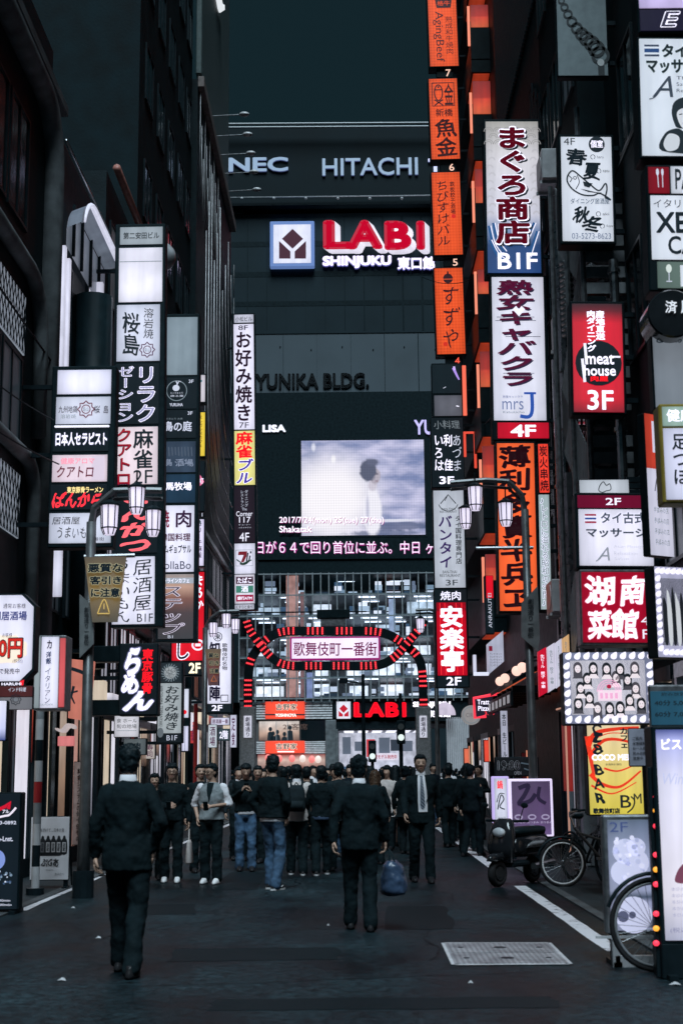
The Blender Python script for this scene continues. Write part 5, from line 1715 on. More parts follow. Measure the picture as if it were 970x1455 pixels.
low = [(351, 884), (354, 893), (360, 903), (368, 914), (378, 926), (388, 936), (400, 943), (416, 946), (440, 946), (480, 946), (520, 946), (540, 944), (554, 938), (566, 928), (578, 914), (590, 900), (598, 890), (603, 880)]
high_l = [(352, 1008), (352, 975), (353, 952), (356, 938), (362, 926), (372, 914), (382, 905), (394, 899), (410, 896), (440, 896), (480, 896), (520, 896), (540, 898), (554, 902), (566, 909), (578, 918), (590, 928), (597, 940), (600, 955), (601, 978), (602, 1008)]


def ribbon(pts, y0, y1, w):
    path = [A3(*p) for p in smooth_path(pts, 5)]
    b = MB()
    vs, fs, n = [], [], len(path)
    for i, (x, z) in enumerate(path):
        a, c = path[max(0, i - 1)], path[min(n - 1, i + 1)]
        dx, dz = c[0] - a[0], c[1] - a[1]
        l = math.hypot(dx, dz) or 1
        nx, nz = -dz / l * w / 2, dx / l * w / 2
        vs += [(x + nx, y0, z + nz), (x - nx, y0, z - nz), (x - nx, y1, z - nz), (x + nx, y1, z + nz)]
    for i in range(n - 1):
        for k in range(4):
            m = (k + 1) % 4
            fs.append((4 * i + k, 4 * i + m, 4 * i + 4 + m, 4 * i + 4 + k))
    fs += [(0, 3, 2, 1), tuple(4 * (n - 1) + k for k in range(4))]
    b.add(vs, fs)
    o = b.build('ribbon', M_BLACK, t)
    return o, path


def dots(path, parent, y, groups, mat, w=.34, rows=4, pitch=.2, across=4):
    """clusters of little round lamps centred at fractions of the path"""
    seg = [0]
    for a, c in zip(path, path[1:]):
        seg.append(seg[-1] + math.hypot(c[0] - a[0], c[1] - a[1]))
    for (gc, nr) in groups:
        b = MB()
        for r in range(nr):
            sd = gc * seg[-1] + (r - (nr - 1) / 2) * pitch
            i = max(k for k in range(len(seg)) if seg[k] <= max(0, min(sd, seg[-1] - .001)))
            i = min(i, len(path) - 2)
            q = (sd - seg[i]) / max(1e-6, seg[i + 1] - seg[i])
            x = path[i][0] + (path[i + 1][0] - path[i][0]) * q
            z = path[i][1] + (path[i + 1][1] - path[i][1]) * q
            dx, dz = path[i + 1][0] - path[i][0], path[i + 1][1] - path[i][1]
            l = math.hypot(dx, dz) or 1
            for a in range(across):
                o = (a - (across - 1) / 2) / (across - 1) * w * .72
                cx, cz = x - dz / l * o, z + dx / l * o
                b.cyl((cx, y, cz), (cx, y - .03, cz), .036, 8)
        b.build('lamp_cluster', mat, parent)


RLED = INK((255, 60, 70), 1.6)
RPL = INK((96, 6, 20), 1.0)
rib1, p1 = ribbon(low, 0.0, 0.34, .36)
rib2, p2 = ribbon(high_l, 0.12, 0.46, .36)


def plates(path, parent, y, groups, w=.30, pitch=.2):
    seg = [0]
    for a, c in zip(path, path[1:]):
        seg.append(seg[-1] + math.hypot(c[0] - a[0], c[1] - a[1]))
    b = MB()

    def at(sd):
        sd = max(0, min(sd, seg[-1] - .001))
        i = min(max(k for k in range(len(seg)) if seg[k] <= sd), len(path) - 2)
        q = (sd - seg[i]) / max(1e-6, seg[i + 1] - seg[i])
        dx, dz = path[i + 1][0] - path[i][0], path[i + 1][1] - path[i][1]
        l = math.hypot(dx, dz) or 1
        return (path[i][0] + dx * q, path[i][1] + dz * q, -dz / l, dx / l)
    for (gc, nr) in groups:
        b = MB()
        for r in range(nr):
            c = gc * seg[-1] + (r - (nr - 1) / 2) * pitch
            a0, a1 = at(c - pitch * .3), at(c + pitch * .3)
            vs = []
            for (x, z, nx, nz) in (a0, a1):
                vs += [(x + nx * w / 2, y, z + nz * w / 2), (x - nx * w / 2, y, z - nz * w / 2)]
            b.add(vs, [(0, 1, 3, 2)])
        b.build('lamp_plate_pattern', RPL, parent)


g1 = [(.03, 4), (.105, 2), (.155, 4), (.275, 4), (.40, 4), (.525, 4), (.65, 4), (.80, 4), (.885, 3), (.955, 3)]
g2 = [(.02, 2), (.075, 4), (.165, 2), (.245, 3), (.335, 4), (.435, 4), (.535, 4), (.635, 4), (.735, 3), (.80, 2), (.895, 4), (.975, 2)]
plates(p1, rib1, -.003, g1); dots(p1, rib1, -.006, g1, RLED)
plates(p2, rib2, .117, g2); dots(p2, rib2, .116, g2, RLED)
for px in (396, 430, 478, 525, 560):
    x0, z0 = A3(px, 900 if 420 < px < 540 else 906)
    x1, z1 = A3(px, 942 if 420 < px < 540 else 936)
    b_ = MB(); b_.tube([(x0, .3, z0), (x1, .3, z1)], .02, 6); b_.build('strut', M_DARK, t)
X0, Z1 = A3(412, 905); X1, Z0 = A3(540, 937)
b_ = MB(); b_.box(X0, X1, .03, .3, Z0, Z1, ch=.03); nb = b_.build('name_board', INK((150, 24, 110), .9), t)
b_ = MB(); b_.box(X0 + .07, X1 - .07, .015, .028, Z0 + .07, Z1 - .07); face = b_.build('board_face', LIT((236, 222, 244), 1.15, .04, .1), nb)
d = Decal(lambda px, py: A3(px, py), y=.009); d.text('h', '歌舞伎町一番街', (417, 912, 535, 932), INK((104, 12, 70)), .015); d.done(nb)
for sx in (352, 601):
    xa, za = A3(sx, 1004)
    b_ = MB(); b_.box(xa - .31, xa + .31, .02, .6, -0.0, za, ch=.03); leg = b_.build('leg', MAT('granite', (.24, .25, .26), .5, var=.3, scale=14), t)
    X0, Z1 = A3(sx - 5.5, 1017); X1, Z0 = A3(sx + 5.5, 1048)
    b_ = MB(); b_.box(X0, X1, -.02, .015, Z0, Z1); b_.build('name_plate', LIT((205, 206, 222), .95, .05, .1), leg)
    d = Decal(lambda px, py: A3(px, py), y=-.024); d.text('v', '劇場通り', (sx - 3.6, 1018.5, sx + 3.6, 1047), KB, .02); d.done(leg)
# camera box hung over the crossing
S = Sign('traffic_detector', 'long black detector box hung in front of the lit glass hall above the arch', 'detector', (450, 866, 497, 878), 60.6, .5, margin=0, cab=True)
b_ = MB(); b_.box(-S.W * .38, S.W * .36, .05, .4, -.35, -.01, ch=.02); b_.build('lower_box', M_GALV, S.root)
b_ = MB(); b_.tube([(-6, .25, S.H * .8), (S.W, .25, S.H * .8)], .03, 6); b_.build('arm', M_DARK, S.root)

# ================================================================== BUILDING ACROSS THE AVENUE
YB = 100.0
bx = P(478, 1096, YB).x
yun = thing('department_store', 'big dark store across the avenue with a video screen and a lit glass hall', 'building', (bx, YB, 0))


def B3(px, py):
    p = P(px, py, YB)
    return (p.x - bx, p.z)


def bbox(px0, py0, px1, py1, y0, y1, name, mat, parent=None, ch=0):
    X0, Z1 = B3(px0, py0)
    X1, Z0 = B3(px1, py1)
    b = MB()
    b.box(X0, X1, y0, y1, Z0, Z1, ch=ch)
    return b.build(name, mat, parent or yun)


M_FAC = MAT('store_dark_panels', (.0066, .0150, .0195), .6, var=.2, scale=.25)
M_FACL = MAT('store_grey_panels', (.064, .088, .106), .6, var=.12, scale=.3)
M_FACM = MAT('store_mid_panels', (.015, .028, .035), .6, var=.15, scale=.3)
XW0, XW1 = -60, 1000
bbox(200, 560, 800, 813, 0.0, 14, 'upper_wall', M_BLACK)
bbox(200, 470, 800, 559.5, .1, 14, 'grey_band', M_FACL)
bbox(200, 306, 800, 469.5, .05, 14, 'mid_band', M_FACM)
bbox(200, 292, 345, 305.5, -.2, 14, 'band', M_FAC)
bbox(200, 190, 800, 291.5, -.6, 14, 'top_band', M_FAC)
b_ = MB()
for k in range(13):
    X0, Z1 = B3(210 + k * 48, 471); X1, Z0 = B3(210.6 + k * 48, 559)
    b_.box(X0, X1, .085, .098, Z0, Z1)
b_.build('panel_joint', M_BLACK, yun)
b_ = MB()
for k in range(22):
    X0, Z1 = B3(214 + k * 27.5, 307); X1, Z0 = B3(214.5 + k * 27.5, 469)
    b_.box(X0, X1, .035, .048, Z0, Z1)
for py in (345, 388, 430):
    X0, Z1 = B3(200, py); X1, Z0 = B3(800, py + .5)
    b_.box(X0, X1, .036, .049, Z0, Z1)
for k in range(14):
    X0, Z1 = B3(214 + k * 43, 561); X1, Z0 = B3(214.5 + k * 43, 812)
    b_.box(X0, X1, -.012, -.001, Z0, Z1)
for k in range(12):
    X0, Z1 = B3(210 + k * 50, 191); X1, Z0 = B3(210.6 + k * 50, 291)
    b_.box(X0, X1, -.615, -.602, Z0, Z1)
b_.build('cladding_joint_pattern', M_BLACK, yun)
for r in range(2):
    for k in range(13):
        x, z = B3(222 + k * 44, 492 + r * 4)
        b_ = MB(); b_.box(x - .04, x + .04, .03, .099, z - .03, z + .03)
        if r == k % 2:
            b_.build('anchor', M_BLACK, yun)
for py in (189, 194):
    X0, Z = B3(200, py); X1, _z = B3(800, py + 8)
    b_ = MB(); b_.tube([(X0, -1.4, Z), (X1, -1.4, Z - .2)], .09, 8); b_.build('rail', MAT('dull_rail', (.2, .21, .22), .5, .5), yun)
b_ = MB(); X0, Z = B3(200, 289); X1, _z = B3(800, 289); b_.tube([(X0, -.9, Z), (X1, -.9, Z)], .05, 6); rl = b_.build('cable_rail', M_GALV, yun)
for k in range(9):
    x, z = B3(345 + k * 45, 289)
    b_ = MB(); b_.ball((x, -.95, z), .11, seg=8, rings=6); b_.build('fitting', M_WHITEP, rl)


def sign3d(txt, rect, mat, depth, name, side=None, bold=0.02, y=-.62, parent=None, dx=0.0):
    """solid letters on the facade"""
    vs, fs = glyphs(txt, bold)
    a0, a1 = min(u for u, v in vs), max(u for u, v in vs)
    b0, b1 = min(v for u, v in vs), max(v for u, v in vs)
    X0, Z1 = B3(rect[0], rect[1]); X1, Z0 = B3(rect[2], rect[3])
    pts = [(X0 + (u - a0) / (a1 - a0) * (X1 - X0), Z0 + (v - b0) / (b1 - b0) * (Z1 - Z0)) for u, v in vs]
    b = MB()
    n = len(pts)
    edge = {}
    for f in fs:
        for i in range(len(f)):
            e = (f[i], f[(i + 1) % len(f)])
            edge[e] = edge.get(e, 0) + 1
    b.add([(x, y - depth, z) for x, z in pts], fs, 0)
    b.add([(x, y - depth, z) for x, z in pts] + [(x + dx, y, z) for x, z in pts], [(i, j, j + n, i + n) for (i, j) in edge if (j, i) not in edge], 1)
    return b.build(name, [mat, side or mat], parent or yun)


HL = INK((146, 168, 192), .85)
HS = INK((84, 96, 140), .9)
sign3d('NEC', (326, 230, 410, 249), HL, .15, 'lettering', HS, .03, y=-.62)
sign3d('HITACHI', (458, 231, 593, 254), HL, .15, 'lettering', HS, .012, y=-.62)
sign3d('TOSHIBA', (607, 231, 740, 254), INK((200, 205, 236)), .15, 'lettering', HS, .03, y=-.62)
lb = bbox(384, 318, 447, 382, -.5, .04, 'logo_box', INK((96, 124, 180), .9), ch=.06)
bbox(389, 323, 442, 377, -.52, -.502, 'logo_face', LIT((214, 214, 232), 1.05, .05, .1), lb)
d = Decal(B3, y=-.53); LG = INK((58, 12, 34))
d.poly([(416, 329), (431, 343), (416, 357), (401, 343)], LG)
d.poly([(397, 346), (413, 361), (413, 371), (397, 371)], LG); d.poly([(435, 346), (419, 361), (419, 371), (435, 371)], LG); d.done(lb)
sign3d('L', (459, 319, 500, 360), INK((176, 8, 44)), .9, 'lettering', LIT((226, 222, 234), 1.0, .02, .1), .06, y=.04, dx=.4)
sign3d('A', (493, 319, 543, 360), INK((176, 8, 44)), .9, 'lettering', LIT((226, 222, 234), 1.0, .02, .1), .06, y=.04, dx=.4)
sign3d('B', (545, 320, 584, 361), INK((176, 8, 44)), .9, 'lettering', LIT((226, 222, 234), 1.0, .02, .1), .06, y=.04, dx=.4)
sign3d('I', (590, 320, 603, 361), INK((176, 8, 44)), .9, 'lettering', LIT((226, 222, 234), 1.0, .02, .1), .06, y=.04, dx=.4)
SW = INK((226, 218, 246), 1.1)
sign3d('SHINJUKU', (458, 365, 556, 382), SW, .25, 'lettering', INK((90, 90, 160)), .07, y=.04)
sign3d('東口館', (564, 366, 618, 384), SW, .25, 'lettering', INK((90, 90, 160)), .05, y=.04)
YM = MAT('dark_letter_bronze', (.02, .024, .028), .5)
sign3d('YUNIKA BLDG.', (363, 531, 524, 551), YM, .12, 'lettering', YM, .03, y=.098)
sign3d('LISA', (373, 604, 406, 614), INK((226, 228, 240)), .1, 'lettering', None, .05, y=-.002)
sign3d('YUNIKA', (588, 597, 668, 617), INK((190, 184, 236)), .1, 'lettering', None, .02, y=-.002)

# video screen


def screen_mat():
    m, nt, b, N, L = _new('video_picture')
    tc = N.new('ShaderNodeTexCoord')
    sp = N.new('ShaderNodeSeparateXYZ')
    L.new(tc.outputs['Generated'], sp.inputs[0])

    def mth(op, a, c):
        n = N.new('ShaderNodeMath'); n.operation = op
        for i, v in enumerate((a, c)):
            if isinstance(v, (int, float)):
                n.inputs[i].default_value = v
            else:
                L.new(v, n.inputs[i])
        return n.outputs[0]
    x, z = sp.outputs[0], sp.outputs[2]
    dx = mth('MULTIPLY', mth('SUBTRACT', x, .24), 1.25)
    dz = mth('SUBTRACT', z, .38)
    r = mth('SQRT', mth('ADD', mth('MULTIPLY', dx, dx), mth('MULTIPLY', dz, dz)), 0)
    g = N.new('ShaderNodeMapRange'); g.interpolation_type = 'SMOOTHERSTEP'
    g.inputs['From Min'].default_value = .16; g.inputs['From Max'].default_value = .70
    g.inputs['To Min'].default_value = 1; g.inputs['To Max'].default_value = 0
    L.new(r, g.inputs['Value'])
    n1 = N.new('ShaderNodeTexNoise'); n1.inputs['Scale'].default_value = 3.2; n1.inputs['Detail'].default_value = 3
    mp = N.new('ShaderNodeMapping'); mp.inputs['Scale'].default_value = (1.2, 1, 2.4)
    L.new(tc.outputs['Generated'], mp.inputs[0]); L.new(mp.outputs[0], n1.inputs['Vector'])
    cr = N.new('ShaderNodeValToRGB')
    el = cr.color_ramp.elements
    el[0].position, el[0].color = .34, (*lin((120, 132, 176)), 1)
    el[1].position, el[1].color = .66, (*lin((206, 204, 234)), 1)
    L.new(n1.outputs['Fac'], cr.inputs[0])
    mx = N.new('ShaderNodeMix'); mx.data_type = 'RGBA'
    L.new(g.outputs[0], mx.inputs['Factor']); L.new(cr.outputs[0], mx.inputs['A'])
    mx.inputs['B'].default_value = (*lin((250, 246, 252)), 1)
    cur = mx.outputs['Result']

    def blob(cx, cz, rx, rz, s0, s1, col, k=1.0, tilt=0.0, noise=.25):
        """a soft edged figure shape in the broadcast picture"""
        nonlocal cur
        ex, ez = mth('SUBTRACT', x, cx), mth('SUBTRACT', z, cz)
        ex = mth('ADD', ex, mth('MULTIPLY', ez, tilt))
        u, v = mth('DIVIDE', ex, rx), mth('DIVIDE', ez, rz)
        q = mth('SQRT', mth('ADD', mth('MULTIPLY', u, u), mth('MULTIPLY', v, v)), 0)
        q = mth('ADD', q, mth('MULTIPLY', mth('SUBTRACT', n2.outputs['Fac'], .5), noise))
        r_ = N.new('ShaderNodeMapRange'); r_.interpolation_type = 'SMOOTHSTEP'
        r_.inputs['From Min'].default_value = s0; r_.inputs['From Max'].default_value = s1
        r_.inputs['To Min'].default_value = k; r_.inputs['To Max'].default_value = 0
        L.new(q, r_.inputs['Value'])
        m2 = N.new('ShaderNodeMix'); m2.data_type = 'RGBA'
        L.new(r_.outputs[0], m2.inputs['Factor']); L.new(cur, m2.inputs['A']); m2.inputs['B'].default_value = (*lin(col), 1)
        cur = m2.outputs['Result']
    n2 = N.new('ShaderNodeTexNoise'); n2.inputs['Scale'].default_value = 22; n2.inputs['Detail'].default_value = 5
    L.new(tc.outputs['Generated'], n2.inputs['Vector'])
    blob(.80, .09, .30, .05, .6, 1.2, (66, 80, 118), .8, tilt=-1.2, noise=.8)
    blob(.66, .02, .30, .035, .6, 1.2, (70, 84, 120), .7, tilt=-1.2, noise=.8)
    blob(.74, .15, .25, .018, .5, 1.1, (236, 236, 248), .8, tilt=-1.1, noise=.5)
    blob(.575, .24, .082, .28, .75, 1.05, (240, 238, 248))
    blob(.535, .26, .018, .20, .3, 1.2, (188, 188, 212), .8)
    blob(.578, .52, .040, .07, .6, 1.1, (206, 200, 214))
    blob(.598, .62, .050, .095, .75, 1.05, (176, 168, 182))
    blob(.545, .68, .078, .135, .72, 1.02, (84, 88, 112), noise=.5)
    blob(.58, .765, .060, .045, .5, 1.15, (92, 96, 122), noise=.6)
    blob(.612, .64, .022, .012, .3, 1.1, (90, 86, 104), .8)
    blob(.612, .565, .018, .010, .3, 1.1, (130, 104, 118), .7)
    blob(.262, .80, .022, .05, .3, 1.3, (250, 248, 252), .9)
    blob(.10, .93, .02, .05, .3, 1.3, (236, 236, 250), .8)
    so = N.new('ShaderNodeSeparateXYZ'); L.new(tc.outputs['Object'], so.inputs[0])
    w = mth('MULTIPLY', mth('SINE', mth('MULTIPLY', so.outputs[2], 34.0), 0), .05)
    w2 = mth('MULTIPLY', mth('SINE', mth('MULTIPLY', so.outputs[0], 34.0), 0), .05)
    L.new(mth('ADD', mth('ADD', w, w2), .97), b.inputs['Emission Strength'])
    L.new(cur, b.inputs['Emission Color'])
    b.inputs['Base Color'].default_value = (.02, .02, .02, 1)
    return m


fr = bbox(425, 624, 607, 763, -.12, -.001, 'screen_frame', M_BLACK)
bbox(428, 627, 604, 760, -.15, -.125, 'video_screen', screen_mat(), fr)
d = Decal(B3, y=-.19); W2 = INK((244, 240, 250), 1.1); PKK = INK((150, 30, 110))
for (x, y, c, l) in ((.8, .8, PKK, 0), (0, 0, W2, 2)):
    d.text('h', '2017/7/24(mon) 25(tue) 27(thu)', (397 + x, 735 + y, 545 + x, 746 + y), c, .015, layer=l); d.text('h', 'Shakatak', (397 + x, 748 + y, 443 + x, 757 + y), c, .02, layer=l)
d.done(fr, 'lettering')
tk = bbox(364, 764, 640, 793, -.1, -.001, 'ticker_board', M_BLACK)
d = Decal(B3, y=-.11)
for (x, y, c, b_, l) in ((.7, .7, INK((150, 44, 120)), .05, 0), (0, 0, INK((248, 222, 246), 1.15), .0, 2)):
    d.text('h', '日が６４で回り首位に並ぶ。中日 ヶ', (364 + x, 769 + y, 616 + x, 787 + y), c, b_, layer=l)
d.done(tk)

# ---- the glass hall: floors, lit ceilings, shelves and a curtain wall
HX0, HX1 = 340, 690
X0, Z1 = B3(HX0, 815); X1, Z0 = B3(HX1, 995)
hall = thing('glass_hall', 'lit glass hall with pale mullions and stocked floors, below the video screen', 'building', (bx, YB, 0))
b_ = MB(); b_.box(X0 - 20, X1 + 20, 9.0, 9.3, 0, Z1); b_.build('back_wall', MAT('hall_back_wall', (.22, .24, .26), .7), hall)
b_ = MB(); b_.box(X0 - 20, X0, -.05, 9, Z0, Z1); b_.build('side_wall', M_FAC, hall)
b_ = MB(); b_.box(X1, X1 + 20, -.05, 9, Z0, Z1); b_.build('side_wall', M_FAC, hall)
fz = [B3(0, y)[1] for y in (993, 964, 935, 907, 876, 846, 816)]
CL = LIT((215, 222, 240), 4.5, .1, .3)
PROD = [INK(c, 1.35) for c in ((120, 140, 160), (200, 206, 224), (60, 84, 110), (236, 236, 250), (106, 116, 136), (40, 52, 66), (170, 186, 206))]  # stock colours glow by themselves to carry the interior light
for i in range(6):
    z, zt = fz[i], fz[i + 1]
    b_ = MB(); b_.box(X0, X1, .5, 9, z - .14, z); fl = b_.build('sales_floor', MAT('hall_floor', (.3, .31, .33), .4), hall)
    b_ = MB()
    for k in range(9):
        x = X0 + 1 + k * 1.9 + rnd.uniform(-.2, .2)
        if rnd.random() < (.75 if i == 5 else .3):
            continue
        b_.box(x, x + 1.2, 1.4, 1.5, zt - .22, zt - .16)
        if rnd.random() < .5:
            b_.box(x + .3, x + 1.5, 3.8, 3.95, zt - .26, zt - .2)
    b_.build('ceiling_lamp', CL, fl)
    b_ = MB()
    mats = PROD
    for r in range(2):
        y = 2.0 + r * 2.6
        x = X0 + .5
        while x < X1 - .8:
            w = rnd.uniform(.25, 1.3)
            if rnd.random() < .5:
                for s in range(rnd.randint(1, 3)):
                    zz = z + .05 + s * .36
                    if zz + .36 < zt - .3:
                        b_.box(x, x + w * rnd.uniform(.7, .95), y, y + .4, zz, zz + rnd.uniform(.18, .36), rnd.randrange(7))
            x += w + rnd.uniform(.05, .25)
    b_.build('shelf_stock_pattern', mats, fl)
for i in range(5):
    for k in range(7):
        if rnd.random() < .15:
            continue
        x = X0 + .2 + k * (X1 - X0 - 1) / 7 + rnd.uniform(0, .8)
        z = fz[i]
        b_ = MB(); b_.box(x, x + rnd.uniform(.9, 2.2), 7.0 - (k % 3) * 1.3, 7.1 - (k % 3) * 1.3, z + rnd.uniform(.1, .3), fz[i + 1] - rnd.uniform(.2, .4)); b_.build('glow_panel', rnd.choice([LIT((226, 230, 244), 1.7, .1, .8), LIT((238, 238, 248), 1.8, .12, .6), LIT((190, 204, 222), 1.4, .1, .9)]), hall)  # glowing panels added to brighten the hall in patches
# salmon reflections of the towers opposite: imitated by glowing strips added behind the glass
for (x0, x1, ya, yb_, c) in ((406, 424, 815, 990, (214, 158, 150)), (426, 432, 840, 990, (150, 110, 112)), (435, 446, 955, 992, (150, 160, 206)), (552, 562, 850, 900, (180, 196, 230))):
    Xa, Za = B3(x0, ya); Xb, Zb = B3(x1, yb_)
    b_ = MB(); b_.box(Xa, Xb, .42, .46, Zb, Za); b_.build('reflection_strip', LIT(c, .8, .05, .7), hall)
M_CW = MAT('white_mullion', (.27, .30, .32), .45, .1)
MUL = INK((96, 112, 124), .55)
b_ = MB(); b_.box(X0, X1, 0.0, .02, Z0, Z1)


def glass_mat():
    m, nt, b, N, L = _new('curtain_glass')
    N.remove(b)
    out = N['Material Output']
    tr = N.new('ShaderNodeBsdfTransparent'); tr.inputs[0].default_value = (.90, .95, .97, 1)
    gl_ = N.new('ShaderNodeBsdfGlossy'); gl_.inputs['Roughness'].default_value = .06
    mx = N.new('ShaderNodeMixShader'); mx.inputs[0].default_value = .10
    L.new(tr.outputs[0], mx.inputs[1]); L.new(gl_.outputs[0], mx.inputs[2]); L.new(mx.outputs[0], out.inputs[0])
    return m


GLASS = glass_mat()
gw = b_.build('curtain_glass', GLASS, hall)
k = 0
x = HX0
while x <= HX1:
    Xa, _z = B3(x, 900)
    b_ = MB(); b_.box(Xa - .038, Xa + .038, -.12, -.002, Z0, Z1); b_.build('mullion', M_CW, gw)
    x += 11.6
for py in (816, 846, 876, 907, 935, 964, 993):
    _x, z = B3(400, py)
    b_ = MB(); b_.box(X0, X1, -.13, -.004, z - .04, z + .04); b_.build('transom', M_CW, gw)

# ---- ground level of the store: beef bowl restaurant and electronics store
GX0, GZ1 = B3(362, 996)
st = thing('beef_bowl_shop', 'beef bowl restaurant front with two orange signs and a window of diners', 'shop', (bx, YB, 0))
b_ = MB(); X0, Z1 = B3(340, 996); X1, Z0 = B3(473, 1100); b_.box(X0, X1, .3, 6, 0, Z1 - .02); b_.build('wall', MAT('shop_grey', (.10, .105, .11), .6), st)
ORS = LIT((240, 78, 56), 1.1, .08, .12)
for (y0, y1) in ((997, 1021), (1053, 1070)):
    X0, Z1 = B3(364, y0); X1, Z0 = B3(472, y1)
    b_ = MB()
    nsl = 7
    for k in range(nsl):
        z = Z0 + (Z1 - Z0) * k / nsl
        b_.box(X0, X1, .12, .25, z, z + (Z1 - Z0) / nsl * .62)
    b_.build('louvre', MAT('louvre_white', (.82, .82, .84), .4), st)
    X0, Z1 = B3(377, y0); X1, Z0 = B3(433, y1)
    b_ = MB(); b_.box(X0, X1, -.05, .1, Z0, Z1, ch=.03); sp_ = b_.build('shop_sign', ORS, st)
    d = Decal(B3, y=-.056); d.text('h', '吉野家', (392, y0 + 3, 422, y0 + 12), K0, .03, outline=INK((250, 230, 215)), ow=.04)
    if y0 < 1000:
        d.rect(377, 1014.5, 433, 1016.5, K0, 0); d.text('h', 'YOSHINOYA', (391, 1014, 421, 1018.5), INK((255, 240, 235), 1.1), .05)
    else:
        d.rect(394, 1067, 418, 1069, INK((255, 240, 235)), 0)
    d.done(sp_)
X0, Z1 = B3(368, 1025); X1, Z0 = B3(425, 1052)
b_ = MB(); b_.box(X0, X1, .1, .14, Z0, Z1); wn_ = b_.build('restaurant_window', LIT((220, 196, 180), .9, .06, .5, stops=((0, (120, 80, 62)), (.4, (206, 170, 150)), (1, (230, 220, 214)))), st)
d = Decal(B3, y=.085); d.text('h', '2F客席', (402, 1028, 437, 1037), INK((70, 56, 52)), .01)
for (x, y) in ((384, 1036), (394, 1040), (412, 1034), (404, 1043), (388, 1042)):
    d.disk(x, y, 2.6, K0, 2, ry=3.2, n=10); d.poly([(x - 4.5, 1052), (x - 3.5, y + 5), (x, y + 3), (x + 3.5, y + 5), (x + 4.5, 1052)], K0, 2)
for x in (392, 408):
    d.rect(x, 1025, x + .8, 1052, GR, 4)
d.done(wn_, 'silhouette_pattern')
b_ = MB(); X0, Z1 = B3(427, 1024); X1, Z0 = B3(472, 1052); b_.box(X0, X1, .1, .2, Z0, Z1); b_.build('dark_window', M_GLASSD, st)
X0, Z1 = B3(366, 1072); X1, Z0 = B3(462, 1105)
b_ = MB(); b_.box(X0, X1, .1, .14, 0.1, Z1); b_.build('shop_window', LIT((0, 0, 0), .9, .05, .5, stops=((0, (60, 24, 24)), (.6, (110, 44, 40)), (.85, (226, 190, 176)), (1, (150, 40, 36)))), st)
for px_ in (381, 397, 415, 430, 443, 452):
    x_, z_ = B3(px_, 1077 + (px_ % 3))
    b_ = MB(); b_.ball((x_, -.25, z_), (.22, .22, .26), seg=12, rings=8); b_.build('paper_lantern', INK((236, 130, 126) if px_ % 2 else (230, 214, 206), 1.0), st, smooth=True)
b_ = MB(); X0, Z1 = B3(462, 1023); X1, Z0 = B3(478, 1110); b_.box(X0, X1, -.1, .6, 0, Z1, ch=.04); b_.build('column', M_STONE, st)

el = thing('electronics_store', 'bright open electronics store front under a red lettered sign, across the avenue', 'shop', (bx, YB, 0))
b_ = MB(); X0, Z1 = B3(474, 996); X1, Z0 = B3(760, 1023); b_.box(X0, X1, .1, 6, Z0, Z1 - .02); b_.build('sign_band', M_DARK, el)
X0, Z1 = B3(478, 997); X1, Z0 = B3(498, 1021)
b_ = MB(); b_.box(X0, X1, -.02, .09, Z0, Z1); lg = b_.build('logo_panel', LIT((214, 214, 226), 1.05, .04, .1), el)
d = Decal(B3, y=-.03); LG2 = INK((180, 16, 40)); d.poly([(488, 1001), (494, 1007), (488, 1013), (482, 1007)], LG2); d.poly([(481, 1010), (487, 1015), (487, 1018), (481, 1018)], LG2); d.poly([(495, 1010), (489, 1015), (489, 1018), (495, 1018)], LG2); d.done(lg)
RR = INK((236, 12, 36), 1.05)
for c, x0, x1 in (('L', 502, 523), ('A', 521, 546), ('B', 547, 567), ('I', 570, 577)):
    sign3d(c, (x0, 998, x1, 1019), RR, .3, 'lettering', INK((150, 10, 40)), .05, y=.098, parent=el)
sign3d('SHINJUKU', (586, 997, 640, 1006), W2, .1, 'lettering', None, .06, y=.098, parent=el)
sign3d('東口館', (606, 1009, 640, 1019), W2, .1, 'lettering', None, .03, y=.098, parent=el)
X0, Z1 = B3(480, 1036); X1, Z0 = B3(605, 1110)
b_ = MB(); b_.box(X0 - .3, X1 + .4, 0.1, .5, Z1, B3(0, 1024)[1]); b_.build('lintel', M_DARK, el)
b_ = MB(); b_.box(X0 - .5, X0, -.05, 7, 0, Z1); b_.build('jamb', M_STONE, el)
b_ = MB(); b_.box(X1, X1 + 9, .3, 7, 0, Z1); b_.build('wall', M_FACM, el)
b_ = MB(); b_.box(X0, X1, 6.8, 7, 0, Z1); b_.build('back_wall', LIT((196, 200, 216), .9, .05, .7), el)  # wall made to glow as if lit by the shop lamps
b_ = MB(); b_.box(X0, X1, .2, 6.8, Z1 - .1, Z1 - .02); ce = b_.build('ceiling', M_WHITEP, el)
b_ = MB()
for k in range(6):
    for r in range(3):
        b_.box(X0 + .4 + k, X0 + 1.1 + k, 1 + r * 2, 1.25 + r * 2, Z1 - .14, Z1 - .105)
b_.build('ceiling_lamp', LIT((235, 236, 250), 1.6, .02, .1), ce)
b_ = MB()
for r, y in enumerate((2.5, 4.2, 5.8)):
    x = X0 + .3
    while x < X1 - .5:
        w = rnd.uniform(.3, 1.0)
        h = rnd.uniform(.6, 2.3)
        for s in range(3):
            b_.box(x, x + w * .9, y, y + .4, h * s / 3, h * (s + .85) / 3, rnd.randrange(7))
        x += w
b_.build('stock_pattern', PROD, el)
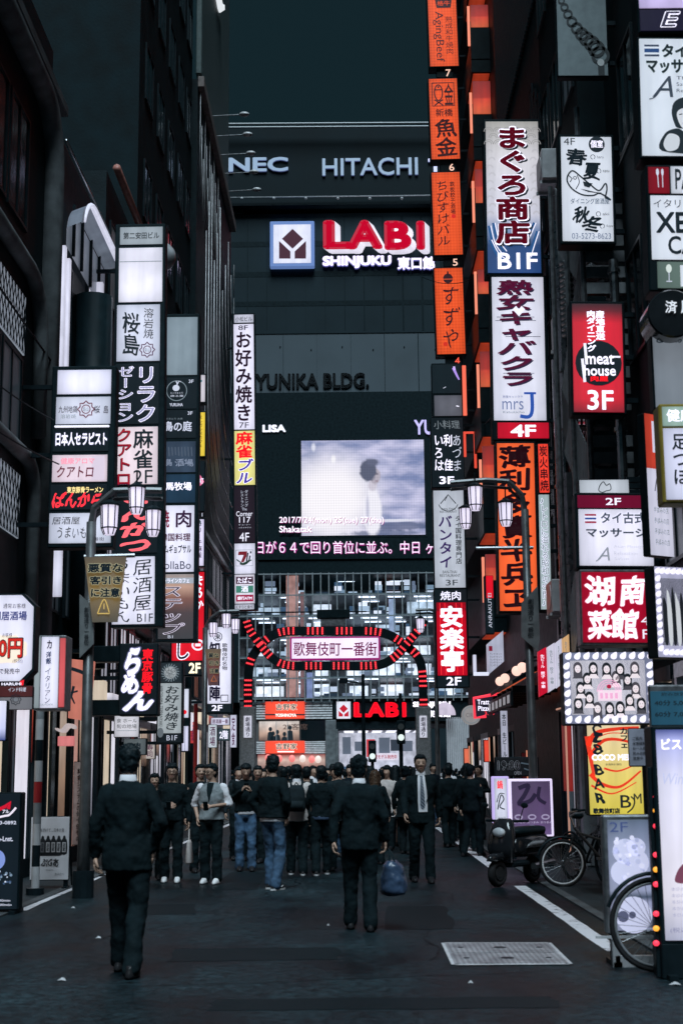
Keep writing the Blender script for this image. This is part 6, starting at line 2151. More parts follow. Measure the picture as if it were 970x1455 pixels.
for k in range(7):
    xx = X0 + .3 + k * .85
    yy = 1.2 + (k % 3) * 1.4
    b_ = MB(); b_.box(xx, xx + rnd.uniform(.4, .8), yy, yy + .06, Z1 - rnd.uniform(1.4, 1.9), Z1 - rnd.uniform(.5, .9)); b_.build('hanging_poster', rnd.choice([INK((90, 100, 116)), INK((150, 156, 170)), INK((50, 60, 72)), INK((200, 60, 70))]), el)
b_ = MB(); Xa, Za = B3(530, 1070); Xb, Zb = B3(566, 1080); b_.box(Xa, Xb, 1.0, 1.05, Zb, Za); bn = b_.build('sale_banner', LIT((214, 206, 222), 1.0, .02, .1), el)
d = Decal(B3, y=.96); d.text('h', '夏モデル発売中', (532, 1072, 564, 1078), DR, .02); d.done(bn)
b_ = MB()
for k in range(13):
    Xa, Za = B3(634 + k * 2.6, 1020)
    b_.box(Xa, Xa + .05, -1.5, -1.3, 0.1, Za, 0)
b_.build('white_fin', M_WHITEP, el)
b_ = MB(); Xa, Za = B3(632, 1022); Xb, Zb = B3(690, 1110); b_.box(Xa, Xb, -1.2, -1.1, .1, Za); b_.build('lit_screen_wall', LIT((130, 140, 150), .8, .05, .5), el)
Xa, Za = B3(614, 1018); Xb, _z = B3(644, 1018)
b_ = MB(); b_.prism([(Xa + (Xb - Xa) * .5 * (1 - math.cos(math.radians(a))), Za + .95 * (Xb - Xa) * .5 * 1.25 * math.sin(math.radians(a))) for a in range(0, 181, 12)], -2.2, -2.0)
b_.build('dome_sign', LIT((200, 186, 204), .9, .05, .4), el)
# dark mass behind everything
bk = thing('office_tower', 'black office tower whose flat front fills the night sky behind the store', 'building', (0, 135, 0))
b_ = MB(); b_.box(-60, 60, 0, 30, 0, 62); b_.build('wall', M_BLACK, bk)
for k in range(6):
    b_ = MB(); b_.box(-58, 58, -.2, -.01, 12 + k * 8, 13 + k * 8); b_.build('window_band', M_GLASSD, bk)
b_ = MB(); b_.box(-75, -13, 0, 20, 0, 33); o_ = thing('office_block', 'dark block beside the store across the avenue, mostly hidden behind the finned building', 'building', (0, 101, 0)); b_.build('wall', M_FAC, o_)
b_ = MB(); b_.box(12, 75, 0, 20, 0, 38); o_ = thing('office_block', 'dark block right of the store across the avenue, hidden by the orange sign column', 'building', (0, 101, 0)); b_.build('wall', M_FAC, o_)

# ---- posts and signals of the avenue


def signal_post(label, px, ytop, Y, head=None, arm=0.0):
    b0 = P(px, 1096, Y)
    r = thing('signal_post', label, 'traffic light', (b0.x, Y, 0))
    h = P(px, ytop, Y).z
    b = MB(); b.tube([(0, 0, 0), (0, 0, h)], [.11, .08], 10); b.build('pole', M_DARK, r)
    b = MB(); b.tube([(0, 0, 0), (0, 0, .25)], .2, 10); b.build('base', M_DARK, r)
    if head:
        b = MB(); b.box(-.2, .2, -.3, -.1, head - .55, head + .55, ch=.03); hd = b.build('signal_head', M_BLACK, r)
        for k, c in enumerate(((30, 36, 38), (226, 240, 236))):
            b = MB(); b.tube([(0, -.3, head + .25 - k * .5), (0, -.33, head + .25 - k * .5)], .15, 14); b.build('lens', INK(c), hd)
    if arm:
        b = MB(); b.tube([(0, 0, h * .93), (arm, 0, h * .95)], .04, 8); b.build('arm', M_DARK, r)
        b = MB(); b.box(arm - .3, arm + .1, -.2, .1, h * .93, h * .97); b.build('camera_box', M_DARK, r)
    return r


signal_post('tall dark signal post rising in front of the red lettered store sign', 517, 958, 66, arm=-.8)
signal_post('dark signal post by the right arch leg with a lamp head', 570, 985, 68, head=3.4)
signal_post('short pedestrian signal with a white lit figure before the store entrance', 529, 1060, 74, head=2.6)

# ================================================================== STREET FURNITURE
M_POLE = MAT('lamp_pole_metal', (.12, .125, .13), .4, .6)
LGLASS = LIT((232, 224, 250), 1.08, .12, .2)


def lantern(parent, c, s=1.0, hang=.25):
    s = s * .64
    """faceted lantern with a dark cage; c is the middle"""
    cx, cy, cz = c
    b = MB(); b.loft([(cz - .20 * s, cx, cy, .15 * s, .15 * s), (cz + .22 * s, cx, cy, .17 * s, .17 * s)], seg=8)
    b.loft([(cz - .34 * s, cx, cy, .10 * s, .10 * s), (cz - .22 * s, cx, cy, .15 * s, .15 * s)], seg=8)
    g_ = b.build('lantern', LGLASS, parent)
    b = MB()
    for k in range(8):
        a = k * math.pi / 4
        ca, sa = math.cos(a), math.sin(a)
        b.tube([(cx + ca * .105 * s, cy + sa * .105 * s, cz - .34 * s), (cx + ca * .158 * s, cy + sa * .158 * s, cz - .21 * s), (cx + ca * .178 * s, cy + sa * .178 * s, cz + .23 * s)], .012 * s, 5)
    b.loft([(cz - .225 * s, cx, cy, .166 * s, .166 * s), (cz - .20 * s, cx, cy, .166 * s, .166 * s)], seg=8)
    b.loft([(cz + .22 * s, cx, cy, .20 * s, .20 * s), (cz + .26 * s, cx, cy, .20 * s, .20 * s), (cz + .34 * s, cx, cy, .06 * s, .06 * s)], seg=8)
    b.tube([(cx, cy, cz + .3 * s), (cx, cy, cz + (.34 + hang) * s)], .02 * s, 6)
    b.build('lantern_cage', M_DARK, g_)


def street_lamp(label, polex, Y, path, lanterns, plaque=None, bar=None, rpole=.075, ztop=None):
    b0 = P(polex, 1096, Y)
    r = thing('street_lamp', label, 'street lamp', (b0.x, Y, 0), group='lantern street lamps')
    L_ = lambda px, py, dy=0: ((P(px, py, Y).x - b0.x), dy, P(px, py, Y).z)
    zt = L_(*path[0])[2]
    b = MB(); b.tube([(0, 0, 0), (0, 0, 1.2), (0, 0, zt)], [rpole * 1.25, rpole, rpole * .9], 12); b.build('pole', M_POLE, r, smooth=True)
    b = MB(); b.tube([(0, 0, 0), (0, 0, .35)], rpole * 1.9, 12); b.build('base', M_DARK, r)
    off = [L_(*q) for q in path]
    off[0] = (0, 0, zt)
    b = MB(); b.tube(off, rpole * .62, 8)
    b.tube([(p[0], p[1] + .1, p[2] - .1) for p in off], rpole * .4, 8)
    b.build('arm', M_POLE, r)
    for (px, py, dy, s) in lanterns:
        lantern(r, L_(px, py, dy), s)
    if bar:
        b = MB(); b.tube([L_(*bar[0]), L_(*bar[1])], .03, 8); b.build('banner_bar', M_GALV, r)
    if plaque:
        pts = [L_(*q) for q in plaque]
        b = MB(); b.prism([(p[0], p[2]) for p in pts], -.14, -.09); pq = b.build('street_plaque', MAT('plaque_grey', (.16, .17, .175), .5), r)
        xs, ys = [q[0] for q in plaque], [q[1] for q in plaque]
        cx, w = (min(xs) + max(xs)) / 2, max(xs) - min(xs)
        d = Decal(lambda px, py: (L_(px, py)[0], L_(px, py)[2]), y=-.145); d.text('v', '劇場通り一番街', (cx - w * .17, min(ys) + 18, cx + w * .17, max(ys) - 18), PRINT((40, 46, 52)), .02); d.done(pq)
    return r


street_lamp('street lamp on the left with a sloping arm and three lanterns', 122, 19.2, [(119, 742), (134, 722), (163, 697), (196, 696), (230, 697)],
            [(156, 735, 0, 1.12), (196, 710, -.1, 1.0), (212, 733, .4, 1.0)], plaque=((116, 846), (136, 864), (136, 916), (116, 936)), bar=((120, 791), (192, 789)))
street_lamp('small far street lamp on the left hanging before the crested white sign', 290, 36, [(289, 892), (300, 878), (312, 869), (340, 868)],
            [(303, 893, 0, 1.0), (322, 881, -.1, 1.0), (332, 885, .5, 1.0)])
street_lamp('street lamp on the right whose arm holds lanterns before the orange brush sign', 757, 24.6, [(757, 724), (741, 703), (722, 684), (690, 682), (640, 686)],
            [(718, 728, 0, 1.12), (674, 707, -.1, 1.15), (664, 727, .5, 1.0)], plaque=((739, 858), (762, 834), (765, 908), (762, 926), (739, 906)), bar=((676, 779), (757, 778)))
street_lamp('far street lamp on the right whose single lantern glows beside the arch', 622, 47.5, [(622, 868), (610, 866), (590, 867)], [(597, 887, 0, 1.25)])

# cloth warning banners
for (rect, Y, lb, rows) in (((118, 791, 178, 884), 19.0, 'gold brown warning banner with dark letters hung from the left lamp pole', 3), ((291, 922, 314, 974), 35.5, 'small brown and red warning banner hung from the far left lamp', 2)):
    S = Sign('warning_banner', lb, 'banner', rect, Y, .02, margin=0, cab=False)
    x0, y0, x1, y1 = rect
    w = x1 - x0
    S_pts = ((x0 + w * .22, y1), (x1 - w * .18, y1 - 2), (x1, y0), (x0, y0 + 2))
    b_ = MB(); n = 12
    vs, fs = [], []
    for j in range(n + 1):
        t_ = j / n
        for i in range(n + 1):
            s_ = i / n
            xl = S_pts[3][0] * (1 - t_) + S_pts[0][0] * t_
            xr = S_pts[2][0] * (1 - t_) + S_pts[1][0] * t_
            X, Z = S.loc(xl + (xr - xl) * s_, y0 + (y1 - y0) * t_)
            vs.append((X, .012 * math.sin(s_ * 7 + t_ * 2), Z))
    for j in range(n):
        for i in range(n):
            k = j * (n + 1) + i
            fs.append((k, k + n + 1, k + n + 2, k + 1))
    b_.add(vs, fs); b_.add([(v[0], v[1] + .006, v[2]) for v in vs], [tuple(reversed(f)) for f in fs])
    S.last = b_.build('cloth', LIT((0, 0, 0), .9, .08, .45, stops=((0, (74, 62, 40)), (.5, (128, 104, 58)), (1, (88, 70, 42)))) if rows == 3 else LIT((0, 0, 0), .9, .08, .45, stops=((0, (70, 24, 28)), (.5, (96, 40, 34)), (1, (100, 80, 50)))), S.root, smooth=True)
    d = Decal(S.loc, y=-.018)
    OUT = INK((150, 146, 120))
    if rows == 3:
        for t_, rr in (('悪質な', (124, 801, 174, 814)), ('客引き', (127, 819, 172, 831)), ('に注意', (129, 836, 170, 849))):
            d.text('h', t_, rr, K0, .06, outline=OUT, ow=.06)
        d.line(smooth_path([(139, 872), (148, 852), (156, 872)], 6) + [(139, 872)], 1.6, INK((190, 160, 90)))
        d.line([(148, 858), (148, 866)], 1.4, INK((190, 160, 90)))
    else:
        for t_, rr in (('質な', (296, 928, 311, 935)), ('引き', (297, 939, 311, 946)), ('注意', (298, 950, 311, 957))):
            d.text('h', t_, rr, K0, .05, outline=OUT, ow=.05)
        d.line([(300, 968), (304, 960), (308, 968), (300, 968)], .8, INK((190, 110, 60)))
    S.fin(d)

# ---- service hatch in the road
c4 = [G(*q) for q in ((631, 1341), (778, 1341), (808, 1371), (646, 1372))]


def hatch_mat():
    m, nt, b, N, L = _new('tread_plate')
    tc = N.new('ShaderNodeTexCoord')
    mp = N.new('ShaderNodeMapping'); mp.inputs['Rotation'].default_value = (0, 0, .785)
    ck = N.new('ShaderNodeTexChecker'); ck.inputs['Scale'].default_value = 30
    L.new(tc.outputs['Object'], mp.inputs[0]); L.new(mp.outputs[0], ck.inputs['Vector'])
    ns = N.new('ShaderNodeTexNoise'); ns.inputs['Scale'].default_value = 3; ns.inputs['Detail'].default_value = 8
    L.new(tc.outputs['Object'], ns.inputs['Vector'])
    cr = N.new('ShaderNodeValToRGB'); cr.color_ramp.elements[0].color = (.16, .165, .18, 1); cr.color_ramp.elements[1].color = (.42, .42, .44, 1)
    cr.color_ramp.elements[0].position = .3; cr.color_ramp.elements[1].position = .72
    L.new(ns.outputs['Fac'], cr.inputs[0])
    mm = N.new('ShaderNodeMix'); mm.data_type = 'RGBA'; mm.blend_type = 'MULTIPLY'; mm.inputs['Factor'].default_value = 1
    mr = N.new('ShaderNodeMapRange'); mr.inputs['To Min'].default_value = .62; mr.inputs['To Max'].default_value = 1.25
    L.new(ck.outputs['Fac'], mr.inputs['Value']); L.new(cr.outputs[0], mm.inputs['A']); L.new(mr.outputs[0], mm.inputs['B'])
    L.new(mm.outputs['Result'], b.inputs['Base Color'])
    b.inputs['Metallic'].default_value = .1
    b.inputs['Roughness'].default_value = .42
    bp = N.new('ShaderNodeBump'); bp.inputs['Strength'].default_value = .6; bp.inputs['Distance'].default_value = .01
    L.new(ck.outputs['Fac'], bp.inputs['Height']); L.new(bp.outputs[0], b.inputs['Normal'])
    return m


mc = sum((Vector(p) for p in c4), Vector()) / 4
ht = thing('service_hatch', 'pale tread plate hatch with two leaves set in the road', 'hatch', (mc.x, mc.y, 0))
M_HT = hatch_mat()
far0, far1, near1, near0 = [Vector(p) - mc for p in c4]
for (a, c) in ((0.02, .49), (.51, .98)):
    b_ = MB()
    l0, l1, r0, r1 = far0.lerp(near0, a), far0.lerp(near0, c), far1.lerp(near1, a), far1.lerp(near1, c)
    vs = [(p.x, p.y, z) for z in (.002, .012) for p in (l1, r1, r0, l0)]
    b_.add(vs, [(4, 5, 6, 7), (0, 1, 5, 4), (1, 2, 6, 5), (2, 3, 7, 6), (3, 0, 4, 7)])
    lf = b_.build('leaf', M_HT, ht)
    b_ = MB()
    for s_, r_ in ((.13, .028), (.5, .06), (.87, .028)):
        q = l0.lerp(l1, .5).lerp(r0.lerp(r1, .5), s_)
        b_.tube([(q.x, q.y, .012), (q.x, q.y, .016)], [r_, r_ * .9], 14)
    b_.build('lifting_eye', M_DARK, lf)
b_ = MB()
ring = [far0, far1, near1, near0]
for i in range(4):
    p, q = ring[i], ring[(i + 1) % 4]
    n = (q - p).normalized(); m_ = Vector((-n.y, n.x, 0)) * .03
    b_.add([(p.x - m_.x, p.y - m_.y, .009), (q.x - m_.x, q.y - m_.y, .009), (q.x + m_.x, q.y + m_.y, .009), (p.x + m_.x, p.y + m_.y, .009)], [(0, 1, 2, 3)])
b_.build('frame', MAT('hatch_frame', (.6, .6, .62), .4, .1), ht)

for (px, py, s_, lb) in ((88, 1394, .06, 'small crumpled white scrap of paper on the road at the lower left'), (104, 1291, .045, 'tiny white scrap on the road before the paper poster stand'), (140, 1334, .05, 'flat pale scrap on the road by the dark suited man'), (668, 1398, .035, 'tiny pale scrap on the road near the hatch'), (466, 1316, .03, 'tiny pale scrap on the road behind the man with the bag'), (958, 1400, .08, 'white scrap of paper at the lower right edge')):
    p = G(px, py)
    b_ = MB()
    s_ *= .6
    b_.add([(-s_, 0, .004), (0, -s_ * .6, .012), (s_, -.1 * s_, .004), (s_ * .5, s_ * .7, .02), (-s_ * .5, s_ * .6, .008), (0, 0, .028)], [(0, 1, 5), (1, 2, 5), (2, 3, 5), (3, 4, 5), (4, 0, 5)])
    tag(b_.build('paper_scrap', M_WHITEP, None, (p.x, p.y, 0)), lb, 'litter')


# ---- boards standing on the ground
def lightbox(label, rect, py_base, panels, thick=.22, frame=M_GALV, name='lightbox', cat='sign', feet=True, yaw=0.0, margin=4):
    Y = G((rect[0] + rect[2]) / 2, py_base).y
    S = Sign(name, label, cat, rect, Y, thick, frame=frame, margin=margin, yaw=yaw)
    gap = S.base.z
    if feet:
        b_ = MB()
        for s_ in (-1, 1):
            x = s_ * (S.W / 2 - .04)
            b_.box(x - .03, x + .03, thick * .3, thick * .3 + .05, -gap, .0)
            b_.box(x - .035, x + .035, -.1, thick + .15, -gap, -gap + .04)
        b_.build('stand', M_DARK, S.root)
    return S


S = lightbox('dark lit menu board with small white lines of writing at the lower left edge', (-30, 1128, 24, 1292), 1299, None, frame=M_BLACK, margin=2)
d = S.panel((-30, 1128, 24, 1292), LIT((18, 28, 36), 1, .03, .1)); d.line([(-8, 1152), (4, 1146), (10, 1140), (8, 1150)], 5, INK((196, 14, 44)), 0); d.text('h', 'アル', (0, 1151, 9, 1156), WH, .02); d.line(smooth_path([(-20, 1165), (2, 1160), (10, 1158), (19, 1148)], 6), 3, INK((230, 220, 235)))
d.text('h', 'TEL 03-0892', (-24, 1167, 20, 1172), WH2, .03); d.text('h', 'Karaoke-Lnst.', (-28, 1189, 16, 1196), WH2, .03); d.disk(-6, 1222, 12, INK((120, 140, 200)), ry=14)
for k in range(34):
    d.disk(rnd.uniform(-26, 16), rnd.uniform(1236, 1258), rnd.uniform(.8, 2.2), INK(rnd.choice(((190, 200, 220), (60, 80, 110), (110, 130, 150)))), n=7)
d.text('h', '980yen / 30min', (-26, 1278, 15, 1282), WH2, .02); d.text('h', '1480yen / 30min', (-28, 1284, 17, 1288), WH2, .02); S.fin(d)

S = lightbox('white paper poster on a sandwich board with a row of dark bottles in print', (43, 1161, 97, 1250), 1264, None, thick=.05, frame=M_DARK, name='sandwich_board', margin=1, yaw=.04)
PP = MAT('poster_paper', (.80, .78, .82), .6, var=.06)
d = S.panel((43, 1161, 97, 1250), PP, 'poster'); PK1, PK2, PK3 = PRINT((30, 34, 40)), PRINT((120, 120, 126)), PRINT((215, 212, 216))
d.text('h', '下町を剥げて…日本の酒…', (49, 1177, 93, 1182), PK1, .0)
for k in range(6):
    x = 49 + k * 7.6
    d.poly(smooth_path([(x - 1, 1213), (x - 1, 1196), (x + 1, 1192), (x + 2, 1188), (x + 4.5, 1188), (x + 5.5, 1192), (x + 7.4, 1196), (x + 7.4, 1213)], 2, True), PK1, 0); d.rect(x + .6, 1197, x + 5.6, 1211, PK3 if k != 1 else PK2, 1); d.text('v', '酒蔵', (x + 1.2, 1198, x + 5, 1210), PK1, .02, layer=2)
d.poly([(47, 1212), (93, 1212), (84, 1216), (55, 1216)], PK1, 0); d.text('h', 'ぷGあ', (58, 1220, 83, 1232), PK1, .03, brush=.05); d.text('h', '日本酒バル', (66, 1235, 76, 1237), PK2); d.text('h', '飲み比べ', (78, 1240, 91, 1244), PK2, shear=.2); S.fin(d)
b_ = MB()
for s_ in (-1, 1):
    b_.tube([(s_ * S.W * .46, .04, S.H), (s_ * S.W * .46, .5, -S.base.z)], .016, 6)
b_.build('back_leg', M_DARK, S.root)

S = lightbox('tall pale notice board with two columns of black warning print, behind the poster stand', (98, 1083, 126, 1200), 1226, None, thick=.06, frame=M_DARK, name='notice_board', margin=1)
d = S.panel((98, 1083, 126, 1200), MAT('notice_grey', (.45, .47, .47), .5), 'board'); d.text('v', '料金システムの何十倍もの', (108, 1092, 114, 1196), PK1, .03); d.text('v', '客引きは詐欺の手口です', (117, 1092, 123, 1190), PK1, .03); d.text('v', '歌舞伎町商店街振興組合環境', (100, 1088, 104, 1180), PK2, .0); S.fin(d)

# right edge lightboxes
S = lightbox('big white lit standing board at the lower right edge, faint wine glass print', (944, 1036, 1020, 1338), 1392, None, thick=.3, frame=M_BLACK, margin=5)
d = S.panel((945, 1037, 1020, 1336), LIT((0, 0, 0), 1.05, .06, .15, stops=((0, (178, 180, 206)), (.2, (226, 222, 236)), (.75, (222, 222, 246)), (.95, (170, 176, 236)), (1, (60, 70, 150)))))
LV = INK((180, 184, 216)); d.text('h', 'ビストロ', (952, 1050, 1012, 1066), WH, .05); d.text('h', 'Wine', (952, 1100, 990, 1116), LV, -.01, shear=.3); d.poly(smooth_path([(962, 1254), (968, 1236), (980, 1228), (980, 1254)], 4, True), INK((110, 60, 80)))
for k in range(5):
    d.text('h', '本日のおすすめ', (956, 1262 + k * 9, 1000, 1267 + k * 9), INK((150, 150, 176)), -.005)
d.text('h', '(税込)', (952, 1318, 980, 1326), INK((120, 120, 150)), 0); S.fin(d)
b_ = MB(); X0, Z1 = S.loc(939, 1340); X1, Z0 = S.loc(1022, 1391); b_.box(X0, X1, .0, .34, -S.base.z, Z1, ch=.01); b_.build('plinth', M_DARK, S.root)
Yb = S.Y
S2 = lightbox('grey framed lit board with a faded drink photo and 2F, behind the bicycle wheel', (866, 1163, 940, 1322), 1372, None, thick=.12, frame=M_GALV, margin=5)
d = S2.panel((868, 1165, 940, 1322), LIT((0, 0, 0), .95, .12, .5, stops=((0, (150, 158, 190)), (.25, (150, 156, 190)), (.3, (60, 74, 96)), (.36, (150, 158, 190)), (.7, (150, 160, 194)), (1, (96, 112, 140))))); d.text('h', '2F', (871, 1168, 897, 1182), INK((60, 74, 116)), .0)
for (x, y, r) in ((892, 1210, 18), (905, 1226, 20), (888, 1240, 18), (908, 1204, 13), (900, 1300, 26)):
    d.disk(x, y, r, INK((190, 194, 222)), 0 if r > 18 else 1)
for k in range(40):
    d.disk(rnd.uniform(876, 918), rnd.uniform(1190, 1258), rnd.uniform(1.5, 4), INK(rnd.choice(((206, 208, 232), (176, 182, 212), (160, 166, 200)))), 2, n=9)
d.disk(885, 1302, 8, INK((80, 84, 110)), 2); d.disk(898, 1300, 5, INK((80, 84, 110)), 2); S2.fin(d, 'print_pattern')
b_ = MB()
X0, Z1 = S2.loc(866, 1360); X1, Z0 = S2.loc(944, 1376)
b_.box(X0 + .02, X1 + .1, -.1, -.04, -S2.base.z, -S2.base.z + .09); b_.box(X0, X0 + .06, -.1, -.04, -S2.base.z, -S2.base.z + .22); b_.box(X0 - .12, X1, -.03, 0, -S2.base.z + .22, -S2.base.z + .24); b_.build('foot_rail', M_WHITEP, S2.root)
# string of red and amber lamps on a thin upright strip
q0 = P(934.5, 1338, Yb + .05)
ls = thing('lamp_strip', 'upright strip of small red and amber lamps beside the big white standing board', 'light strip', (q0.x, Yb + .05, 0))
b_ = MB(); zt = P(934.5, 1090, Yb).z; b_.box(-.02, .05, 0, .03, 0.01, zt, ch=.004); b_.build('strip', M_DARK, ls)
for k, (py, c) in enumerate(((1132, 0), (1152, 1), (1174, 0), (1215, 0), (1236, 1), (1257, 0), (1299, 0), (1320, 1), (1341, 0))):
    p = P(933, py, Yb)
    b_ = MB(); b_.ball((p.x - q0.x, -.01, p.z), (.026, .02, .022), seg=10, rings=6); b_.build('lamp', INK((255, 60, 84), 1.4) if c == 0 else INK((255, 170, 60), 1.3), ls, smooth=True)

# right: scooter-side boards
S = lightbox('purple lit menu board rimmed in glowing white behind the scooter', (727, 1109, 784, 1186), 1232, None, thick=.2, frame=INK((226, 214, 246), 1.05), margin=2.5)
d = S.panel((728, 1110, 783, 1186), LIT((0, 0, 0), 1, .05, .25, stops=((0, (110, 84, 140)), (.25, (84, 60, 104)), (1, (74, 54, 92))))); PD = INK((36, 28, 52))
d.line(smooth_path([(738, 1120), (752, 1116), (746, 1130), (738, 1142), (754, 1138), (762, 1128)], 6), 6, PD); d.line(smooth_path([(768, 1118), (766, 1134), (776, 1142)], 6), 5, PD)
for k in range(3):
    d.ring(737 + k * 19, 1161, 6, 2, INK((150, 140, 170)), ry=4); d.text('h', 'おつまみ', (730 + k * 19, 1167, 746 + k * 19, 1170), INK((190, 180, 210)))
d.ring(756, 1176, 7, 2, INK((130, 130, 160)), ry=4); S.fin(d)
S = lightbox('narrow white lit board with red letters and an ink sketch, left of the purple board', (702, 1105, 722, 1168), 1222, None, thick=.2, frame=INK((186, 170, 226), 1.0), margin=2)
d = S.panel((703, 1106, 721, 1168), WHITE2); d.text('h', '鍋', (707, 1109, 715, 1121), RD, .03); d.line(smooth_path([(707, 1150), (712, 1130), (716, 1136), (710, 1146), (717, 1150)], 5), 1.6, K0); d.line(smooth_path([(706, 1140), (710, 1128), (717, 1128)], 5), 1.2, K0); d.text('h', '旬の味', (707, 1160, 718, 1166), GR); S.fin(d)
S = lightbox('dark opening hours board with outlined white figures above the purple board', (704, 1077, 764, 1102), 1214, None, thick=.06, frame=M_DARK, margin=1.5)
d = S.panel((704, 1077, 764, 1102), MAT('chalk_black', (.03, .034, .038), .6)); d.text('h', '19:00', (707, 1081, 738, 1094), PRINT((30, 34, 38)), .0, outline=PRINT((230, 232, 236)), ow=.04); d.line(smooth_path([(740, 1084), (752, 1086), (760, 1084), (754, 1094), (744, 1092)], 5), 2, PRINT((130, 150, 160))); d.text('h', 'OPEN', (730, 1096, 740, 1101), PRINT((220, 220, 225))); S.fin(d)
# awning with globe lamps along the right shops
aw = thing('awning', 'dark shop awning with a warm lit underside and globe lamps on the right', 'awning', (XR, 32, 0))
b_ = MB()
b_.add([(-.95, -3.6, 3.35), (0, -3.6, 3.9), (0, 4, 3.9), (-.95, 4, 3.35), (-.95, -3.6, 3.27), (0, -3.6, 3.82), (0, 4, 3.82), (-.95, 4, 3.27)], [(0, 3, 2, 1), (4, 5, 6, 7), (0, 1, 5, 4), (3, 7, 6, 2), (0, 4, 7, 3)])
b_.build('roof', M_BLACK, aw)
b_ = MB()
b_.add([(-.9, -3.5, 3.262), (-.1, -3.5, 3.72), (-.1, 3.9, 3.72), (-.9, 3.9, 3.262)], [(0, 1, 2, 3)])
b_.build('soffit', LIT((206, 96, 62), .8, .2, .4), aw)  # warm lamp light on the underside, put in as glow
for k in range(8):
    b_ = MB(); b_.box(-.93, -.03, -3.4 + k, -3.28 + k, 3.12, 3.26); b_.build('beam', M_BLACK, aw)
b_ = MB(); b_.box(-.99, -.94, -3.6, 4, 2.85, 3.15, ch=.01); va = b_.build('valance', M_BLACK, aw)
for k in range(9):
    b_ = MB(); b_.box(-1.0, -.992, -3.4 + k * .8, -3.0 + k * .8, 2.92, 3.08); b_.build('lit_letter', INK((150, 150, 156), .8), va)
for k, u in enumerate((-6.2, -5.3, -3.2, -2.2)):
    b_ = MB(); b_.ball((-1.05, u, 3.42), .095); b_.build('globe_lamp', INK((250, 206, 190), 1.2), aw, smooth=True)
    b_ = MB(); b_.tube([(-1.05, u, 3.5), (-.9, u, 3.6), (0.1, u, 3.65)], .02, 6); b_.build('lamp_arm', M_DARK, aw)
# paper lanterns and bright slits deep on the right
for (px, py0, py1, Y, c, lb) in ((663, 1064, 1112, 47, (240, 120, 90), 'lit paper sign beside a doorway deep on the right'), (691, 1052, 1082, 38, (240, 80, 60), 'thin red lit upright sign on the right'), (745, 1070, 1120, 31.6, (60, 16, 20), 'dark red framed window board on the right')):
    S = Sign('small_sign', lb, 'sign', (px - 3, py0, px + 3, py1), Y, .15, margin=1)
    d = S.panel((px - 3, py0, px + 3, py1), LIT(c, .9, .1, .4)); S.fin(d)
    S.strip((px + 3.4, py0 - 4, px + 5, py1), INK((230, 150, 120), .8), 'light_strip')


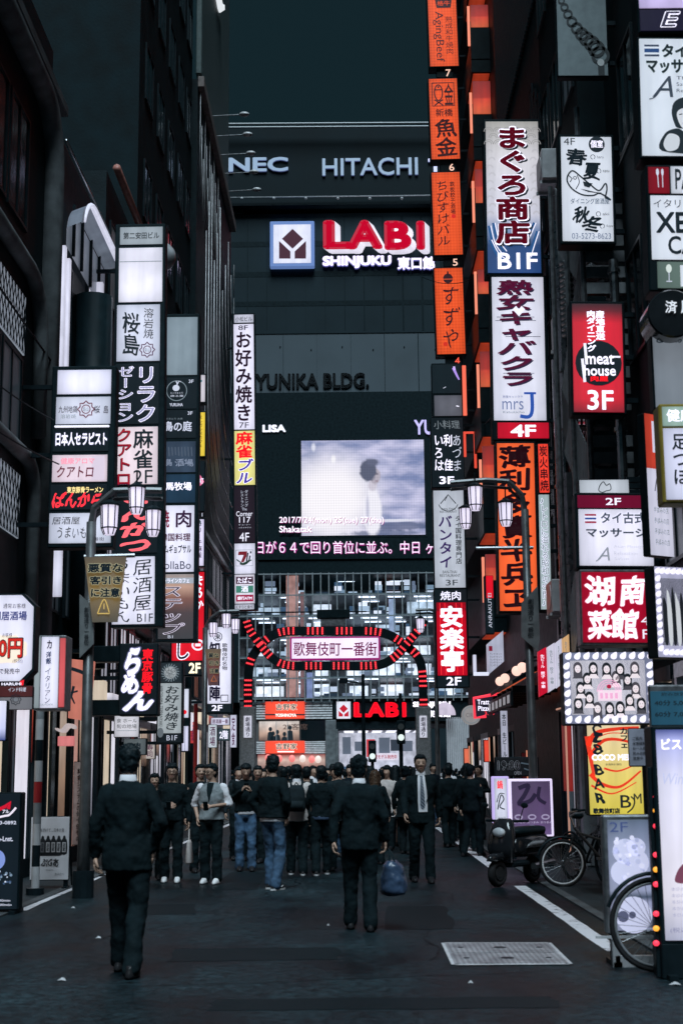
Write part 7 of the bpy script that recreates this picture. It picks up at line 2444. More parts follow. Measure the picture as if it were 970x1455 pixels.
# ---- bicycles and the scooter
def bicycle(label, loc, rotz, rw=.33, rim=M_WHITEP, basket=False):
    """front wheel at the origin, bicycle runs along +x"""
    r = thing('bicycle', label, 'bicycle', loc, (0, 0, rotz))
    wb = 1.06
    rub = MAT('tyre_rubber', (.02, .02, .022), .7)
    for x in (0, wb):
        circ = lambda q, n=40: [(x + q * math.cos(6.2832 * k / n), 0, rw + q * math.sin(6.2832 * k / n)) for k in range(n)]
        b = MB(); b.tube(circ(rw - .018), .02, 8, closed=True); w = b.build('wheel', rub, r, smooth=True)
        b = MB(); b.tube(circ(rw - .048), .013, 6, closed=True); b.build('rim', rim, w, smooth=True)
        b = MB()
        for k in range(28):
            a = 6.2832 * k / 28
            b.tube([(x + .03 * math.cos(a + 1.2), (-1) ** k * .025, rw + .03 * math.sin(a + 1.2)), (x + (rw - .05) * math.cos(a), 0, rw + (rw - .05) * math.sin(a))], .0022, 4)
        b.tube([(x, -.05, rw), (x, .05, rw)], .03, 10)
        b.build('spoke_pattern', M_STEEL, w)
        b = MB(); b.tube([(x + (rw + .03) * math.cos(a), 0, rw + (rw + .03) * math.sin(a)) for a in [math.radians(20 + k * 10) for k in range(15)]], .018, 6); b.build('mudguard', M_DARK, r)
    P_ = dict(head=(.18, 0, rw + .48), bb=(.62, 0, rw - .05), seat=(.78, 0, rw + .45), rear=(wb, 0, rw))
    b = MB()
    b.tube([P_['head'], P_['bb']], .021, 8); b.tube([(.2, 0, rw + .42), (.72, 0, rw + .25)], .019, 8); b.tube([P_['bb'], P_['seat']], .018, 8)
    for s in (-1, 1):
        b.tube([(.62, s * .03, rw - .05), (wb, s * .06, rw)], .011, 6); b.tube([(.74, s * .02, rw + .3), (wb, s * .06, rw)], .010, 6)
        b.tube([(.16, s * .05, rw + .38), (.05, s * .055, rw + .1), (0, s * .055, rw)], .012, 6)
    b.build('frame', MAT('bike_frame', (.06, .065, .07), .35, .3), r)
    b = MB(); b.tube([P_['head'], (.13, 0, rw + .62)], .014, 8); b.tube([(.30, -.28, rw + .70), (.16, -.22, rw + .68), (.12, 0, rw + .63), (.16, .22, rw + .68), (.30, .28, rw + .70)], .012, 8); hb = b.build('handlebar', M_STEEL, r)
    b = MB()
    for s in (-1, 1):
        b.tube([(.28, s * .275, rw + .698), (.40, s * .30, rw + .705)], .02, 8)
    b.build('grip', M_BLACK, hb)
    b = MB(); b.tube([P_['seat'], (.80, 0, rw + .56)], .014, 8); b.build('seat_post', M_STEEL, r)
    b = MB(); b.loft([(rw + .56, .84, 0, .10, .06), (rw + .60, .83, 0, .14, .085), (rw + .635, .84, 0, .13, .08), (rw + .645, .85, 0, .10, .06)], seg=14); b.build('saddle', M_BLACK, r, smooth=True)
    b = MB(); b.tube([(.62, -.08, rw - .05), (.62, .08, rw - .05)], .015, 8); b.tube([(.62, .06, rw - .05), (.72, .06, rw - .16)], .01, 6); b.tube([(.62, -.06, rw - .05), (.52, -.06, rw + .06)], .01, 6); b.box(.68, .78, .06, .14, rw - .18, rw - .15); b.box(.46, .56, -.14, -.06, rw + .05, rw + .08); b.tube([(.62 + .09 * math.cos(a * .39), -.045, rw - .05 + .09 * math.sin(a * .39)) for a in range(16)], .006, 5, closed=True); b.build('crank', M_STEEL, r)
    b = MB(); b.ball((wb + rw + .02, 0, rw + .25), (.02, .03, .03), seg=8, rings=6); b.build('reflector', MAT('red_reflector', (.5, .02, .02), .2), r)
    if basket:
        b = MB()
        for k in range(10):
            for s in (0, 1):
                b.tube([(-.22 + k * .032, -.16 + s * .32, rw + .36), (-.25 + k * .04, -.19 + s * .38, rw + .62)], .003, 4)
        for z, e in ((.36, 0), (.49, .015), (.62, .03)):
            b.tube([(-.22 - e, -.16 - e, rw + z), (.09 + e * 2, -.16 - e, rw + z), (.09 + e * 2, .16 + e, rw + z), (-.22 - e, .16 + e, rw + z)], .004, 4, closed=True)
        b.build('basket', M_STEEL, r)
    return r


p = G(800, 1261)
bicycle('bicycle with a white rimmed front wheel parked beside the black scooter', (p.x, p.y, 0), .04, rw=.325, rim=MAT('bright_rim', (.9, .9, .92), .35))
p = P(931, 1318, 11.86)
bicycle('bicycle with a big dark tyre before the grey framed board', (p.x, 11.86, 0), .0, rw=P(931, 1246, 11.86).z / 2, rim=MAT('dull_rim', (.28, .29, .31), .45, .3))
p = G(885, 1268)
bicycle('dark bicycle standing behind the yellow bar sign and the grey framed board', (p.x, p.y + 1.2, 0), 1.9, rim=M_DARK, basket=True)
p = G(175, 1228)
bicycle('dark bicycle leaning by the notice board, half hidden by the dark suited man', (p.x - .35, p.y + .4, 0), 1.45, rim=M_DARK, basket=True)

p = G(738, 1258)
sco = thing('motor_scooter', 'black motor scooter parked nose to the road by the purple board', 'scooter', (p.x - .12, p.y, 0), (0, 0, .95))
sco.scale = (1, 1, .86)
GBK = MAT('gloss_black_plastic', (.016, .018, .022), .16, coat=.7)
rub = MAT('tyre_rubber', (.02, .02, .022), .7)
for x in (-.38, .62):
    b = MB(); b.tube([(x + .165 * math.cos(6.2832 * k / 28), 0, .22 + .165 * math.sin(6.2832 * k / 28)) for k in range(28)], .053, 10, closed=True); w = b.build('wheel', rub, sco, smooth=True)
    b = MB(); b.tube([(x, -.05, .22), (x, .05, .22)], .11, 16); b.build('hub', M_STEEL, w)
b = MB(); b.loft([(.45, .55, 0, .50, .17), (.58, .52, 0, .56, .20), (.72, .50, 0, .50, .19), (.80, .52, 0, .40, .15)], seg=20, p=2.6); b.build('rear_body', GBK, sco, smooth=True)
b = MB(); b.loft([(.79, .48, 0, .42, .15), (.86, .46, 0, .46, .17), (.91, .50, 0, .42, .15), (.93, .52, 0, .3, .1)], seg=20, p=2.8); b.build('saddle', M_BLACK, sco, smooth=True)
b = MB(); b.box(-.20, .3, -.16, .16, .30, .40, ch=.04); b.build('footboard', M_DARK, sco)
b = MB(); b.loft([(.38, -.22, 0, .05, .16), (.60, -.26, 0, .07, .22), (.85, -.22, 0, .09, .20), (1.02, -.16, 0, .10, .15), (1.08, -.14, 0, .06, .09)], seg=18, p=2.4); b.build('front_shield', GBK, sco, smooth=True)
b = MB(); b.loft([(.42, -.40, 0, .24, .075), (.50, -.40, 0, .2, .08), (.54, -.38, 0, .1, .05)], seg=16); b.build('front_mudguard', GBK, sco, smooth=True)
b = MB(); b.ball((-.31, 0, .86), (.05, .10, .08)); b.build('headlight', MAT('headlight_glass', (.6, .62, .66), .08), sco, smooth=True)
b = MB(); b.tube([(-.06, -.34, 1.04), (-.12, 0, 1.03), (-.06, .34, 1.04)], .022, 8); hb = b.build('handlebar', M_DARK, sco)
for s in (-1, 1):
    b = MB(); b.tube([(-.1, s * .22, 1.05), (-.12, s * .30, 1.26)], .008, 6); b.ball((-.13, s * .32, 1.29), (.015, .06, .045), seg=12, rings=7); b.build('mirror', M_DARK, hb)
b = MB(); b.box(1.02, 1.05, -.1, .1, .52, .66, ch=.01); b.build('number_plate', M_WHITEP, sco)
b = MB(); b.tube([(.3, -.2, .3), (.85, -.22, .34)], .05, 10); b.build('exhaust', M_STEEL, sco)
for k in (-1, 1):
    b = MB()
    b.loft([(.60, .34, k * .19, .22, .02), (.66, .42, k * .20, .24, .02), (.70, .5, k * .19, .18, .015)], seg=12); b.build('trim_panel', MAT('silver_plastic', (.32, .34, .36), .3, .4), sco, smooth=True)
# striped barrier post and cone by the left
p = P(55, 1100, 19.6)
bp = thing('banded_post', 'slim post with pale and dark bands on the left, behind the paper poster stand', 'post', (p.x, 19.6, 0))
for k in range(9):
    b = MB(); b.tube([(0, 0, .1 + k * .28), (0, 0, .1 + k * .28 + .278)], .055, 14); b.build('band', (M_WHITEP, M_DARK, M_WHITEP, M_CLAD, M_RED if k == 4 else M_WHITEP)[k % 5], bp, smooth=False)
b = MB(); b.tube([(0, 0, 0), (0, 0, .1)], .12, 14); b.build('foot', M_DARK, bp)

# ================================================================== PEOPLE
FOLDS = bpy.data.textures.new('folds', 'CLOUDS')
FOLDS.noise_scale = 0.13
FOLDS.noise_depth = 4
TUFT = bpy.data.textures.new('tufts', 'CLOUDS')
TUFT.noise_scale = 0.024
SKIN = MAT('skin', (.46, .29, .215), .5, var=.08, scale=12)
M_HAIR = MAT('black_hair', (.006, .012, .015), .5, var=.4, scale=30)
M_HAIRB = MAT('brown_hair', (.06, .035, .022), .42, var=.4, scale=30)
CL = {
    'black': MAT('black_cloth', (.0048, .0112, .0140), .85, var=.25, scale=8),
    'navy': MAT('navy_cloth', (.0052, .0112, .018), .85, var=.25, scale=8),
    'charcoal': MAT('charcoal_cloth', (.012, .020, .024), .85, var=.25, scale=8),
    'grey': MAT('grey_knit', (.20, .225, .24), .9, var=.25, scale=10),
    'white': MAT('white_cloth', (.72, .70, .74), .8, var=.1, scale=8),
    'cream': MAT('cream_cloth', (.58, .52, .50), .85, var=.15, scale=8),
    'jeans': MAT('denim', (.045, .095, .17), .85, var=.5, scale=7),
    'blue': MAT('blue_cloth', (.04, .07, .13), .7, var=.3, scale=7),
    'brown': MAT('brown_cloth', (.10, .07, .055), .85, var=.25, scale=8),
    'bag': MAT('glossy_navy_bag', (.035, .06, .11), .3, var=.3, scale=6),
}
M_SHOEB = MAT('black_leather', (.018, .018, .02), .3)
M_SHOEW = MAT('white_shoe', (.66, .65, .66), .5)
LIP = MAT('lip', (.30, .12, .10), .5)


def V(*a):
    return Vector(a)


def limb(b, pts, rs):
    b.tube(pts, rs, 12)
    for p, r in zip(pts, rs):
        b.ball(p, r * .99, seg=12, rings=8)


def hand(b, wrist, d, side, curl=.5, s=1.0):
    """palm, four fingers and a thumb; d is the pointing direction"""
    d = Vector(d).normalized()
    n = Vector((side, 0, 0)) - d * d.x * side
    n = n.normalized() if n.length > .1 else Vector((0, -1, 0))      # back of the hand
    w = d.cross(n).normalized()
    M = Matrix((w, n, d)).transposed().to_4x4()
    M.translation = Vector(wrist)
    b.ball((0, 0, .048 * s), (.040 * s, .017 * s, .052 * s), seg=12, rings=8, M=M)
    for i, (x, l) in enumerate(((-.029, .060), (-.010, .074), (.010, .070), (.029, .054))):
        z0, c = .085 * s, curl
        p = [(x * s, 0, z0 - .02), (x * s, 0, z0), (x * s, -.5 * c * l * .45 * s, z0 + l * .45 * s), (x * s, -(1.1 * c) * l * .75 * s, z0 + l * (.85 - .3 * c) * s), (x * s, -1.5 * c * l * s, z0 + l * (1.0 - .55 * c) * s)]
        b.tube(p, [.0095 * s, .0095 * s, .009 * s, .008 * s, .006 * s], 8, M=M)
    t = -1
    p = [(t * .022 * s, -.006, .02 * s), (t * .048 * s, -.018 * s, .045 * s), (t * .055 * s, -.03 * s, .075 * s), (t * .045 * s, -.04 * s, .098 * s)]
    b.tube(p, [.013 * s, .012 * s, .010 * s, .007 * s], 8, M=M)


ARM = {   # elbow, wrist, hand direction for the side +1; x is mirrored for -1
    'down': ((.245, .03, 1.14), (.262, -.04, .895), (.0, -.1, -1)),
    'swing_f': ((.24, -.03, 1.14), (.25, -.20, .94), (0, -.5, -1)),
    'swing_b': ((.25, .11, 1.15), (.265, .12, .90), (0, .1, -1)),
    'phone': ((.235, .04, 1.15), (.075, -.26, 1.29), (-.5, -.5, .8)),
    'hold': ((.255, .03, 1.15), (.06, -.27, 1.12), (-1, -.5, .1)),
    'pocket': ((.285, .09, 1.16), (.205, -.01, .95), (-.1, -.3, -1)),
    'cheek': ((.235, -.12, 1.16), (.13, -.13, 1.42), (-.2, 0, 1)),
}


def person(label, loc, H=1.75, rot=0.0, top='black', bottom='black', shoes='black', hair='short', arms=('down', 'down'), stride=0.0, open_shirt=None, tie=False, sleeve=None, collar=None, hem=.84, bulk=1.0, head=(0, 0), skirt=None, backpack=None, glasses=False, vneck=None, undershirt=None, vox=.0125, face=True, hairmat=None, group=None, bare_legs=False, lean=0.0, coat=None, width=1.0, hood=None):
    REM = lambda v: [('REMESH', {'mode': 'VOXEL', 'voxel_size': v}), ('SMOOTH', {'factor': .5, 'iterations': 3})]
    FOLD = [('DISPLACE', {'texture': FOLDS, 'strength': .048, 'mid_level': .5})]
    k = H / 1.75
    wd = width
    ls = 1 if stride >= 0 else -1
    st = abs(stride)
    feet = {1: V(.10, -stride * .5, .08), -1: V(-.10, stride * .5, .08)}
    hips = {1: V(.088, 0, .92), -1: V(-.088, 0, .92)}
    knees = {s: (hips[s] + feet[s]) / 2 + V(0, -.03 - (.05 if feet[s].y > 0.05 else 0), .01) for s in (1, -1)}
    sh = {s: V(s * .168 * wd, .012, 1.390) for s in (1, -1)}
    el, wr, hd = {}, {}, {}
    for s, a in zip((1, -1), arms):
        e, w, dd = ARM[a]
        el[s], wr[s], hd[s] = V(e[0] * s * (.6 + .4 * wd), e[1], e[2]), V(w[0] * s * (.7 + .3 * wd), w[1], w[2]), V(dd[0] * s, dd[1], dd[2])
    # ---- body
    b = MB()
    b.loft([(.86, 0, 0, .14, .095), (.95, 0, .005, .155, .10), (1.08, 0, 0, .135 * wd, .085), (1.22, 0, 0, .15 * wd, .095), (1.36, 0, .005, .16 * wd, .095), (1.44, 0, .012, .11, .07), (1.47, 0, .012, .06, .055)])
    HM = Matrix.Translation(V(0, .012, 1.47)) @ Matrix.Rotation(head[0], 4, 'Z') @ Matrix.Rotation(head[1], 4, 'X') @ Matrix.Translation(V(0, -.012, -1.47))
    b.tube([(0, .014, 1.40), (0, .008, 1.50), HM @ V(0, .0, 1.58)], [.062, .055, .052], 12)
    b.ball((0, .006, 1.635), (.080, .098, .106), M=HM, seg=18, rings=12)
    b.ball((0, -.024, 1.572), (.056, .066, .068), M=HM)
    b.ball((0, -.06, 1.535), (.03, .03, .024), M=HM)
    b.tube([(0, -.082, 1.635), (0, -.104, 1.60), (0, -.098, 1.588)], [.011, .017, .012], 8, M=HM)
    for s in (1, -1):
        b.ball((s * .076, .012, 1.612), (.010, .022, .032), M=HM)
        b.ball((s * .033, -.082, 1.600), (.02, .012, .014), M=HM)
        limb(b, [sh[s], el[s], wr[s]], [.046, .038, .027])
        limb(b, [hips[s], knees[s], feet[s]], [.078, .05, .036])
        f = feet[s]
        b.tube([(f.x, f.y + .04, .045), (f.x, f.y - .06, .045), (f.x, f.y - .16, .03)], [.036, .038, .026], 10)
    body = evaluated(b, REM(vox))
    for s in (1, -1):
        hand(body, wr[s], hd[s], s, .55)
    o = body.build('person', SKIN, None, loc, (lean, 0, rot), smooth=True)
    o.scale = (k, k, k)
    tag(o, label, 'person', group)
    # ---- trousers, skirt or bare legs
    if skirt:
        b = MB()
        b.loft([(skirt, 0, 0, .21, .17), (.80, 0, 0, .185, .15), (.94, 0, 0, .165, .12), (1.04, 0, 0, .14, .1)], seg=24)
        evaluated(b, REM(.014) + FOLD).build('skirt', CL[bottom], o, smooth=True)
    else:
        b = MB()
        b.loft([(.84, 0, 0, .13, .10), (.90, 0, 0, .172, .118), (.97, 0, 0, .168, .115), (1.04, 0, 0, .150, .10)])
        for s in (1, -1):
            f = feet[s]
            limb(b, [hips[s] + V(0, .005, -.01), knees[s], V(f.x, f.y + .005, .075)], [.100, .080, .072])
        evaluated(b, REM(vox) + FOLD).build('trousers', CL[bottom], o, smooth=True)
    # ---- shoes
    sm = M_SHOEW if shoes == 'white' else M_SHOEB
    for s in (1, -1):
        f = feet[s]
        b = MB()
        b.loft([(.004, f.x, f.y - .05, .044, .142), (.028, f.x, f.y - .05, .046, .144), (.05, f.x, f.y - .045, .043, .13), (.075, f.x, f.y - .02, .04, .09), (.10, f.x, f.y + .012, .037, .052)], seg=18, p=2.3)
        so = b.build('shoe', sm, o, smooth=True)
        if shoes in ('sport', 'sole'):
            b = MB(); b.loft([(.001, f.x, f.y - .05, .048, .148), (.024, f.x, f.y - .05, .049, .149)], seg=18, p=2.3); b.build('sole', M_SHOEW, so)
        if shoes == 'sport':
            b = MB()
            for e in (1, -1):
                pts = [(f.x + e * .046, f.y - .11, .062), (f.x + e * .049, f.y - .07, .042), (f.x + e * .047, f.y - .01, .058), (f.x + e * .042, f.y + .04, .078)]
                b.tube(pts, [.003, .008, .005, .002], 6)
            b.build('swoosh_mark', M_SHOEW, so)
    # ---- upper garment
    rings = [(hem, 0, .005, .182 * wd, .135), (.95, 0, .003, .180 * wd, .132), (1.08, 0, .0, .165 * wd, .118), (1.22, 0, .0, .180 * wd, .128), (1.34, 0, .008, .188 * wd, .122), (1.42, 0, .014, .15 * wd, .092), (1.468, 0, .014, .072, .066)]
    rings = [(z, x, y, rx * bulk, ry * bulk) for z, x, y, rx, ry in rings]
    if coat:
        rings = [(coat, 0, .01, .235, .19), (.7, 0, .008, .21, .165)] + rings[1:]

    def sleeves(b, e=1.0, sides=(1, -1)):
        for s in sides:
            w_ = wr[s] if sleeve != 'elbow' else el[s].lerp(wr[s], .15)
            if sleeve == 'short':
                limb(b, [sh[s], sh[s].lerp(el[s], .55)], [.074 * e, .062 * e])
            else:
                limb(b, [sh[s] + V(-s * .012, 0, .0), el[s], el[s].lerp(w_, .97)], [.062 * bulk * e, .056 * bulk * e, .045 * e])
    b = MB()
    b.loft(rings, seg=24)
    if not (isinstance(top, tuple)):
        sleeves(b)
    evaluated(b, REM(vox) + FOLD).build('jacket' if collar or open_shirt else 'top', CL[top[0] if isinstance(top, tuple) else top], o, smooth=True)
    if isinstance(top, tuple):
        for s in (1, -1):
            b = MB(); sleeves(b, 1.04, (s,))
            evaluated(b, REM(vox) + FOLD).build('sleeve', CL[top[1]], o, smooth=True)

    def front(x, z, off=.013, back=False):
        for a, c in zip(rings, rings[1:]):
            if a[0] <= z <= c[0]:
                t = (z - a[0]) / (c[0] - a[0])
                rx, ry, cy = a[3] + (c[3] - a[3]) * t, a[4] + (c[4] - a[4]) * t, a[2] + (c[2] - a[2]) * t
                q = ry * math.sqrt(max(.02, 1 - (x / rx) ** 2)) + off
                return cy + q if back else cy - q
        return -.1

    def patch(name, prof, mat, off, th=.006, back=False):
        """strip lying on the chest: prof [(z, half width, middle x)]"""
        b = MB(); vs, fs, n = [], [], 7
        for (z, w, m) in prof:
            for i in range(n):
                x = m - w + 2 * w * i / (n - 1)
                vs.append((x, front(x, z, off, back), z))
        m_ = len(vs)
        vs += [(x, y + (th if not back else -th), z) for x, y, z in vs]
        for j in range(len(prof) - 1):
            for i in range(n - 1):
                q = j * n + i
                fs += [(q, q + 1, q + n + 1, q + n), (m_ + q, m_ + q + n, m_ + q + n + 1, m_ + q + 1)]
        b.add(vs, fs)
        return b.build(name, mat, o, smooth=True)
    if open_shirt:
        patch('shirt_front', [(.96, .062, .012), (1.1, .066, .01), (1.25, .062, .006), (1.36, .055, 0), (1.43, .05, 0), (1.462, .045, 0)], CL[open_shirt], .010)
    if vneck:
        patch('neck_opening', [(1.20, .006, 0), (1.28, .025, 0), (1.36, .042, 0), (1.44, .052, 0), (1.462, .05, 0)], CL[vneck], .010)
    if tie:
        m, nt, bs, N, L = _new('striped_tie')
        wv = N.new('ShaderNodeTexWave'); wv.inputs['Scale'].default_value = 14; wv.bands_direction = 'DIAGONAL'
        tc = N.new('ShaderNodeTexCoord'); L.new(tc.outputs['Object'], wv.inputs['Vector'])
        cr = N.new('ShaderNodeValToRGB'); cr.color_ramp.elements[0].color = (.012, .02, .04, 1); cr.color_ramp.elements[1].color = (.35, .4, .48, 1); cr.color_ramp.elements[0].position = .72; cr.color_ramp.elements[1].position = .86
        L.new(wv.outputs[0], cr.inputs[0]); L.new(cr.outputs[0], bs.inputs['Base Color']); bs.inputs['Roughness'].default_value = .6
        patch('tie', [(1.0, .012, .008), (1.04, .034, .008), (1.2, .029, .004), (1.36, .02, 0), (1.43, .016, 0), (1.455, .022, 0)], m, .018)
    if undershirt:
        b = MB(); b.loft([(hem - .05, 0, .003, .178 * wd, .132), (hem + .02, 0, .003, .178 * wd, .132)], seg=24)
        evaluated(b, REM(.014)).build('shirt_hem', CL[undershirt], o, smooth=True)
    if collar:
        b = MB(); b.loft([(1.445, 0, .012, .082, .076), (1.47, 0, .012, .071, .068), (1.52, 0, .018, .062, .062)], seg=20)
        b.build('collar', CL[collar], o, smooth=True)
    if open_shirt and collar:
        for s in (1, -1):
            b = MB(); pts = [(s * .055, 1.455), (s * .095, 1.30), (s * .060, 1.08)]
            vs = []
            for (x, z) in ((s * .045, 1.46), (s * .085, 1.44), (s * .125, 1.30), (s * .060, 1.06)):
                vs.append((x, front(x, z, .018), z))
            b.add(vs + [(x, y + .01, z) for x, y, z in vs], [(0, 1, 2, 3), (7, 6, 5, 4), (0, 4, 5, 1), (1, 5, 6, 2), (2, 6, 7, 3), (3, 7, 4, 0)])
            b.build('lapel', CL[top], o)
    # ---- hair
    hm = hairmat or M_HAIR
    b = MB()
    if hair == 'bald':
        pass
    b.ball((0, .026, 1.662), (.092, .096, .092), M=HM, seg=18, rings=12)
    b.ball((0, .040, 1.605), (.082, .070, .090), M=HM)
    if hair == 'messy':
        for i in range(10):
            a, e = rnd.uniform(0, 6.28), rnd.uniform(.1, 1.2)
            b.ball((.072 * math.cos(a) * math.sin(e), .026 + .076 * math.sin(a) * math.sin(e), 1.665 + .074 * math.cos(e)), .034, M=HM)
        b.ball((0, -.04, 1.70), (.078, .055, .036), M=HM)
    elif hair == 'short':
        b.ball((0, -.03, 1.706), (.072, .058, .034), M=HM)
    elif hair in ('long', 'bun'):
        b.ball((0, -.02, 1.70), (.078, .075, .05), M=HM)
        for s in (1, -1):
            b.tube([(s * .07, -.01, 1.68), (s * .085, .0, 1.58), (s * .08, .015, 1.48 if hair == 'long' else 1.56)], [.03, .034, .022], 10, M=HM)
        if hair == 'long':
            b.tube([(0, .06, 1.64), (0, .085, 1.5), (0, .125, 1.36), (0, .13, 1.26)], [.07, .085, .08, .045], 14, M=HM)
        else:
            b.ball((0, .10, 1.70), .045, M=HM)
    evaluated(b, REM(max(.010, vox * .8)) + [('DISPLACE', {'texture': TUFT, 'strength': .026, 'mid_level': .5})]).build('hair', hm, o, smooth=True)
    if face:
        for s in (1, -1):
            b = MB(); b.ball((s * .032, -.0885, 1.628), (.0115, .006, .0052), M=HM, seg=10, rings=6); b.build('eye', M_HAIR, o, smooth=True)
            b = MB(); b.tube([(s * .014, -.0955, 1.648), (s * .034, -.094, 1.653), (s * .052, -.083, 1.647)], [.0025, .003, .002], 6, M=HM); b.build('eyebrow', M_HAIR, o)
        b = MB(); b.ball((0, -.088, 1.558), (.023, .008, .008), M=HM, seg=12, rings=6); b.build('mouth', LIP, o, smooth=True)
    if glasses:
        b = MB()
        for s in (1, -1):
            b.tube([(s * .034 + .025 * math.cos(a * .52), -.102, 1.627 + .019 * math.sin(a * .52)) for a in range(12)], .003, 6, M=HM, closed=True)
            b.tube([(s * .058, -.10, 1.632), (s * .08, .0, 1.628)], .003, 6, M=HM)
        b.tube([(-.01, -.103, 1.63), (.01, -.103, 1.63)], .003, 6, M=HM)
        b.build('glasses', M_BLACK, o)
    if backpack:
        b = MB(); b.loft([(1.0, 0, .225, .135, .07), (1.06, 0, .235, .15, .09), (1.22, 0, .235, .15, .09), (1.36, 0, .215, .13, .075), (1.42, 0, .19, .09, .045)], seg=22, p=3)
        bpk = evaluated(b, REM(.012)).build('backpack', CL[backpack], o, smooth=True)
        b = MB(); b.loft([(1.03, 0, .315, .11, .03), (1.17, 0, .32, .112, .032)], seg=18, p=3); b.build('pocket', CL['charcoal'], bpk, smooth=True)
        for s in (1, -1):
            b = MB(); b.tube([(s * .085, .15, 1.40), (s * .095, .05, 1.475), (s * .10, -.08, 1.43), (s * .115, -.125, 1.3), (s * .14, -.02, 1.08), (s * .12, .17, 1.05)], .018, 8); b.build('strap', CL['charcoal'], bpk, smooth=True)
        b = MB(); b.tube([(-.03, .2, 1.42), (0, .2, 1.46), (.03, .2, 1.42)], .01, 6); b.build('grab_handle', CL['black'], bpk)
    return o


def at(px, py):
    p = G(px, py)
    return (p.x, p.y, 0)


def from_body(o, x, y, z):
    c, s = math.cos(o.rotation_euler.z), math.sin(o.rotation_euler.z)
    k = o.scale.x
    return (o.location.x + (x * c - y * s) * k, o.location.y + (x * s + y * c) * k, z * k)


PI = math.pi
p1 = person('biggest dark suited man seen from behind at the left, white collar showing', at(178, 1385), 1.83, PI - .1, 'black', 'black', 'black', 'messy', ('down', 'pocket'), .42, collar='white', bulk=1.06, width=1.04, hem=.78, face=False, head=(.05, .18))
p2 = person('dark suited man seen from behind in mid road, carrying a navy bag', at(512, 1322), 1.76, PI, 'black', 'black', 'black', 'messy', ('swing_b', 'down'), .28, collar='white', bulk=1.05, width=1.05, hem=.80, face=False, head=(-.25, .05))
p3 = person('man in an open dark suit, white shirt and striped tie walking towards us', at(600, 1254), 1.84, .05, 'black', 'black', 'black', 'short', ('swing_b', 'swing_f'), .3, open_shirt='white', tie=True, collar='white', bulk=1.06, hem=.80)
p4 = person('man in a grey top with white sleeves and glasses holding a phone, white shoes', at(300, 1256), 1.74, -.2, ('grey', 'white'), 'black', 'white', 'short', ('hold', 'pocket'), .05, sleeve='elbow', vneck='black', glasses=True, hem=.92, bulk=1.04, head=(-.5, .1), width=1.08)
p5 = person('young man with bushy hair in a dark shirt, right of the big suited man', at(243, 1254), 1.74, .05, 'black', 'black', 'white', 'messy', ('down', 'hold'), .10, glasses=True, hem=.9, bulk=1.02)
p6 = person('woman whose pale face looks out beside the shoulder of the big suited man', at(218, 1250), 1.60, .1, 'black', 'black', 'black', 'bun', ('down', 'down'), .05, coat=.5)
p7 = person('man in a dark jacket and blue jeans looking down at the phone in both hands', at(349, 1238), 1.76, .1, 'black', 'jeans', 'black', 'short', ('phone', 'phone'), .08, undershirt='white', hem=.96, bulk=1.08, head=(0, .35))
p8 = person('man seen from behind in a black jacket, blue jeans and black sports shoes', at(388, 1264), 1.83, PI - .6, 'black', 'jeans', 'sport', 'messy', ('pocket', 'pocket'), .16, undershirt='white', hem=.93, bulk=1.16, face=False, head=(.45, .1), width=1.1)
p9 = person('man in a pale shirt seen from behind carrying a grey backpack', at(422, 1243), 1.72, PI, 'cream', 'black', 'sole', 'short', ('down', 'down'), .2, sleeve='short', backpack='charcoal', collar='white', face=False, bulk=1.02)
p10 = person('dark haired person walking away, right of the man with the backpack', at(457, 1243), 1.70, PI + .1, 'black', 'black', 'sole', 'short', ('swing_f', 'swing_b'), -.3, undershirt='blue', face=False, hem=.92)
p11 = person('man in a dark suit just left of the man with the bag, seen from behind', at(482, 1238), 1.75, PI + .2, 'charcoal', 'black', 'black', 'short', ('down', 'down'), .15, face=False, hem=.8, head=(-.4, 0))
p12 = person('long haired woman in a dark coat walking away behind the man with the bag', at(534, 1228), 1.62, PI - .1, 'black', 'black', 'black', 'long', ('down', 'down'), .15, coat=.55, face=False, hairmat=M_HAIRB)
p13 = person('woman in a cream coat with bare legs walking away between the two suited men', at(561, 1202), 1.62, PI - .3, 'cream', 'black', 'black', 'long', ('swing_f', 'swing_b'), .3, coat=.62, skirt=.6, face=False)
p14 = person('woman with bare legs and a dark short dress, right of the tie man', at(636, 1198), 1.64, PI + .3, 'black', 'charcoal', 'white', 'long', ('swing_f', 'swing_b'), -.35, skirt=.55, face=False)
p15 = person('woman in a pale open cardigan walking right of the man with the tie', at(643, 1190), 1.62, PI + .2, 'cream', 'black', 'black', 'long', ('down', 'down'), .2, coat=.7, face=False)
p16 = person('man in dark clothes partly hidden behind the grey top man, only his face clear', at(284, 1240), 1.74, .3, 'black', 'black', 'black', 'short', ('down', 'down'), 0, bulk=1.0)
p17 = person('dark clothed person standing by the dim shop front on the right', at(662, 1190), 1.68, .9, 'black', 'black', 'black', 'short', ('phone', 'down'), 0)
p18 = person('dark clothed person leaning by the post on the right with folded hands', at(682, 1194), 1.72, -.7, 'charcoal', 'black', 'black', 'short', ('hold', 'hold'), .05)
p19 = person('person in a black hooded jacket partly hidden left of the backpack man', at(366, 1226), 1.72, -.3, 'black', 'black', 'black', 'short', ('down', 'phone'), .1, head=(.3, .1))

# ---- what they carry


def phone_at(o, x, y, z, label, rot=0.0, name='phone'):
    l = from_body(o, x, y, z)
    r = thing(name, label, 'phone', l, (.5, 0, o.rotation_euler.z + rot))
    b = MB(); b.box(-.036, .036, -.005, .005, -.072, .072, ch=.004); b.build('body', M_BLACK, r)
    b = MB(); b.box(-.033, .033, .0055, .007, -.066, .066); b.build('screen', INK((214, 222, 244), 1.0), r)
    return r


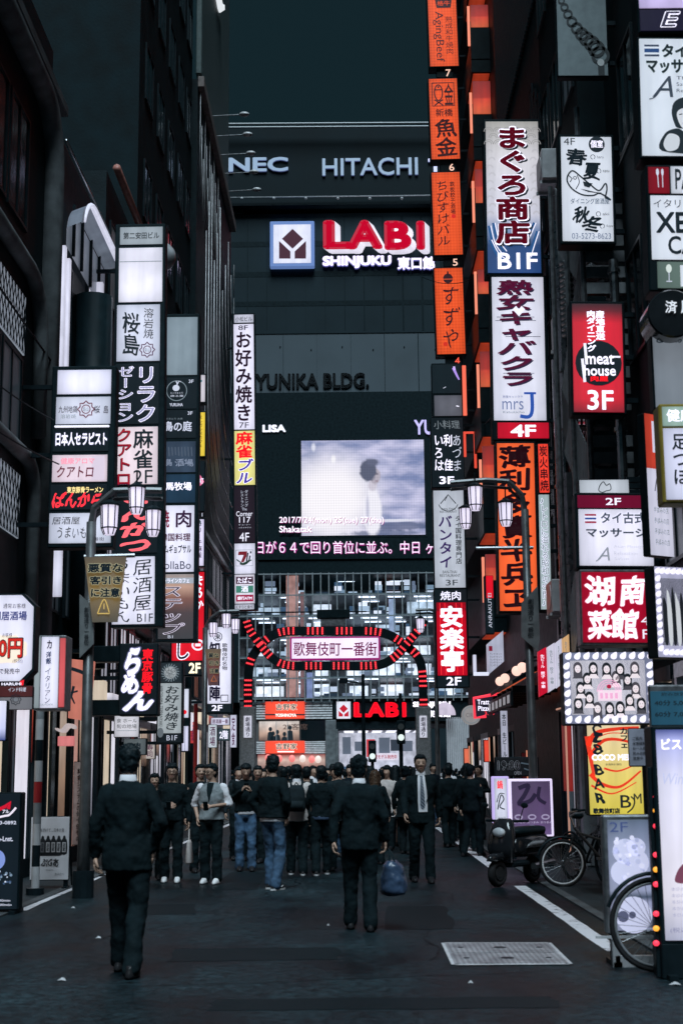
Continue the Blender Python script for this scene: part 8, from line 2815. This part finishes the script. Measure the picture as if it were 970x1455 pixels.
phone_at(p7, 0, -.31, 1.36, 'phone held in both hands by the man in jeans')
phone_at(p4, .02, -.36, 1.13, 'phone held by the man in the grey top')
phone_at(p5, -.02, -.35, 1.13, 'small glowing phone held by the young man with bushy hair')
l = from_body(p2, -.285, -.02, .795)
bag = thing('holdall_bag', 'shiny navy holdall bag hanging from the right hand of the man in the middle', 'bag', (l[0] + .06, l[1], l[2] - .45))
b = MB(); b.loft([(.0, 0, 0, .115, .17), (.03, 0, 0, .135, .20), (.16, 0, 0, .13, .20), (.29, -.01, 0, .10, .18), (.34, -.015, 0, .05, .15)], seg=24, p=2.8)
evaluated(b, [('REMESH', {'mode': 'VOXEL', 'voxel_size': .012}), ('SMOOTH', {'factor': .5, 'iterations': 3}), ('DISPLACE', {'texture': FOLDS, 'strength': .05, 'mid_level': .5})]).build('body', CL['bag'], bag, smooth=True)
for s in (-1, 1):
    b = MB(); b.tube(smooth_path([(-.01 + s * .03, -.09, .30), (-.03 + s * .01, -.05, .42), (-.05, 0, .455), (-.03 + s * .01, .05, .42), (-.01 + s * .03, .09, .30)], 5), .009, 6); b.build('handle', M_BLACK, bag, smooth=True)
l = from_body(p5, .27, -.05, .80)
tote = thing('tote_bag', 'pale thin tote bag hanging from the hand of the young man with bushy hair', 'bag', (l[0] + .0, l[1], l[2] - .52))
b = MB(); b.loft([(.0, 0, 0, .05, .13), (.02, 0, 0, .06, .14), (.30, 0, 0, .03, .14), (.34, 0, 0, .015, .14)], seg=20, p=3); b.build('body', CL['cream'], tote, smooth=True)
b = MB(); b.tube([(0, -.07, .33), (.0, -.02, .5), (0, .02, .5), (0, .07, .33)], .008, 6); b.build('handle', CL['cream'], tote)

# ---- the crowd towards the arch and on the crossing
CROWD = 'pedestrians in the far crowd'
protos = []
for i, (top, bot, hair, rot, coat, open_) in enumerate((('black', 'black', 'short', PI, None, None), ('charcoal', 'black', 'short', 0, None, 'white'), ('black', 'black', 'long', PI, .6, None), ('white', 'black', 'short', PI, None, None), ('navy', 'jeans', 'messy', .3, None, None), ('cream', 'black', 'long', .1, .7, None), ('brown', 'black', 'short', PI, None, None), ('black', 'charcoal', 'bun', PI, .75, None))):
    protos.append(person('small dark silhouetted pedestrian in the far crowd under the arch', (0, 30 + i, 0), 1.7, rot, top, bot, 'black', hair, rnd.choice((('down', 'down'), ('swing_f', 'swing_b'), ('down', 'phone'))), rnd.uniform(-.3, .3), open_shirt=open_, collar='white' if open_ else None, coat=coat, face=False, vox=.02, group=CROWD))
spots = []
tries = 0
while len(spots) < 150 and tries < 9000:
    tries += 1
    y = rnd.choice((rnd.uniform(26, 34), rnd.uniform(27, 42), rnd.uniform(36, 62), rnd.uniform(62, 84), rnd.uniform(45, 90)))
    if y < 62:
        x = rnd.uniform(-3.9, 2.3)
    else:
        x = rnd.uniform(-7, 7)
    px = VPX + x * F / y
    if y < 40 and not (340 < px < 575 or 622 < px < 668):
        continue
    if all((x - a) ** 2 + (y - c) ** 2 > .42 for a, c in spots):
        spots.append((x, y))
spots.sort(key=lambda q: q[1])
LBL = ['dark pedestrian in the far crowd, seen from behind under the arch', 'far pedestrian in a dark suit facing us in the crowd', 'far long haired pedestrian in a dark coat in the crowd', 'far pedestrian in a white shirt in the crowd', 'far pedestrian in a navy top in the crowd under the arch', 'far long haired pedestrian in a cream coat in the crowd', 'far pedestrian in a brown top in the crowd', 'far pedestrian with a hair bun in the crowd under the arch']
GRP = ['far dark pedestrians', 'far suited pedestrians', 'far dark coated pedestrians', 'far white shirted pedestrians', 'far navy pedestrians', 'far cream coated pedestrians', 'far brown pedestrians', 'far pedestrians with buns']
order = [0, 1, 2, 0, 4, 6, 7, 0, 3, 2, 1, 5, 0, 7, 4]
used = set()
for i, (x, y) in enumerate(spots):
    k = order[i % len(order)]
    base = protos[k]
    rz = base.rotation_euler.z + rnd.uniform(-.5, .5)
    s = base.scale.x * rnd.uniform(.93, 1.06)
    if k not in used:
        used.add(k)
        o = base
        o.location = (x, y, 0)
        o.rotation_euler.z = rz
        o['label'], o['group'] = LBL[k], GRP[k]
    else:
        o = dup(base, (x, y, 0), rz, LBL[k], GRP[k])
        o.scale = (s, s, s)

bpy.data.scenes.remove(TMP)
